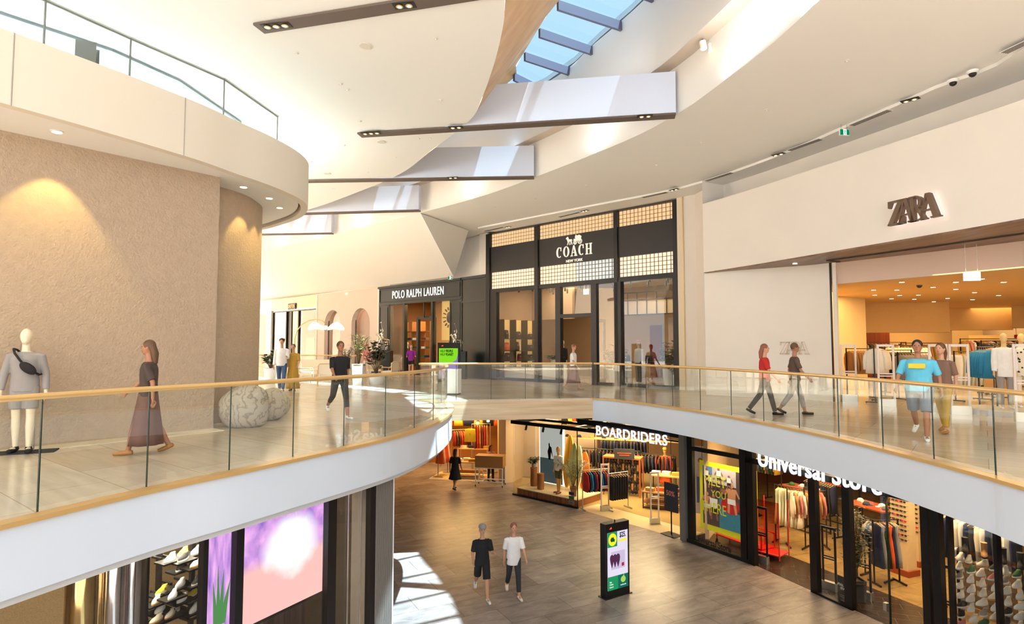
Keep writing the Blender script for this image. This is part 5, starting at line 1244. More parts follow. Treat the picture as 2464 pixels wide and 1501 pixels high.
# digital kiosks
def kiosk(label, loc, rz, w_=.82, h=1.75, d=.14):
    t = thing('digital_kiosk', label, 'kiosk', loc, rz); MB().rbox(-w_/2, w_/2, -d/2, d/2, 0.02, h, .01, 1).build('housing', M_dark, t); MB().box(-w_/2-.04, w_/2+.04, -d/2-.04, d/2+.04, 0, .02).build('base', M_dark, t)
    mb = MB(); mb.plate([(-w_*.34, h-.13), (-w_*.24, h-.13), (-w_*.25, h-.08), (-w_*.29, h-.10)], -d/2-.006, -d/2); mb.build('red_mark', emis('red_logo', (1, .08, .03, 1), 1.2), t)
    MB().tube([(0, 0, h), (0, 0, h+.05)], .015, 8).build('sensor', M_dark, t)
    return t
x, y = zpt(1081, 21.5); k1 = kiosk('black digital kiosk showing green HELP PEOPLE HELP PLANET screen', (x, y, 0), R(-12), .82, 1.70)
e = lambda n_, r, g, b, s_=1.0: emis(n_, S(r, g, b), s_)
k1s = MB().box(-.35, .35, -.078, -.072, .45, 1.5).build('screen', e('scr_purple', 120, 100, 170), k1)
MB().plate([(-.35, 1.0), (.12, .98), (.3, 1.1), (.35, 1.3), (.35, 1.5), (-.35, 1.5)], -.084, -.079).build('green_shape', e('scr_green', 120, 196, 32), k1s)
M_tx = e('scr_dark', 20, 60, 40, .4)
text('lettering', 'HELP', .125, M_tx, k1s, MX((-.31, -.087, 1.36)), .004, .001, .72, 'LEFT'); text('lettering', 'PEOPLE', .125, M_tx, k1s, MX((-.09, -.087, 1.36)), .004, .005, .62, 'LEFT'); text('lettering', 'HELP', .125, M_tx, k1s, MX((-.31, -.087, 1.24)), .004, .001, .72, 'LEFT'); text('lettering', 'PLANET', .125, M_tx, k1s, MX((-.09, -.087, 1.24)), .004, .005, .62, 'LEFT')
p = pz(1091, 949, 0); bn = thing('litter_bin', 'white square litter bin with dark base beside the glass rail', 'litter bin', p, R(-12)); MB().rbox(-.21, .21, -.21, .21, .05, .8, .02).build('body', M_wht, bn); MB().rbox(-.19, .19, -.19, .19, 0, .05, .02).build('base', M_dark, bn); MB().rbox(-.22, .22, -.22, .22, .8, .83, .02).build('lid', M_wht, bn)
# ------------------------------------------------------------------ lower level: surf shop, clothes store, sneaker store, small dress shop
def lz(px, py): return pz(px, py, ZL)
def lzd(px, d): return ((px-CX)/FOC*d, d, ZL)
M_lit2 = emis('sign_letter_white', (1.0, .96, 1.0, 1), .95)
M_conc = mat('yellow_concrete', S(164, 140, 90), .3, var=.08, vscale=1.5); M_thr = mat('pale_concrete', S(206, 186, 142), .35, var=.05)
M_dtile = tiles('dark_tile', S(52, 40, 34), S(44, 34, 30), S(96, 74, 54), .3, .25, rot=R(20), streak=.1, msize=.006, w2h=2)
M_shelfw = mat('shop_backwall_brown', S(120, 92, 62), .8); M_dceil = mat('shop_ceiling_dark', S(60, 50, 42), .8)
B1 = Plane2(lz(1235, 1190), lz(1390, 1224), ZL); B2 = Plane2(lz(1390, 1224), lz(1640, 1298), ZL); U1 = Plane2(lz(1640, 1297), lz(1807, 1356), ZL); U2 = Plane2(lz(1807, 1356), lz(2126, 1501), ZL)
def P2(pl, x, y): p = pl.P(x, y); return (p.x, p.y)
# floors
flo = [P2(B1, 0, .02), P2(B1, B1.L, .02), P2(B2, B2.L, 0), P2(U1, U1.L, .3), P2(U2, 9, .3), (26, 8), (26, 34), (4, 36)]
struct(MB().prism([P2(B2, 0, 0), P2(B2, B2.L, 0), P2(B2, B2.L, 1.1), P2(B2, 0, 1.1)], ZL, ZL+.006).build('floor', M_thr))
struct(MB().prism([P2(B1, 0, .05), P2(B1, B1.L, .05), P2(B2, 0, 1.1), P2(B2, B2.L+.1, 1.1), (9, 22), (9, 34), (0, 34)], ZL, ZL+.005).build('floor', M_conc))
struct(MB().prism([P2(U1, 0, .03), P2(U1, U1.L, .03), P2(U2, 9, .03), P2(U2, 9, 1.75), P2(U2, 0, 1.5), P2(U1, 0, 1.3)], ZL, ZL+.006).build('floor', M_dtile))
struct(MB().prism([P2(U1, 0, 1.3), P2(U2, 0, 1.5), P2(U2, 9, 1.75), (26, 9), (26, 30), (9.5, 30), (7, 21)], ZL, ZL+.005).build('floor', tiles('ochre_tile', S(152, 124, 78), S(140, 112, 70), S(104, 80, 48), .9, .22, rot=R(-22), streak=.12, msize=.006)))
# ceilings and back walls
struct(MB().prism([P2(B1, -.3, .1), P2(B1, B1.L, .1), P2(B2, B2.L, .2), (12, 24), (12, 36), (-1, 36)], -1.15, -1.05).build('ceiling', M_dceil))
struct(MB().prism([P2(U1, 0, .2), P2(U2, 0, .2), P2(U2, 9, .2), (26, 8), (26, 30), (9.5, 30), (7, 21)], -.95, -.85).build('ceiling', M_dceil))
struct(MB().wall([(-.2, 33.5), (9.6, 30.2)], ZL, -1.1, .15).build('wall_back', M_shelfw))
struct(MB().wall([(9.7, 30), (9.3, 25), (6.1, 19.4)], ZL, -.8, .12).build('wall_partition', mat('brick_cream', S(206, 178, 140), .8)))
struct(MB().wall([(9.7, 28), (20, 24), (22, 8)], ZL, -.8, .15).build('wall_back', mat('dark_red_wall', S(96, 50, 34), .8)))
# pillars
g = lz(1637, 1300)
struct(MB().prism([P2(B2, B2.L-.02, -.05), P2(B2, B2.L+.22, -.10), P2(B2, B2.L+.3, .35), P2(B2, B2.L-.02, .35)], ZL, -.6).build('column_grey', mat('grey_stone_pillar', S(112, 112, 112), .5, var=.1)))
a = lz(1200, 1158); b_ = lz(1217, 1163); c = lz(1235, 1160)
struct(MB().prism([xy(a), xy(b_), xy(c), (c.x+.9, c.y+2.2), (a.x-.1, a.y+2.0)], ZL, -.6).build('column_cream', mat('pillar_greige', S(196, 172, 142), .6)))
struct(MB().prism([xy(c), (c.x+.25, c.y+1.3), (c.x+3.8, c.y+.4), (c.x+3.8, c.y+.6), (c.x+.2, c.y+1.6)], ZL, -1.1).build('wall_surf', mat('pillar_greige', S(196, 172, 142), .6)))
# ---- surf shop front
t = thing('shopfront', 'frameless glass corner of surf shop with black steel canopy beams', 'shopfront', B1.A, B1.rz)
hb = B1.hit(1235, 1012)[1]
MB().box(0, B1.L, 0, .012, 0, hb).build('glass_pane', M_shop, t); MB().box(-.02, B1.L+.02, -.03, .05, 0, .06).build('track', M_dark, t)
MB().bar((B1.L, .0, 0), (B1.L, 0, hb), .03).build('corner_post', M_dark, t); MB().box(0, .012, 0, 1.5, 0, hb).build('glass_pane', M_shop, t)
MB().box(-.1, B1.L+.9, -.05, .08, hb-.12, hb+.02).box(.0, .12, 0, 2.2, hb-.1, hb+.02).box(B1.L-.2, B1.L-.05, 0, 2.2, hb-.1, hb+.02).box(0, B1.L+.9, 1.3, 1.42, hb-.1, hb).build('canopy_beam', M_dark, t)
for x in (.5, 1.4, 2.3): MB().tube([(x, .25, hb-.1), (x, .25, hb-.2), (x+.03, .16, hb-.34)], [.015, .05, .05], 8).build('spotlight', M_dark, t)
sg = thing('shop_sign', 'illuminated white capital lettering of surf shop hanging under the white slab edge', 'sign', B2.A, B2.rz)
s0 = B2.hit(1437, 1048); s1 = B2.hit(1607, 1069); zl = (s0[1]+s1[1])/2; hs = ((B2.hit(1437, 1025)[1]-s0[1])+(B2.hit(1607, 1044)[1]-s1[1]))/2
o = text('lettering', 'BOARDRIDERS', hs/.7, M_lit2, sg, None, .035, .004, 1.0, space=1.08); wd = o.dimensions.x; o.scale = ((s1[0]-s0[0])/wd, 1, 1); o.location = ((s0[0]+s1[0])/2, -.05, zl)
MB().bar((s0[0]-.5, .05, zl+hs*.5), (s1[0]+.4, .05, zl+hs*.5), .06, .05).build('rail', M_dark, sg)
o = MB(B2.M).box(0, B2.L, .0, .12, hb+.15, hb+.33).build('canopy_fascia', M_dark); tag(o, 'black lintel beam across the open entrance of surf shop', 'beam')
# platform, light box, boards
pf = thing('display_platform', 'low timber-fronted display platform inside surf shop corner window', 'platform', B1.A, B1.rz)
MB().box(.12, B1.L-.1, .12, 1.7, 0.01, .26).build('front', woodm('mixed_timber', S(96, 48, 26), S(170, 104, 58), .5, (9, .2, .2)), pf); MB().box(.1, B1.L-.08, .1, 1.72, .26, .29).build('top', mat('platform_cream', S(216, 196, 156), .5), pf)
xb0, xb1 = B1.X(1298, 1.6), B1.X(1355, 1.6); zb1 = B1.hit(1326, 1026, 1.6)[1]; zb0 = .32
lb = thing('light_box', 'tall backlit photo of surfer and sea standing on display platform', 'light box', B1.P(xb0, 1.58, zb0-.02), B1.rz)
W_, H_ = xb1-xb0, zb1-zb0
MB().box(0, W_, 0, .1, 0, H_).build('frame', mat('lb_edge', S(250, 246, 230), .5, emit=(1, .95, .8, 1), estr=1.6), lb)
MB().box(.04, W_-.04, -.012, -.002, H_*.44, H_-.03).build('sky_picture', e('lb_sky', 176, 178, 170, .8), lb); MB().box(.04, W_-.04, -.012, -.002, .02, H_*.44).build('sea_picture', mat('lb_sea', S(40, 50, 52), .3, emit=S(60, 80, 84), estr=.5, var=.5, vscale=12), lb)
sm = MB(); sm.plate([(W_*0.40, H_*.42), (W_*0.48, H_*.42), (W_*0.50, H_*.56), (W_*0.58, H_*.46), (W_*0.52, H_*.64), (W_*0.46, H_*.66), (W_*0.44, H_*.72), (W_*0.40, H_*.70), (W_*0.41, H_*.64), (W_*0.36, H_*.56)], -.02, -.013); sm.build('surfer_silhouette', e('lb_black', 24, 22, 22, .2), lb)
def board(label, px, top, m, off, w_=.27):
    x, z = B1.hit(px, top, off); t = thing('surfboard', label, 'surfboard', B1.P(x, off, .29), B1.rz); h = z-.3; n = 22; pts = []
    for k in range(n+1):
        f = k/n; pts.append((w_*math.sin(PI*min(1, f*.96+.02))**.62, f*h))
    poly = [(x_, z_) for x_, z_ in pts]+[(-x_, z_) for x_, z_ in reversed(pts)]
    mb = MB(Matrix.Rotation(R(-7), 4, 'X')); mb.plate(poly, -.03, .03); mb.build('board', m, t, smooth=50); MB(Matrix.Rotation(R(-7), 4, 'X')).box(-.006, .006, -.036, -.03, .05, h-.05).build('stringer', M_brown, t)
board('tall yellow surfboard leaning at left of the row', 1363, 1047, mat('board_yellow', S(230, 170, 50), .25), 1.5, .26)
board('pale green surfboard with white rail, second in the row', 1375, 1066, mat('board_green', S(196, 200, 140), .25), 1.2, .22)
board('off-white surfboard, third in the row', 1387, 1072, mat('board_white', S(226, 216, 180), .25), 1.35, .2)
board('short orange surfboard at right end of the row', 1402, 1087, mat('board_orange', S(226, 130, 50), .25), 1.7, .26)
x, z = B1.hit(1343, 1194, .45); figure('mannequin', 'ochre mannequin in white t-shirt and khaki shorts on surf platform', 'mannequin', B1.P(B1.X(1343, .5), .5, .295), B1.rz+R(-10), 1.80, (3, 0), (-3, 0), (0, 8, 8), (0, 8, 8), mann=True, skin=mat('mannequin_ochre', S(206, 160, 84), .5), top=M_wht, sleeve=.5, bottom=M_olive, bkind='shorts', blen=.42, shoes=M_mar)
for px, hh, lab in ((1284, .75, 'taller wooden stump on display platform, plant on top'), (1300, .62, 'shorter wooden stump at right on display platform')):
    o = MB(MX(B1.P(B1.X(px, .8 if px < 1290 else .55), .8 if px < 1290 else .55, .295))).lathe([(.14, 0), (.15, hh*.3), (.135, hh*.7), (.145, hh)], n=16).build('wooden_stump', woodm('stump', S(120, 72, 34), S(168, 108, 56), .8, (6, 6, 1)), smooth=40); tag(o, lab, 'stump', 'stumps in surf window')
plant('small green plant in pot on top of taller stump', B1.P(B1.X(1284, .8), .8, 1.05), 'spiky', .5, (.07, .1, .16), M_grey, M_leaf, spread=.28, n=9, seed=21)
plant('tall slender palm in square wooden pot beside surfboards', B1.P(B1.X(1378, .5), .5, .295), 'palm', 2.0, (.14, .16, .36), mat('pot_timber', S(150, 100, 60), .6), M_leaf, True, spread=.62, n=11, seed=22)
# stickers on glass
st = thing('window_stickers', 'small stacked logo stickers low on surf shop glass corner', 'sticker', B1.P(B1.L-.28, -.004, .12), B1.rz)
for z, m in ((.34, M_navy), (.18, M_green), (0, M_grey)): MB().rbox(-.12, .12, -.004, 0, z, z+.12, .001, 1).build('sticker', m, st)
text('lettering', '2XU', .1, M_blk, st, MX((0, -.007, .025)), .002, .003)
# clothes in surf shop
rack_of('silver garment rack on casters with red and blue tops beside glass corner', B2.P(.42, .55), B2.rz+R(70), 1.1, 1.45, 'shirt', M_red, 10, 'red, black or blue long top on silver rack beside glass corner', 'tops on silver rack', [M_red, M_blk, M_blue, M_navy], M_steel)
rack_of('silver rack of black wetsuits behind first white gate', B2.P(1.0, 1.15), B2.rz+R(80), .9, 1.35, 'trousers', M_blk, 7, 'black wetsuit trousers hanging behind first gate', 'black wetsuits', None, M_steel)
gate('white gate at left of surf shop entrance', lz(1456, 1229), R(15), M_gatew, 1.72, .34); gate('white gate at right of surf shop entrance', lz(1576, 1260), R(15), M_gatew, 1.75, .34)
def lrack(label, px, py, rz, L, h, kind, m, n, gl, grp, sw=None, rm=None): return rack_of(label, tuple(lz(px, py)), rz, L, h, kind, m, n, gl, grp, sw, rm)
lrack('long rack of dark shirts on right side of surf shop', 1560, 1165, R(-40), 2.6, 1.35, 'shirt', M_blk, 18, 'dark shirt on long rack at right inside surf shop', 'dark shirts in surf shop', [M_blk, M_navy, M_olive, M_char])
lrack('rack of dark jackets in middle of surf shop', 1500, 1132, R(-20), 2.4, 1.5, 'jacket', M_char, 14, 'dark jacket on middle rack of surf shop', 'dark jackets in surf shop', [M_char, M_navy, M_blk])
for k, (px, d, m2) in enumerate(((1400, 27.5, [M_blk, M_yel, M_orange, M_blk, M_green]), (1480, 27.0, [M_navy, M_char, M_mus, M_blk]), (1555, 26.0, [M_ivory, M_grey, M_denim, M_tan]))):
    x, y, z = lzd(px, d); rr = rack(('left', 'middle', 'right')[k]+' high wall rail with boardshorts at back of surf shop', (x, y, ZL), R(-16), 1.9, 3.0)
    fill(proto('shorts', M_blk), (x, y, ZL), R(-16), -.85, .85, 9, 3.0, ('left', 'middle', 'right')[k]+' wall rail pair of boardshorts facing forward', 'boardshorts on %s wall rail' % ('left', 'middle', 'right')[k], m2, .05, PI/2)
    rr2 = rack_of(('left', 'middle', 'right')[k]+' lower wall rail packed with dark clothes in surf shop', (x+.1, y-.1, ZL), R(-16), 1.9, 1.5, 'shirt', M_blk, 12, 'dark top on %s lower wall rail of surf shop' % ('left', 'middle', 'right')[k], 'tops on %s lower wall rail' % ('left', 'middle', 'right')[k], [M_blk, M_char, M_navy, M_mar])
ws = thing('wall_shelf', 'long wooden wall shelf with hats and shoes at back of surf shop', 'shelf', lzd(1480, 26.6), R(-16)); MB().box(-3, 3, -.2, .2, 2.0, 2.05).build('board', M_hang, ws)
for s in (-2.9, 0, 2.9): MB().box(s, s+.06, -.2, .2, 0, 2.0).build('support', M_dark, ws)
def cap(label, loc, m, rz=0, group=None):
    t = thing('cap', label, 'cap', loc, rz, group); MB().loft([(0, 0, 0, .09, .10), (0, 0, .05, .088, .098), (0, 0, .09, .06, .065), (0, 0, .105, .02, .02)], 16).build('crown', m, t, smooth=True); MB().loft([(0, -.12, 0, .07, .06), (0, -.12, .012, .07, .06)], 12).build('brim', m, t); return t
cm = [M_tan, M_blk, M_navy, M_mus, M_char, M_olive]
for k in range(11):
    p = Matrix.Rotation(R(-16), 3, 'Z') @ Vector((-2.7+k*.54, 0, 0)); b0 = Vector(lzd(1480, 26.6)); cap('%s cap on long wall shelf of surf shop' % ('tan', 'black', 'navy', 'mustard', 'charcoal', 'olive')[k % 6], (b0.x+p.x, b0.y+p.y, ZL+2.05), cm[k % 6], R(20), 'caps on the wall shelf')
# flip-flop stand
ff = thing('sandal_stand', 'orange timber floor stand packed with hanging flip-flops', 'display stand', lz(1500, 1190), R(-24))
for sx in (-1, 1):
    for sy in (-1, 1): MB().bar((sx*.75, sy*.3, 0), (sx*.75, sy*.3, 1.55), .05).build('post', mat('timber_orange', S(176, 96, 44), .5), ff)
MB().box(-.78, .78, -.33, .33, 1.5, 1.56).build('top', mat('timber_orange', S(176, 96, 44), .5), ff); MB().box(-.72, .72, -.02, .02, .1, 1.5).build('back_panel', M_char, ff)
s0_ = thing('flip_flop', 'black flip-flop hanging on orange timber stand', 'flip-flop', (0, 0, 0), 0, 'flip-flops on the timber stand')
MB().loft([(0, 0, z, .045*f, .012) for z, f in ((-.13, .6), (-.09, .95), (0, .8), (.06, 1), (.11, .9), (.13, .4))], 10).build('sole', M_blk, s0_); MB().tube([(-.035, -.012, -.02), (0, -.03, .07), (.035, -.012, -.02)], .008, 5).build('strap', M_mus, s0_)
fs_ = []; n_ = 0
for r_ in range(7):
    for c_ in range(12):
        x = -.66+c_*.12; z = .22+r_*.19; p = Matrix.Rotation(R(-24), 3, 'Z') @ Vector((x+random.uniform(-.01, .01), -.09-.13*(r_ % 2), 0)); loc = (ff.location.x+p.x, ff.location.y+p.y, ZL+z)
        m2 = [M_blk, M_char, M_navy, M_tan, M_olive][(c_*3+r_) % 5]
        if n_ == 0: s0_.location = loc; s0_.rotation_euler = (0, 0, R(-24))
        else: dup(s0_, loc, R(-24)+random.uniform(-.3, .3), '%s flip-flop hanging on orange timber stand' % ('black', 'charcoal', 'navy', 'tan', 'olive')[(c_*3+r_) % 5], None, [(M_blk, m2)] if m2 is not M_blk else None)
        n_ += 1
figure('mannequin', 'mannequin in orange blouse and straw hat at right of surf shop', 'mannequin', lz(1601, 1178), R(-20), 1.75, (0, 0), (0, 0), (-20, 20, 60), (10, 25, 70), mann=True, skin=mat('mannequin_ochre', S(206, 160, 84), .5), top=M_orange, sleeve=1, bottom=M_orange, bkind='skirt', blen=.7, hat=M_mus, vox=.016)
def table(label, loc, rz, L, W, H, tm, lm, group=None, tiers=1):
    t = thing('display_table', label, 'table', loc, rz, group); MB().box(-L/2, L/2, -W/2, W/2, H-.04, H).build('table_top', tm, t)
    if tiers > 1: MB().box(-L/2, L/2, -W/2, W/2, H*.35, H*.35+.03).build('shelf', tm, t)
    for sx in (-1, 1):
        for sy in (-1, 1): MB().bar((sx*(L/2-.03), sy*(W/2-.03), 0), (sx*(L/2-.03), sy*(W/2-.03), H-.04), .035).build('leg', lm, t)
    for sy in (-1, 1): MB().bar((-L/2+.03, sy*(W/2-.03), .05), (L/2-.03, sy*(W/2-.03), .05), .03).build('stretcher', lm, t)
    return t
M_oak = mat('oak_shelf', S(150, 100, 54), .5); M_redw = mat('red_timber', S(150, 66, 34), .45)
def on_table(tb, L, W, H, items, labf, grp, kind='fold'):
    for k, (x, y, m, nm) in enumerate(items):
        p = Matrix.Rotation(tb.rotation_euler.z, 3, 'Z') @ Vector((x, y, 0)); loc = (tb.location.x+p.x, tb.location.y+p.y, tb.location.z+H)
        if kind == 'fold': q = dup(fp, loc, tb.rotation_euler.z+random.uniform(-.2, .2), nm+' '+labf, grp, [(M_navy, m)] if m is not M_navy else None)
        else: cap(nm+' '+labf, loc, m, random.uniform(0, 6), grp)
tb1 = table('timber table with folded clothes at front right of surf shop', lz(1592, 1222), R(-25), 1.3, .7, .62, M_oak, M_dark, tiers=2)
on_table(tb1, 1.3, .7, .62, [(-.4, -.1, M_tan, 'tan'), (-.05, .1, M_orange, 'orange'), (.3, -.05, M_olive, 'olive'), (.5, .15, M_mar, 'maroon')], 'folded stack on front right surf table', 'folded stacks on surf table')
tb2 = table('higher timber table behind front table in surf shop', lz(1604, 1200), R(-25), 1.2, .6, .95, M_hang, M_dark)
on_table(tb2, 1.2, .6, .95, [(-.4, 0, M_wht, 'white'), (0, .05, M_ivory, 'ivory'), (.38, 0, M_mus, 'mustard')], 'folded stack on higher surf table', 'folded stacks on higher table')
sb = thing('floor_sign', 'dark angled poster stand with pink lettering beside grey pillar of surf shop', 'sign', lz(1616, 1287), R(-58)); MB().box(-.28, .28, -.02, .02, .75, 1.65).build('panel', M_char, sb); MB().bar((0, 0, .02), (0, 0, .8), .03).build('post', M_dark, sb); MB().box(-.3, .3, -.2, .2, 0, .02).build('base', M_dark, sb)
text('lettering', '50%', .22, M_pink, sb, MX((0, -.03, 1.25)), .004, .004)
sgn2 = hang_sign('dark hanging department sign above flip-flop stand', (*lzd(1499, 24.5)[:2], -2.55), R(-10), .8, .4, M_char, 1.4); MB().box(-.28, .28, -.026, -.02, -.18, -.15).box(-.2, .2, -.026, -.02, -.26, -.23).build('print_lines', M_orange, sgn2)
# lights
def dl(px, py, zc, e, s=1.5, c=(1, .74, .4)): p = lz(px, py); return lamp('AREA', 'shop_ceiling_light', (p.x, p.y, zc), e, c, s)
dl(1310, 1168, -1.25, 70, 1.2); dl(1430, 1190, -1.25, 110, 1.6); dl(1530, 1200, -1.25, 220, 2.2); dl(1470, 1140, -1.25, 220, 2.4); dl(1590, 1230, -1.25, 120, 1.4)
# ---- small dress shop (far left of the lower level)
dsx = lambda px, d: lzd(px, d)
struct(MB().wall([(-6.0, 31.8), (-.6, 32.3)], ZL, -1, .15).build('wall_back', mat('amber_wall', S(150, 90, 30), .8)))
struct(MB().wall([(-14, 28.5), (-6.3, 30.4), (-6.0, 31.8)], ZL, -.6, .15).build('wall_lower', mat('pillar_greige', S(196, 172, 142), .6)))
struct(MB().prism([(-6.1, 30), (-.3, 29.2), (-.3, 32.4), (-6, 32.2)], -.95, -.85).build('ceiling', M_dceil))
lamp('AREA', 'shop_ceiling_light', (-2.6, 29.6, -1.0), 260, (1, .6, .22), 2.6)
rg = thing('rug', 'pale patterned rug at entrance of small dress shop', 'rug', lz(1120, 1147), R(-14)); MB().box(-1.45, 1.0, -.75, .75, 0, .015).build('pile', mat('rug_cream', S(206, 180, 130), .95, var=.2, vscale=16), rg); MB().box(-1.5, 1.05, -.8, .8, 0, .008).build('border', M_wht, rg)
ck = thing('display_desk', 'timber box desk on white metal frame with casters outside dress shop', 'desk', lz(1180, 1168), R(-12)); MB().box(-.62, .62, -.3, .3, .82, 1.32).build('box', mat('desk_oak', S(160, 112, 58), .5), ck)
for sx in (-1, 1):
    for sy in (-1, 1): MB().bar((sx*.6, sy*.28, .08), (sx*.6, sy*.28, .82), .035).build('leg', M_wht, ck); MB().tube([(sx*.6-.015, sy*.28, .04), (sx*.6+.015, sy*.28, .04)], .04, 10).build('caster', M_dark, ck)
MB().bar((-.6, -.28, .22), (.6, -.28, .22), .03).bar((-.6, .28, .22), (.6, .28, .22), .03).bar((-.6, -.28, .8), (.6, -.28, .8), .03).build('rail', M_wht, ck)
tb3 = table('white framed low table with folded cream clothes in dress shop', lz(1127, 1148), R(-10), 1.3, .7, .75, M_hang, M_wht, tiers=2)
on_table(tb3, 1.3, .7, .75, [(-.45, -.1, M_wht, 'white'), (-.1, .1, M_ivory, 'ivory'), (.2, -.1, M_mus, 'mustard'), (.48, .1, M_yel, 'yellow')], 'folded stack on low dress shop table', 'folded stacks in dress shop')
tb4 = table('higher table of folded clothes behind low table in dress shop', lz(1140, 1135), R(-10), 1.5, .6, 1.15, M_hang, M_wht)
on_table(tb4, 1.5, .6, 1.15, [(-.5, 0, M_wht, 'white'), (-.1, 0, M_navy, 'navy'), (.3, 0, M_mar, 'maroon'), (.6, 0, M_mus, 'mustard')], 'folded stack on higher dress shop table', 'folded stacks on higher dress shop table')
def dr(label, px, d, h, kind, ms, n, L, gl, grp, rz=0, turn=0): x, y, z = dsx(px, d); rack(label, (x, y, z), rz, L, h, M_steel); fill(proto(kind, ms[0]), (x, y, z), rz, -L/2+.1, L/2-.1, n, h, gl, grp, ms, .1, turn)
dr('back wall rail of forward facing dresses in dress shop', 1140, 31.2, 3.15, 'dress', [M_orange, M_yel, M_navy, M_yel, M_blk, M_orange], 6, 3.3, 'dress facing forward high on back wall rail', 'dresses on back wall rail', R(0), PI/2)
dr('white rail of long orange dresses at left of dress shop', 1068, 28.8, 1.75, 'dress', [M_orange, M_ivory, M_orange], 5, 1.0, 'long orange or ivory dress at left of dress shop entrance', 'long dresses at left', R(70))
dr('round rack of red patterned tops in dress shop', 1113, 29.8, 2.0, 'shirt', [M_red, M_olive, M_mar, M_orange], 8, 1.1, 'red or olive patterned top in middle of dress shop', 'patterned tops', R(20))
dr('rail of patterned red dresses behind tables', 1158, 29.6, 2.3, 'dress', [M_mar, M_red, M_tan], 6, .9, 'dark red patterned dress hanging behind tables', 'patterned dresses', R(10))
bag('yellow cloth tote bag with brown print hanging in dress shop', (*dsx(1132, 28.9)[:2], ZL+1.55), 0, M_yel, .55, .6, .1, 'tote', None, 'tote_bag')
for k, (px, zz) in enumerate(((1160, 2.75), (1150, 2.4), (1175, 2.5))):
    x, y, z = dsx(px, 28.7); lt = thing('lantern', ('upper', 'left', 'right')[k]+' small glowing lantern hanging in dress shop', 'lantern', (x, y, ZL+zz)); MB().lathe([(.05, 0), (.07, .05), (.05, .12)], n=10).build('bulb', emis('lantern_glow', (1, .62, .2, 1), 12), lt); MB().lathe([(.12, .12), (.03, .2), (.01, .25)], n=10).build('cap', M_dark, lt); MB().tube([(0, 0, .25), (0, 0, 3.4-zz)], .006, 5).build('cord', M_dark, lt)
# ---- large clothes store front
t = thing('shopfront', 'black framed lower shopfront bay with poster and lettering on glass', 'shopfront', U1.A, U1.rz)
zh = U1.hit(1663, 1078)[1]; TOP = 3.88
for a, b in ((1640, 1647), (1651, 1663), (1775, 1789)): MB().box(U1.X(a), U1.X(b), -.05, .08, 0, TOP).build('mullion', M_frame, t)
MB().box(0, U1.L, -.06, .1, 0, .1).build('sill', M_frame, t); MB().box(U1.X(1650), U1.L, -.03, .06, zh-.06, zh+.06).build('transom', M_frame, t)
MB().box(U1.X(1663), U1.X(1775), 0, .012, .1, zh).build('glass_pane', M_shop, t); MB().box(U1.X(1789), U1.L, 0, .012, .1, zh).build('glass_pane', M_shop, t); MB().box(0, U1.L, .0, .012, zh, TOP).build('glass_pane', M_shop, t)
q0 = U1.hit(1674, 1303); q1 = U1.hit(1760, 1322)
o = text('lettering', 'Universal Store', .26, M_blk, t, None, .006, .006, 1); wd = o.dimensions.x; o.scale = ((q1[0]-q0[0])/wd, 1, 1); o.location = ((q0[0]+q1[0])/2, -.02, (q0[1]+q1[1])/2-.02)
t2 = thing('shopfront', 'long black framed open shopfront of lower clothes store with sliding glass doors', 'shopfront', U2.A, U2.rz)
for a, b in ((1792, 1807), (1938, 1954), (2017, 2035), (2201, 2219), (2226, 2246), (2263, 2269), (2372, 2380), (2449, 2462)):
    MB().box(U2.X(a), U2.X(b), -.05, .1, 0, TOP).build('mullion', M_frame, t2)
MB().box(-.1, 9, -.05, .1, zh-.1, zh+.05).build('transom', M_frame, t2)
MB().box(0, 9, -.05, .12, zh+.8, TOP).build('head', M_frame, t2)
MB().box(U2.X(1940), U2.X(2035), -.05, .08, 0, .05).build('threshold', M_frame, t2)
for a, b in ((1954, 2017), (2269, 2372), (2380, 2449), (2462, 2560), (2035, 2108)): MB().box(U2.X(a), U2.X(b), .02 if a != 2035 else .14, .032 if a != 2035 else .152, .02, zh).build('glass_pane', M_shop, t2)
MB().box(U2.X(2108), U2.X(2110), .12, .17, 0, zh).build('glass_edge', M_edge, t2); MB().box(U2.X(2096), U2.X(2104), .1, .19, .25, .42).build('lock', M_steel, t2)
sg = thing('shop_sign', 'big illuminated white store name, tops of letters cut off by slab edge', 'sign', U2.A, U2.rz)
s0 = U2.hit(1826, 1121, -.1); s1 = U2.hit(2122, 1189, -.1)
o = text('lettering', 'Universal Store', .62, M_lit2, sg, None, .04, .010, 1, space=1.08); wd = o.dimensions.x; o.scale = ((s1[0]-s0[0])/wd, 1, 1); o.location = ((s0[0]+s1[0])/2, -.12, (s0[1]+s1[1])/2); MB().box(s0[0], s1[0], -.06, -.03, (s0[1]+s1[1])/2+.2, (s0[1]+s1[1])/2+.26).build('rail', M_dark, sg)
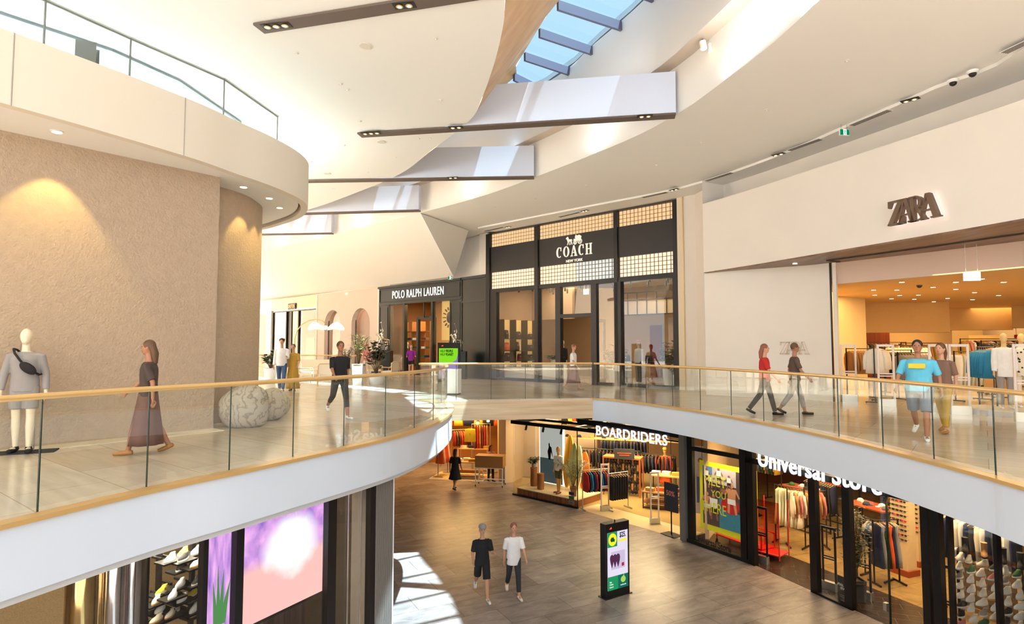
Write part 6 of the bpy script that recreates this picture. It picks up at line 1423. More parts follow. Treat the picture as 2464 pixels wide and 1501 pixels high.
# poster (generic beach scene of people), yellow border
po = 0.7; pa = U1.hit(1686, 1265, po); pb = U1.hit(1825, 1311, po); ptop = (U1.hit(1686, 1107, po)[1]+U1.hit(1825, 1134, po)[1])/2; pbot = (pa[1]+pb[1])/2
ps = thing('hanging_poster', 'large yellow bordered summer poster of people by pool reading MEET YOU THERE', 'poster', U1.P(pa[0], po, pbot), U1.rz)
W_ = pb[0]-pa[0]; H_ = ptop-pbot
MB().box(0, W_, -.01, .01, 0, H_).build('border', mat('poster_yellow', S(224, 212, 30), .6, emit=S(224, 212, 30), estr=.15), ps)
PC = lambda n_, r, g, b: mat('poster_'+n_, S(r, g, b), .6, emit=S(r, g, b), estr=.12)
y0 = -.016
MB().box(W_*.06, W_*.93, y0, -.011, H_*.07, H_*.93).build('background', PC('bg', 84, 66, 60), ps); MB().box(W_*.06, W_*.24, y0-.002, y0, H_*.78, H_*.93).build('sky', PC('sky', 92, 134, 176), ps); MB().box(W_*.24, W_*.66, y0-.002, y0, H_*.70, H_*.93).build('wall', PC('wall', 196, 180, 172), ps)
MB().plate([(W_*.36, H_*.07), (W_*.93, H_*.07), (W_*.93, H_*.30), (W_*.66, H_*.34), (W_*.5, H_*.5), (W_*.36, H_*.52)], y0-.003, y0).build('water', mat('poster_water', S(60, 130, 150), .5, emit=S(60, 130, 150), estr=.12, var=.3, vscale=20), ps)
mb = MB(); cxp, czp = W_*.55, H_*.42; mb.plate([(cxp+W_*.16*math.cos(2*PI*k/20), czp+H_*.115*math.sin(2*PI*k/20)) for k in range(20)], y0-.006, y0-.003); mb.build('float_ring', PC('red', 196, 30, 36), ps)
def pfig(x, z, s, sk, top_, bt):
    b = MB(); b.plate([(x+W_*s*a, z+H_*s*c) for a, c in ((-.10, 0), (-.12, -.28), (-.06, -.30), (-.04, -.05), (.04, -.05), (.10, -.3), (.15, -.28), (.11, .02), (.12, .2), (.2, .08), (.23, .1), (.13, .28), (-.13, .28), (-.22, .1), (-.19, .07), (-.11, .18))], y0-.009, y0-.006); b.plate([(x+W_*s*.065*math.cos(2*PI*k/10), z+H_*s*(.345+.055*math.sin(2*PI*k/10))) for k in range(10)], y0-.009, y0-.006); b.build('printed_figure', sk, ps)
    if top_: MB().plate([(x+W_*s*a, z+H_*s*c) for a, c in ((-.11, .02), (.11, .02), (.13, .28), (-.13, .28))], y0-.012, y0-.009).build('printed_shirt', top_, ps)
    MB().plate([(x+W_*s*a, z+H_*s*c) for a, c in ((-.11, -.08), (.11, -.08), (.11, .04), (-.11, .04))], y0-.013, y0-.009).build('printed_shorts', bt, ps)
sk1, sk2, pw, pk = PC('skin1', 206, 140, 96), PC('skin2', 150, 92, 64), PC('white', 232, 226, 216), PC('dark', 40, 34, 34)
for x, z, s, a, b, c in ((.14, .78, .3, sk2, pw, pk), (.20, .70, .28, sk1, pw, pk), (.36, .80, .34, sk2, pw, pk), (.54, .74, .3, sk2, pw, pk), (.14, .35, .5, sk1, None, pw), (.26, .32, .55, sk2, pw, pk), (.58, .50, .62, sk1, None, pw), (.44, .56, .3, sk2, None, pk), (.84, .62, .5, sk2, pw, pk), (.85, .25, .5, sk1, PC('maroonp', 130, 50, 50), pk)): pfig(W_*x, H_*z, s, a, b, c)
M_py = PC('letter', 214, 210, 40)
for wd_, x, z, s_, sp in (('MEET', .08, .66, .34, .8), ('YOU', .22, .50, .22, .9), ('THERE', .03, .26, .34, .72)): text('lettering', wd_, s_*H_/1.55, M_py, ps, MX((W_*x, y0-.02, H_*z)), .004, -.002, sp, 'LEFT')
mb = MB(); mb.bar((.1, 0, H_), (.1, 0, H_+.9), .012); mb.bar((W_-.1, 0, H_), (W_-.1, 0, H_+.9), .012); mb.build('suspension_wire', M_dark, ps)
MB().box(-.03, W_+.03, -.02, .02, -.03, 0).build('bottom_bar', PC('letter', 214, 210, 40), ps)
p2 = U1.P(U1.X(1675, 1.2), 1.2, .55); o = thing('wall_poster', 'second poster of standing woman in jeans on cream tiled wall', 'poster', p2, U1.rz+R(35)); MB().box(-.3, .42, 0, .02, 0, 2.2).build('panel', PC('wall', 196, 180, 172), o)
pj = MB(); pj.plate([(-.06, .35), (.02, .35), (.05, 1.0), (.1, .35), (.18, .35), (.18, 1.15), (.14, 1.55), (-.04, 1.55), (-.06, 1.15)], -.006, 0); pj.build('printed_jeans', PC('jeans', 84, 96, 128), o); MB().plate([(-.04, 1.2), (.16, 1.2), (.17, 1.62), (-.05, 1.62)], -.01, -.006).build('printed_top', PC('pinkt', 206, 160, 150), o); MB().plate([(.06+.07*math.cos(k), 1.74+.09*math.sin(k)) for k in [2*PI*j/10 for j in range(10)]], -.01, -.006).build('printed_head', sk2, o)
# red trolleys
for (px, py, lab, L_) in ((1745, 1335, 'long red metal trolley under the yellow poster', 1.5),):
    rt = thing('display_trolley', lab, 'trolley', U1.P(.9, 1.1), U1.rz+R(-4)); MB().box(-.2, L_, -.3, .3, .18, .22).build('deck', M_red, rt)
    for x in (-.2, L_-.02):
        for y in (-.28, .28): MB().bar((x, y, .05), (x, y, .62), .03).build('post', M_red, rt); MB().tube([(x, y-.015, .04), (x, y+.015, .04)], .04, 8).build('caster', M_dark, rt)
    MB().bar((-.2, -.28, .6), (L_, -.28, .6), .03).bar((-.2, .28, .6), (L_, .28, .6), .03).build('rail', M_red, rt)
rt2 = thing('display_trolley', 'tall red wire trolley beside the shop doorway post', 'trolley', U2.P(U2.X(1846, .95), .95), U2.rz+R(20))
for x in (-.35, .35):
    for y in (-.3, .3): MB().bar((x, y, .05), (x, y, 1.65), .025).build('post', M_red, rt2)
MB().box(-.36, .36, -.31, -.295, .2, 1.65).build('mesh_panel', glassm('red_acrylic', (.9, .55, .48, 1), .05), rt2); MB().box(-.35, .35, -.3, .3, .15, .18).build('deck', M_red, rt2)
# racks inside the clothes store
def ur(label, px, off, rz, L, h, kind, ms, n, gl, grp, turn=0):
    p = U2.P(U2.X(px, off), off); r = rack(label, p, rz, L, h); fill(proto(kind, ms[0]), tuple(p), rz, -L/2+.06, L/2-.06, n, h, gl, grp, ms, .08, turn); return r
ur('rack of long sage dresses just inside doorway, front left', 1890, 2.3, U2.rz+R(20), .9, 1.75, 'dress', [M_sage, M_ivory], 8, 'long sage dress on front left rack of lower store', 'sage dresses')
ur('rack of beige tops right of the sage dresses', 1930, 2.6, U2.rz+R(60), 1.1, 1.7, 'shirt', [M_ivory, M_tan, M_pink], 9, 'beige or tan top right of sage dresses', 'beige tops')
ur('rack of dark jeans behind the doorway middle post', 1965, 4.2, U2.rz, 1.2, 1.7, 'trousers', [M_blk, M_char, M_navy], 12, 'dark jeans on rack behind doorway middle post', 'dark jeans')
ur('rack of purple and green tops at rear left of store', 1835, 3.4, U2.rz+R(10), 1.2, 2.5, 'shirt', [M_denim, M_green, M_mus], 9, 'blue, green or mustard top high at rear left of store', 'rear left tops')
ur('rear rail of black clothes behind hat table', 1900, 6.0, U2.rz, 2.6, 2.3, 'jacket', [M_blk, M_navy, M_green, M_char], 16, 'dark jacket on rear rail behind hat table', 'rear dark jackets')
ur('rack of navy and orange dresses near sunglasses pillars', 2115, 2.2, U2.rz+R(75), .7, 1.6, 'dress', [M_navy, M_grey, M_blk, M_orange], 6, 'navy, grey or orange dress on rack near sunglasses pillars', 'dresses near sunglasses')
ur('rack of grey tees left of the navy dresses', 2092, 2.3, U2.rz+R(10), .6, 1.5, 't_shirt', [M_grey, M_denim], 5, 'grey blue tee on short rack beside potted tree', 'grey tees')
ur('rack of white trousers and dark knits behind sneaker display', 2330, 1.9, U2.rz, 1.7, 2.25, 'trousers', [M_wht, M_navy, M_char, M_ivory], 14, 'trousers on rail above the sneaker display', 'trousers above sneakers')
ur('rear rack of red tops behind store sign', 2060, 6.2, U2.rz, 2.2, 2.0, 'shirt', [M_red, M_mar, M_blk], 13, 'red or black top on rear rack below store sign', 'red tops')
ur('rear rack of dark tops behind sunglasses pillars', 2180, 5.6, U2.rz, 1.8, 2.0, 'shirt', [M_blk, M_mus, M_char], 11, 'dark top on rack behind sunglasses pillars', 'dark tops behind pillars')
def ut(label, px, off, rz, L, W, H, labf, items): p = U2.P(U2.X(px, off), off); t = table(label, p, U2.rz+rz, L, W, H, M_redw, M_dark); on_table(t, L, W, H, items, labf, labf, 'cap'); return t
ut('red timber table of caps near doorway, left', 1925, 4.0, 0, 1.5, .7, 1.35, 'cap on left red timber table', [(-.5, 0, M_green, 'green'), (-.15, .1, M_wht, 'white'), (.2, -.1, M_blk, 'black'), (.55, .1, M_ivory, 'ivory')])
ut('red timber table of caps behind dark jeans', 1995, 5.2, 0, 1.5, .7, 1.5, 'cap on rear red timber table', [(-.5, 0, M_blk, 'black'), (0, .1, M_char, 'charcoal'), (.5, 0, M_blk, 'small black')])
ut('red timber table of caps left of sunglasses pillars', 2085, 4.1, 0, 1.3, .8, 1.35, 'cap on right red timber table', [(-.45, .1, M_ivory, 'ivory'), (-.1, -.1, M_blk, 'black'), (.25, .1, M_wht, 'white'), (.5, -.1, M_olive, 'olive')])
# sunglasses pillars
M_pil = mat('pillar_marble', S(214, 190, 150), .4, var=.08)
def glasses_proto(m):
    t = thing('sunglasses', 'x', 'sunglasses'); b = MB()
    for sx in (-1, 1): b.ell((sx*.036, 0, 0), .03, .006, .022, 10, 6)
    b.build('lens', m, t); MB().bar((-.065, 0, .012), (.065, 0, .012), .006).bar((-.065, 0, .012), (-.065, .07, .01), .004).bar((.065, 0, .012), (.065, .07, .01), .004).build('frame', m, t); return t
gp = glasses_proto(M_blk)
for k, (pa_, off, lab) in enumerate((((2128, 2165), 3.1, 'front'), ((2166, 2192), 4.1, 'rear'))):
    xa, xb = U2.X(pa_[0], off), U2.X(pa_[1], off); t = thing('sunglasses_pillar', lab+' pale square pillar covered with rows of sunglasses, red base', 'display pillar', U2.P((xa+xb)/2, off), U2.rz); w_ = (xb-xa)
    MB().box(-w_/2, w_/2, -.0, .35, .14, 3.2).build('shaft', M_pil, t); MB().box(-w_/2-.05, w_/2+.05, -.05, .4, 0, .16).build('plinth', M_redw, t)
    nc = 4 if k == 0 else 3
    for r_ in range(15):
        for c_ in range(nc):
            x = (xa+xb)/2-w_/2+w_*(c_+.5)/nc; m2 = [M_blk, M_char, M_blk, M_mar, M_blk, M_char, M_red][(r_*3+c_*5) % 7]
            dup(gp, U2.P(x, off-.03, .95+r_*.125), U2.rz, '%s sunglasses on %s pillar of lower store' % ('red' if m2 is M_red else 'maroon' if m2 is M_mar else 'dark', lab), '%s sunglasses on %s pillar' % ('red' if m2 is M_red else 'maroon' if m2 is M_mar else 'dark', lab), [(M_blk, m2)] if m2 is not M_blk else None, scale=1.25)
# potted tree, job sign, black gates
tp = U2.P(U2.X(2040, .55), .55); plant('bushy small-leaved tree in dark square pot inside store window', tp, 'bushy', 2.25, (.22, .25, .5), M_char, M_leafd, True, 'potted_tree', spread=.34, n=26, seed=31)
js = thing('notice_sign', 'black notice board reading FULL TIME STAFF inside glass', 'sign', U2.P(U2.X(2013, .1), .1), U2.rz); MB().box(-.17, .17, 0, .02, 0, .62).build('panel', M_blk, js); text('lettering', 'FULL TIME', .075, M_wht, js, MX((0, -.006, .40)), .003, .001, .9); text('lettering', 'STAFF', .075, M_wht, js, MX((0, -.006, .32)), .003, .001, .9); MB().box(-.12, .12, -.004, 0, .18, .19).box(-.12, .12, -.004, 0, .14, .15).box(-.1, .1, -.004, 0, .06, .07).build('small_print', M_grey, js)
for px, off, lab in ((1822, .35, 'black security gate at left side of store doorway'), (1980, .5, 'black security gate behind window left of potted tree'), (2060, .8, 'black security gate right of potted tree'), (2262, .5, 'black security gate left of sneaker display')): gate(lab, U2.P(U2.X(px, off), off), U2.rz+R(15), M_dark, 1.55, .36)
# coloured boxes shelf above sneakers
bs_ = thing('wall_shelf', 'lit wall shelf with coloured boxes above sneaker display', 'shelf', U2.P(U2.X(2285, 2.6), 2.6), U2.rz)
for z in (1.75, 2.15, 2.6): MB().box(-.1, 1.1, -.15, .15, z, z+.03).build('board', M_redw, bs_)
MB().box(-.1, 1.1, .15, .18, 0, 3).build('back_panel', M_shelfw, bs_)
bxp = None
for r_ in range(2):
    for k in range(7):
        m2, nm = [(M_wht, 'white'), (M_orange, 'orange'), (M_navy, 'navy'), (M_pink, 'pink'), (M_green, 'green'), (M_ivory, 'ivory'), (M_red, 'red')][(k+r_*3) % 7]
        p = U2.P(U2.X(2285, 2.6)+k*.15, 2.55, (1.78, 2.18)[r_]); o = MB().box(-.05, .05, -.06, .06, 0, .2).build('box', m2); o.location = p; o.rotation_euler = (0, 0, U2.rz); tag(o, nm+' box on %s board of lit wall shelf' % ('lower', 'upper')[r_], 'box', 'boxes on lit wall shelf')
# sneaker wall
so = .55; sk0 = thing('shoe_display', 'clear tiered shoe display with glass shelves behind lower right window', 'display stand', U2.P(U2.X(2275, so), so), U2.rz); LX = U2.X(2470, so)-U2.X(2275, so)
z0s = U2.hit(2290, 1338, so)[1]; rows_ = 9; cols = 7; PR = []
M_acr = glassm('acrylic', (.92, .93, .92, 1), .06)
spw = sneaker('x', M_wht, M_wht, M_ivory); spb = sneaker('x', M_blk, M_wht, M_wht); spc = sneaker('x', M_ivory, M_hang, M_wht); spg = sneaker('x', M_green, M_wht, M_wht); spg2 = sneaker('x', M_grey, M_wht, M_wht); spy = sneaker('x', M_yel, M_wht, M_mus); spp = sneaker('x', M_pink, M_wht, M_wht); SNP = [spw, spb, spc, spg, spg2, spy, spp]; SNN = ['white', 'black', 'cream', 'green', 'grey', 'yellow', 'pink']
for x in (0, LX): MB().bar((x, .12, 0), (x, .12, z0s+.1), .03).build('post', M_dark, sk0)
seq = [0, 0, 4, 0, 2, 0, 1, 0, 0, 2, 3, 0, 0, 0, 6, 0, 4, 0, 0, 1, 0]
for r_ in range(rows_):
    z = z0s-.19*r_
    MB().box(0, LX, -.13, .15, z-.012, z).build('shelf', M_acr, sk0)
    for c_ in range(cols):
        i = seq[(r_*cols+c_*2+r_) % len(seq)]; x = U2.X(2275, so)+LX*(c_+.5+random.uniform(-.12, .12))/cols
        dup(SNP[i], U2.P(x, so-.01, z), U2.rz+R(random.uniform(-12, 20)), '%s lace-up sneaker on clear tiered display behind lower right window' % SNN[i], '%s sneakers on clear display' % SNN[i])
for k, (px, m) in enumerate(((2300, M_blk), (2345, M_tan), (2390, M_blk), (2430, M_blk))):
    t = sneaker(('black ankle boot at left', 'cream hat-like suede shoe', 'shiny black loafer', 'tall black boot at right')[k]+' on top shelf of shoe display', m, M_blk, m, None, True, 'ankle_boot'); t.location = U2.P(U2.X(px, so), so+.02, z0s+.19-.01); t.rotation_euler = (0, 0, U2.rz+R(30)); MB().lathe([(.05, .04), (.052, .14), (.055, .26)], (0, .065, 0), 12).build('shaft', m, t)
MB().box(0, LX, -.1, .2, z0s+.17, z0s+.185).build('top_shelf', M_acr, sk0); MB().bar((0, .12, z0s), (0, .12, z0s+.19), .03).bar((LX, .12, z0s), (LX, .12, z0s+.19), .03).build('post', M_dark, sk0)
def ul(px, off, e_, s=1.5, c=(1, .70, .36)): p = U2.P(U2.X(px, off), off, 3.5); lamp('AREA', 'shop_ceiling_light', p, e_*.78, c, s)
ul(1870, 2.2, 130, 1.8); ul(1960, 3.5, 150, 2.2); ul(2100, 2.2, 150, 2); ul(2180, 4.5, 160, 2.5); ul(2330, 1.2, 150, 1.6); ul(2300, 3.5, 120, 2); ul(1900, 6, 120, 2.5)
p = U1.P(1.2, .35, 3.3); lamp('SPOT', 'track_spot', p, 260, (1, .86, .62), .05, (R(18), 0, U1.rz), spot=80)
# ---- lower digital kiosk
a, b = lz(1452, 1441), lz(1510, 1424); c = (a+b)/2; w_ = (b-a).length; rz = math.atan2(b.y-a.y, b.x-a.x)
k2 = kiosk('black digital kiosk with supermarket screen showing $25 on lower floor', (c.x, c.y+.05, ZL), rz, w_, 1.76, .20)
sw = w_*.42; y0 = -.104
k2s = MB().box(-sw, sw, y0, y0+.005, .18, 1.55).build('screen', e('scr_white', 214, 206, 226, .9), k2)
MB().box(-sw, 0, y0-.004, y0, .18, .5).build('green_panel', e('scr_g1', 30, 132, 84), k2s); MB().box(0, sw, y0-.004, y0, .18, .5).build('dark_green_panel', e('scr_g2', 22, 92, 80), k2s)
MB().box(-sw, -sw*.05, y0-.004, y0, 1.2, 1.55).build('badge_panel', e('scr_g1', 30, 132, 84), k2s)
MB().plate([(-sw*.52+sw*.4*math.cos(2*PI*k/24), 1.375+.15*math.sin(2*PI*k/24)) for k in range(24)], y0-.008, y0-.004).build('badge_disc', e('scr_yel', 220, 214, 40), k2s)
MB().plate([(-sw*.52+sw*.22*a_, 1.375+.07*b_) for a_, b_ in ((-1, -.2), (-.9, .3), (-.3, .9), (.1, .6), (.3, 1), (.6, .3), (1, -.1), (.7, -.9), (.2, -.6), (-.5, -.8))], y0-.012, y0-.008).build('badge_map', e('scr_g3', 20, 80, 50, .8), k2s)
text('lettering', '$25.', .17, e('scr_blk', 24, 22, 24, .5), k2s, MX((sw*.48, y0-.008, 1.40)), .003, .004, .7); MB().box(sw*.06, sw*.92, y0-.006, y0-.001, 1.30, 1.345).build('yellow_tag', e('scr_yel', 220, 214, 40), k2s)
MB().rbox(-sw*.66, sw*.7, y0-.005, y0-.001, .66, 1.08, .001, 1).build('product_tray', e('scr_lil', 190, 178, 204, .9), k2s)
for k in range(3): MB().plate([(-sw*.6+k*sw*.3+sw*.16*math.cos(t_)+.02*math.sin(2*t_), .86+.16*math.sin(t_)) for t_ in [2*PI*j/14 for j in range(14)]], y0-.01-k*.001, y0-.006).build('product_slab', e('scr_plum', 84, 44, 74, .8), k2s)
MB().box(sw*.36, sw*.6, y0-.009, y0-.006, .7, .78).build('red_label', e('scr_red', 170, 30, 60), k2s)
mb = MB(); cxk, czk = sw*.5, .38; mb.plate([(cxk+sw*.24*math.cos(2*PI*k/20), czk+.075*math.sin(2*PI*k/20)) for k in range(20)], y0-.008, y0-.004); mb.plate([(cxk-.02, czk+.06), (cxk+.03, czk+.12), (cxk+.035, czk+.06)], y0-.008, y0-.004); mb.build('apple_mark', e('scr_lg', 150, 190, 80), k2s)
text('lettering', 'App', .055, e('scr_t', 230, 240, 230), k2s, MX((-sw*.85, y0-.008, .36)), .002, 0, .8, 'LEFT'); text('lettering', 'Online', .055, e('scr_t', 230, 240, 230), k2s, MX((-sw*.85, y0-.008, .30)), .002, 0, .8, 'LEFT'); text('lettering', 'Instore', .055, e('scr_t', 230, 240, 230), k2s, MX((-sw*.85, y0-.008, .24)), .002, 0, .8, 'LEFT'); text('lettering', 'woolworths', .05, e('scr_t', 230, 240, 230), k2s, MX((cxk, y0-.008, .24)), .002, 0, .75)
# ------------------------------------------------------------------ sneaker store under the left walkway
LS = Plane2((-5.05, 5.75), (-2.25, 11.0), ZL); LT = 3.88
t = thing('shopfront', 'tall glazed shopfront with black mullions under the left walkway', 'shopfront', LS.A, LS.rz)
for a, b in ((366, 372), (499, 510), (576, 594), (792, 812), (892, 904)): MB().box(LS.X(a), LS.X(b), -.05, .06, 0, LT).build('mullion', M_frame, t)
for a, b in ((-300, 366), (372, 499), (510, 576), (594, 792), (812, 892)): MB().box(LS.X(a), LS.X(b), .0, .012, 0, LT).build('glass_pane', M_shop, t)
MB().box(-4, LS.X(892), -.05, .05, 0, .1).build('sill', M_frame, t)
for a in (812, 843, 873): MB().box(LS.X(a)-.008, LS.X(a)+.008, -.03, -.01, 0, LT).build('glass_edge', M_steel, t)
xa, xb = LS.X(904), LS.X(943); mb = MB(LS.M); mb.box(xa, xb, -.05, .5, 0, LT)
for k in range(16): x = xa+(xb-xa)*(k+.5)/16; mb.box(x-.008, x+.008, -.075, -.05, 0, LT)
struct(mb.build('column_ribbed', mat('ribbed_grey', S(126, 118, 112), .5))); struct(MB(LS.M).box(xb, xb+.03, -.07, .5, 0, LT).build('trim_40', mat('strip_white', S(236, 236, 236), .4)))
struct(MB(LS.M).box(LS.X(812), xa, 1.6, 1.75, 0, LT).build('wall_slats', woodm('slat_wall', S(40, 34, 38), S(88, 72, 72), .5, (24, .1, .1))))
struct(MB(LS.M).box(-8, xb+.2, 4.4, 4.6, 0, LT).build('wall_back', mat('sneaker_back', S(146, 124, 92), .9, var=.4, vscale=50))); struct(MB(LS.M).box(xb, xb+.15, .2, 4.6, 0, LT).build('wall_side', M_dceil))
struct(MB(LS.M).box(-8, xb, .03, 4.5, 0, .01).build('floor', mat('speckle_carpet', S(170, 146, 104), .9, var=.35, vscale=60)))
# screens
def scrmat(name, seed, right):
    m = bpy.data.materials.new(name); m.use_nodes = True; nt = m.node_tree; nt.nodes.clear(); N = nt.nodes; L = nt.links
    tc = N.new('ShaderNodeTexCoord'); sp = N.new('ShaderNodeSeparateXYZ'); L.new(tc.outputs['Generated'], sp.inputs[0])
    n = N.new('ShaderNodeTexNoise'); n.inputs['Scale'].default_value = 5; n.inputs['Detail'].default_value = 5; mp = N.new('ShaderNodeMapping'); mp.inputs['Location'].default_value = (seed, 0, 0); L.new(tc.outputs['Generated'], mp.inputs[0]); L.new(mp.outputs[0], n.inputs['Vector'])
    c1 = N.new('ShaderNodeValToRGB'); el = c1.color_ramp.elements; el[0].position = .3; el[0].color = S(130, 92, 190); el[1].position = .65; el[1].color = S(236, 176, 232); L.new(n.outputs['Fac'], c1.inputs[0])
    # lower part: warm floor
    f = N.new('ShaderNodeMapRange'); f.inputs['From Min'].default_value = .50 if right else .45; f.inputs['From Max'].default_value = .40 if right else .35; L.new(sp.outputs['Z'], f.inputs['Value'])
    m1 = N.new('ShaderNodeMixRGB'); m1.inputs[2].default_value = S(240, 184, 178); L.new(f.outputs[0], m1.inputs[0]); L.new(c1.outputs[0], m1.inputs[1])
    # bright blob
    vs = N.new('ShaderNodeVectorMath'); vs.operation = 'DISTANCE'; mpb = N.new('ShaderNodeMapping'); mpb.inputs['Scale'].default_value = (1, 0, 1.3); L.new(tc.outputs['Generated'], mpb.inputs[0]); L.new(mpb.outputs[0], vs.inputs[0]); vs.inputs[1].default_value = ((.56, 0, .52*1.3) if right else (2.5, 0, 0))
    ad = N.new('ShaderNodeMath'); ad.operation = 'MULTIPLY_ADD'; ad.inputs[1].default_value = .25; L.new(n.outputs['Fac'], ad.inputs[0]); L.new(vs.outputs['Value'], ad.inputs[2])
    g = N.new('ShaderNodeMapRange'); g.inputs['From Min'].default_value = .50; g.inputs['From Max'].default_value = .34; L.new(ad.outputs[0], g.inputs['Value'])
    m2 = N.new('ShaderNodeMixRGB'); m2.inputs[2].default_value = (1, .98, 1, 1); L.new(g.outputs[0], m2.inputs[0]); L.new(m1.outputs[0], m2.inputs[1])
    em = N.new('ShaderNodeEmission'); em.inputs[1].default_value = 1.05; L.new(m2.outputs[0], em.inputs[0]); o = N.new('ShaderNodeOutputMaterial'); L.new(em.outputs[0], o.inputs[0]); return m
zs0 = (LS.hit(789, 1408, .25)[1]+LS.hit(623, 1501, .25)[1])/2
for a, b, nm, lab, rt_ in ((594, 791, 'screen_large', 'large pink and purple video wall behind shop glass', True), (512, 576, 'screen_small', 'narrow pink video wall left of black mullion', False)):
    x0_, x1_ = LS.X(a, .25), LS.X(b, .25); tv = thing('video_wall', lab, 'video wall', LS.P(x0_, .25, zs0), LS.rz); z_ = 0 if rt_ else -1.2
    MB().box(0, x1_-x0_, 0, .01, z_, LT-zs0).build('screen', scrmat(nm, 1.3 if rt_ else 4.1, rt_), tv); MB().box(-.03, x1_-x0_+.03, .012, .08, z_-.05, LT-zs0).build('housing', M_dark, tv)
    if rt_:
        for k in range(3): pass
    else: MB().plate([(.12, .2), (.10, .8), (.16, .45), (.17, 1.0), (.21, .5), (.26, .92), (.26, .45), (.36, .75), (.30, .2)], -.006, -.001).build('green_image', e('scr_leaf', 84, 150, 84, .8), tv)
MB(Matrix.Identity(4)).box(LS.X(560, .4), LS.X(800, .4), .1, .5, .8, .84).build('sill_shelf', M_dark, t)
# shoe shelves left of the screens
shoes = [(409, 1341), (440, 1327), (441, 1340), (473, 1322), (469, 1355), (434, 1363), (473, 1396), (470, 1400), (434, 1402), (389, 1419), (416, 1429), (376, 1443), (463, 1425), (469, 1434), (438, 1437), (385, 1462), (409, 1476), (424, 1462), (467, 1462), (467, 1472), (376, 1488)]
offs = [1.0, 1.2, .9, 1.1]; lt_ = thing('shoe_shelf', 'black staggered metal shelves for sneakers behind left shop glass', 'shelving', LS.A, LS.rz)
for x in (LS.X(400, 1.35), LS.X(478, 1.35)): MB().bar((x, 1.35, 0), (x, 1.35, LT-.3), .06).build('post', M_dark, lt_)
cols_ = [0, 5, 1, 0, 2, 1, 1, 4, 0, 5, 0, 2, 5, 5, 0, 0, 2, 4, 0, 2, 2]
for k, (px, py) in enumerate(shoes):
    off = offs[k % 4]; x, z = LS.hit(px, py+6, off); i = cols_[k]
    MB().box(x-.15, x+.15, off-.10, off+.12, z-.03, z-.005).build('shelf', M_dark, lt_); MB().bar((x, off+.2, z-.02), (x, 1.4, z-.02), .03).build('bracket', M_dark, lt_)
    dup(SNP[i], LS.P(x, off, z-.004), LS.rz+R(-65+random.uniform(-12, 12)), '%s running shoe on black staggered shelf behind left shop glass' % SNN[i], '%s shoes on black shelves' % SNN[i], scale=.78)
for k, px in enumerate((705, 745, 790)):
    x, z = LS.hit(px, 1490-k*12, .55); dup(spb, LS.P(x, .3, .845), LS.rz+R(-60), '%s black shoe in row below large video wall' % ('left', 'middle', 'right')[k])
M_chrome = mat('chrome_gold', S(206, 176, 120), .06, 1.0); M_chrome2 = mat('chrome_silver', S(210, 206, 206), .08, 1.0)
for px, r_, m, lab, off in ((228, .20, M_chrome, 'gold mirrored round column behind left shop glass', .7), (300, .14, M_chrome2, 'silver mirrored round column right of the gold one', .5), (340, .16, M_chrome2, 'silver mirrored round column beside shoe shelves', .55)):
    o = MB(MX(LS.P(LS.X(px, off), off))).lathe([(r_, 0.01), (r_, LT-.1)], n=32).build('mirrored_column', m, smooth=40); tag(o, lab, 'column')
o = MB(MX(LS.P(LS.X(95, .6), .6), LS.rz)).box(-.32, .32, 0, .05, .9, 1.9).build('small_screen', e('scr_lav', 206, 200, 236, 1.0)); tag(o, 'lavender lit panel low behind left shop glass', 'screen')
tw = table('dark display bench with shelves at left behind shop glass', LS.P(LS.X(150, 1.5), 1.5), LS.rz, 1.6, .6, 2.2, M_dark, M_dark, tiers=2); o = MB(LS.M).box(-6, -1, 3.6, 3.7, .0, 2.6).build('wall_panel', mat('speckle_brown', S(120, 98, 72), .9, var=.3, vscale=40)); tag(o, 'speckled brown wall panel deep inside left shop', 'panel')
for px, off, e_ in ((230, 1.4, 28), (430, 1.3, 150), (700, 1.4, 25)): p = LS.P(LS.X(px, off), off, 3.65); lamp('AREA', 'shop_ceiling_light', p, e_, (1, .86, .62), 1.2)
# ------------------------------------------------------------------ people on both levels
def fl(px, py, z=0): return pz(px, py, z)
figure('person', 'woman in long brown skirt and dark top walking left beside the textured wall', 'person', fl(352, 1092), R(-72), 1.66, (17, 3), (-13, 14), (-22, 8, 20), (28, 8, 20), M_skin2, M_hairn, 'long', cl('darkbrown', 74, 60, 54), .5, cl('brownskirt', 110, 78, 70), 'skirt', .85, mat('sandal_tan', S(176, 120, 66), .5), skirtw=.9)
figure('person', 'man in white shirt and blue jeans holding a phone, walking on upper level', 'person', fl(676, 942), R(10), 1.84, (12, 4), (-12, 8), (20, 8, 80), (-5, 8, 20), M_skin, M_hairb, 'curly', M_wht, 1, M_denim, 'trousers', 1, M_grey)
figure('person', 'woman in long mustard yellow dress beside man in white shirt', 'person', fl(704, 941), R(5), 1.64, (8, 3), (-8, 5), (10, 10, 50), (-5, 8, 15), M_skin, M_hairn, 'short', M_mus, .5, M_mus, 'skirt', .92, M_tan, skirtw=.8)
figure('person', 'person in black top and grey leggings striding past the glass rail', 'person', fl(816, 1005), R(35), 1.72, (24, 6), (-26, 30), (-25, 8, 25), (30, 8, 25), M_skin2, M_hairn, 'short', M_blk, .5, M_char, 'trousers', .8, M_wht)
x, y = zpt(990, 32.0)
figure('person', 'woman in purple t-shirt and black shorts outside dark green shop', 'person', (x, y, 0), R(10), 1.66, (10, 4), (-10, 8), (15, 10, 70), (15, 10, 70), M_skin, M_hairn, 'long', M_purp, .5, M_blk, 'shorts', .3, M_mus)
x, y = zpt(884, 31.0)
figure('person', 'woman in pink top walking behind the planters', 'person', (x, y, 0), R(40), 1.66, (10, 4), (-10, 8), (10, 10, 30), (-10, 10, 30), M_skin, M_hairn, 'long', M_pink, .5, M_wht, 'trousers', 1, M_tan)
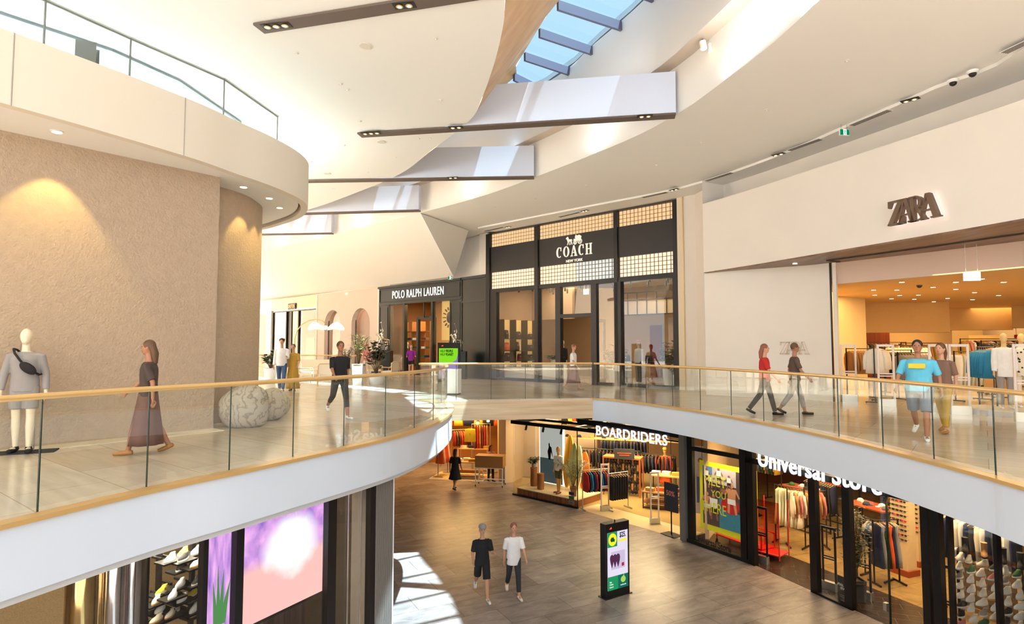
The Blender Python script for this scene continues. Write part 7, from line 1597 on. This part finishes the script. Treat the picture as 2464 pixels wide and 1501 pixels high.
figure('person', 'person in white top and wide maroon trousers passing shop doorway', 'person', fl(1380, 937), R(65), 1.66, (16, 4), (-16, 14), (-15, 10, 20), (18, 10, 20), M_skin, mat('hair_auburn', S(140, 84, 64), .6), 'short', M_wht, .5, M_mar, 'skirt', .72, M_tan, skirtw=1.15)
figure('person', 'person in bright red top behind the right balustrade', 'person', fl(1842, 998), R(70), 1.64, (18, 5), (-18, 18), (-18, 8, 20), (20, 8, 20), M_skin, mat('hair_auburn', S(140, 84, 64), .6), 'long', M_red, .5, M_char, 'trousers', 1, M_blk)
figure('person', 'person in dark brown top just right of person in red', 'person', fl(1915, 997), R(75), 1.66, (18, 5), (-18, 18), (-18, 8, 20), (20, 8, 20), M_skin2, M_hairn, 'short', cl('dkbrown2', 92, 72, 62), .5, M_grey, 'trousers', .9, M_blk)
mb_ = figure('person', 'heavy-set man in light blue t-shirt with yellow print and white slides', 'person', fl(2216, 1056), R(-40), 1.68, (14, 5), (-20, 25), (-14, 16, 20), (18, 16, 20), M_skin2, M_hairb, 'short', cl('skyblue', 96, 186, 216), .5, cl('greyblue', 120, 130, 148), 'shorts', .5, M_wht, width=1.22)
MB().rbox(-.12, .12, -.20, -.165, 1.20, 1.28, .003, 1).build('shirt_print', M_yel, [c for c in mb_.children if c.name.startswith('shirt')][0])
figure('person', 'woman in mustard flared trousers behind man in light blue', 'person', fl(2272, 1040), R(-60), 1.62, (10, 3), (-12, 10), (-10, 8, 20), (12, 8, 20), M_skin, M_hairn, 'long', cl('taupe', 130, 100, 84), .5, M_mus, 'trousers', .97, M_tan)
# lower floor
figure('person', 'man in black t-shirt, black shorts and white trainers on lower floor', 'person', fl(1160, 1438, ZL), R(12), 1.76, (20, 6), (-22, 30), (25, 8, 80), (-5, 10, 60), M_skin, None, 'short', M_blk, .5, M_blk, 'shorts', .5, M_wht, hat=M_grey)
figure('person', 'person in white t-shirt and grey leggings beside man in black', 'person', fl(1236, 1433, ZL), R(12), 1.76, (16, 4), (-18, 18), (22, 10, 30), (-14, 8, 15), M_skin, mat('hair_auburn', S(140, 84, 64), .6), 'short', M_wht, .5, M_char, 'trousers', .92, M_ivory, toplen=.08)
figure('person', 'dark haired woman in black dress outside lower dress shop', 'person', fl(1095, 1178, ZL), R(160), 1.72, (12, 4), (-14, 18), (-12, 8, 15), (12, 8, 15), M_skin2, M_hairb, 'long', M_blk, .5, M_blk, 'skirt', .5, M_navy)
figure('person', 'long haired woman bending over timber desk in dress shop', 'person', fl(1181, 1158, ZL), R(30), 1.62, (5, 2), (-5, 2), (45, 8, 40), (40, 8, 40), M_skin2, M_hairb, 'long', M_pink, .5, M_blk, 'trousers', 1, M_blk)
# dressed mannequin by the textured wall
mq = fl(52, 1089)
M_marl = cl('greymarl', 150, 144, 142, .9, .05)
m = figure('mannequin', 'cream mannequin in grey sweatshirt, grey shorts and black slides by textured wall', 'mannequin', (mq.x, mq.y, .018), R(25), 1.80, (4, 2), (-2, 2), (-4, 12, 12), (4, 12, 12), mann=True, top=M_marl, sleeve=1, bottom=M_marl, bkind='shorts', blen=.36, shoes=M_blk, vox=.008)
s = 1.0
pl_ = MB().box(-.36, .42, -.17, .17, -.018, -.003).build('base_plate', M_char, m); MB().bar((.12, .1, -.003), (.12, .1, .45), .012).build('support_rod', M_steel, pl_)
bb = thing('belt_bag', 'black crossbody belt bag strapped across grey sweatshirt of mannequin', 'bag', (mq.x, mq.y, .018), R(25)); g = MB(); zc = 1.23
g.ell((.075, -.185, zc), .125, .045, .068, 16, 10, Matrix.Rotation(R(40), 3, 'Y')); g.build('pouch', M_blk, bb, smooth=True)
MB().tube([(.05, -.175, zc+.02), (-.03, -.165, zc+.12), (-.10, -.14, zc+.22), (-.135, -.06, zc+.285), (-.12, .05, zc+.27), (.0, .14, zc+.12), (.14, .13, zc-.02), (.205, .03, zc-.09), (.19, -.09, zc-.10), (.13, -.165, zc-.05)], .016, 6).build('strap', M_blk, bb, smooth=True)
# ------------------------------------------------------------------ ceiling fittings
def fit(px, py, z): return pz(px, py, z)
# recessed downlights in the ring soffit and their warm pools on the drum
DL = thing('ceiling_downlight', 'bright recessed downlight under ring bulkhead, nearest to camera', 'downlight', fit(137, 316, 4.87), 0, 'downlights under the ring bulkhead')
MB().lathe([(.085, 0), (.09, -.012), (.07, -.014)], n=24).build('trim_ring', M_ceil, DL); MB().lathe([(.066, -.010), (.066, -.019)], n=20).build('lens', M_lampw, DL)
for k, (px, py) in enumerate(((586, 449), (648, 476), (673, 499))): dup(DL, fit(px, py, 4.87), 0, '%s downlight under curved ring bulkhead, beside drum' % ('nearest', 'middle', 'farthest')[k])
def pool(tx, ty, hx, hy, e_, sp=60):
    src = fit(tx, ty, 4.84); l = lamp('SPOT', 'downlight_beam', src, e_, (1, .76, .32), .03, spot=sp, blend=.35); l.rotation_euler = (Vector(hx)-src).to_track_quat('-Z', 'Y').to_euler()
l1 = lamp('SPOT', 'downlight_beam', (-6.98, 9.2, 4.84), 120, (1, .74, .25), .04, spot=66, blend=.3); l1.rotation_euler = (Vector((-7.32, 9.42, 2.6))-Vector((-6.98, 9.2, 4.84))).to_track_quat('-Z', 'Y').to_euler()
for (x, y, tx, ty) in ((-5.45, 12.75, -5.95, 12.9), (-5.35, 13.55, -5.85, 13.5), (-5.5, 14.3, -6.0, 14.1)):
    l1 = lamp('SPOT', 'downlight_beam', (x, y, 4.84), 70, (1, .74, .25), .03, spot=62, blend=.4); l1.rotation_euler = (Vector((tx, ty, 2.2))-Vector((x, y, 4.84))).to_track_quat('-Z', 'Y').to_euler()
# twin and triple spot boxes in the ceiling channels
def spots(label, p, rz, n, z=ZC-.05, box=True):
    t = thing('recessed_spotlights', label, 'spotlight', p, rz); L = .16*n+.04
    if box: MB().box(-L/2, L/2, -.09, .09, -.006, 0).build('housing', M_dark, t)
    for k in range(n):
        x = (k-(n-1)/2)*.16; MB().lathe([(.055, -.012), (.06, -.02), (.045, -.024)], (x, 0, 0), 16).build('bezel', M_gold, t); MB().lathe([(.045, -.018), (.03, -.026)], (x, 0, 0), 14).build('bulb', emis('bulb_yellow', (1, .74, .30, 1), 7), t)
    return t
for px, py, n, lab in ((665, 62, 3, 'triple spotlight at left end of nearest ceiling channel'), (973, 13, 2, 'twin spotlight in nearest ceiling channel, right part'), (893, 320, 3, 'triple spotlight at left end of second ceiling channel'), (1097, 306, 2, 'twin spotlight where second channel leaves the flat ceiling'), (1552, 279, 2, 'twin spotlight under right end of second beam'), (1090, 427, 2, 'twin spotlight in third ceiling channel')):
    spots(lab, fit(px, py, ZC-.052), R(-9), n)
zb = 7.028
for k, (px, py, lab) in enumerate(((2190, 240, 'twin spotlight in ceiling band left of the two cameras'), (1873, 371, 'twin spotlight in ceiling band beside smoke curtain slot'), (1622, 456, 'twin spotlight in ceiling band above black shopfront right end'), (1407, 507, 'twin spotlight in ceiling band above middle of black shopfront'), (1222, 546, 'twin spotlight in ceiling band above black shopfront left end'))): spots(lab, fit(px, py, zb), R(-50), 2)
def vent(label, a, b):
    A, B = fit(*a, zb), fit(*b, zb); d = B-A; t = thing('air_vent', label, 'vent', (A+B)/2, math.atan2(d.y, d.x), 'linear vents in the ceiling band'); L = d.length
    MB().box(-L/2, L/2, -.10, .10, -.008, 0).build('frame', M_ceil, t)
    for k in range(4): MB().box(-L/2+.02, L/2-.02, -.075+k*.043, -.055+k*.043, -.012, -.007).build('slot', M_groove, t)
vent('linear vent at right edge of picture', (2414, 128), (2490, 92)); vent('linear vent between exit sign and cameras', (2048, 302), (2142, 264)); vent('linear vent left of the exit sign', (1898, 362), (1976, 334)); vent('linear vent above pilaster of black shopfront', (1698, 435), (1762, 415)); vent('linear vent above right bay of black shopfront', (1545, 475), (1606, 462)); vent('linear vent above middle bay of black shopfront', (1345, 522), (1395, 510)); vent('linear vent above left bay of black shopfront', (1165, 556), (1212, 546))
def dome(label, px, py):
    t = thing('dome_camera', label, 'camera', fit(px, py, zb)); MB().lathe([(.10, 0), (.105, -.04), (.08, -.06)], n=24).build('mount', M_wht, t, smooth=40); MB().lathe([(.07, -.06), (.06, -.10), (.03, -.125), (.005, -.13)], n=20).build('dome', M_dark, t, smooth=True)
dome('dome security camera on ceiling band, nearer to camera', 2340, 170); dome('dome security camera on ceiling band, left of the nearer one', 2293, 192)
def exitsign(label, p, rz, w_, h, arrow=False):
    t = thing('exit_sign', label, 'sign', p, rz); MB().box(-w_/2, w_/2, -.02, .02, -h, 0).build('housing', M_wht, t); g = e('exit_green', 0, 120, 74, 1.0); wh = e('exit_white', 240, 250, 244, 1.0)
    MB().box(-w_*.47, w_*.47, -.024, -.02, -h*.93, -h*.07).build('green_face', g, t); MB().box(-w_*.15, w_*.18, -.027, -.024, -h*.93, -h*.07).build('white_panel', wh, t)
    s = h; r = MB(); r.plate([(.03*s+.06*s*math.cos(k), -.22*s+.06*s*math.sin(k)) for k in [2*PI*j/10 for j in range(10)]], -.030, -.027); r.bar((0, -.03, -.3*s), (-.05*s, -.03, -.58*s), .1*s, .005); r.bar((-.05*s, -.03, -.56*s), (.1*s, -.03, -.7*s), .05*s, .005); r.bar((.1*s, -.03, -.7*s), (.06*s, -.03, -.88*s), .045*s, .005); r.bar((-.05*s, -.03, -.56*s), (-.12*s, -.03, -.75*s), .05*s, .005); r.bar((-.12*s, -.03, -.75*s), (-.24*s, -.03, -.78*s), .045*s, .005); r.bar((0, -.03, -.33*s), (.16*s, -.03, -.45*s), .04*s, .005); r.bar((0, -.03, -.33*s), (-.15*s, -.03, -.42*s), .04*s, .005)
    r.build('running_figure', g, t); MB().bar((-w_*.3, 0, 0), (-w_*.3, 0, .12), .01).bar((w_*.3, 0, 0), (w_*.3, 0, .12), .01).build('bracket', M_steel, t)
    if arrow: MB().plate([(.2*w_, -.45*h), (.36*w_, -.45*h), (.36*w_, -.3*h), (.46*w_, -.5*h), (.36*w_, -.7*h), (.36*w_, -.55*h), (.2*w_, -.55*h)], -.03, -.024).build('arrow', wh, t)
q = fit(2031, 311, 6.95); exitsign('green running man exit sign hanging from ceiling band', q, R(8), .26, .16)
q = pyy(1084, 664, 29.6); exitsign('green exit sign with arrow above dark green shop corner', q, R(-40), .3, .17, True)
# small ceiling sensors and sprinklers
sp0 = thing('ceiling_sensor', 'small round sprinkler or sensor disc on white ceiling', 'sensor', fit(880, 110, ZC), 0, 'small discs on the main ceiling'); MB().lathe([(.045, 0), (.045, -.012), (.02, -.018)], n=16).build('disc', mat('sensor_white', S(214, 206, 194), .6), sp0); MB().lathe([(.018, -.016), (.012, -.03)], n=10).build('tip', M_ceil, sp0)
for px, py in ((714, 127), (1048, 92), (820, 201), (836, 215), (1060, 240), (866, 291), (1007, 333), (827, 349), (951, 378), (748, 388), (885, 414), (803, 454), (1845, 263), (2038, 145), (1686, 343), (1579, 397), (1410, 445), (1288, 478), (1190, 498)): dup(sp0, fit(px, py, ZC), 0)
for px, py, lab in ((880, 110, 'large'), (918, 341, 'middle'), (787, 417, 'farthest')):
    o = MB(MX(fit(px, py, ZC))).lathe([(.12, -.001), (.12, -.012), (.1, -.014)], n=24).build('ceiling_speaker', mat('sensor_white', S(214, 206, 194), .6)); tag(o, lab+' round speaker grille on flat white ceiling', 'speaker')
sp0.location = fit(1035, 332, ZC)
# twin white spots on the skylight ledge
for k, (px, py) in enumerate(((1700, 98), (1358, 322))):
    t = thing('ledge_spotlight', 'twin white spotlights on the curved skylight ledge, %s' % ('nearer pair', 'farther pair')[k], 'spotlight', fit(px, py, 8.2), R(30), 'twin spotlights on the skylight ledge')
    for s_ in (-1, 1): MB().tube([(s_*.12, 0, -.05), (s_*.12, -.03, -.22)], .07, 14).build('can', M_wht, t); MB().tube([(s_*.12, -.031, -.221), (s_*.12, -.033, -.232)], .055, 12).build('lens', M_lampw, t); MB().bar((s_*.12, 0, .0), (s_*.12, 0, -.07), .03).build('bracket', M_dark, t)
# wood soffit downlight and groove lights
o = MB(MX(fit(1913, 634, 3.955))).lathe([(.06, 0), (.06, -.01)], n=16).build('soffit_downlight', M_lampw); tag(o, 'tiny glowing downlight in timber soffit above curved plaster wall', 'downlight')
for gp_ in (spw, spb, spc, spg, spg2, spy, spp, gp, dlp):
    wipe(gp_)
drop_protos()
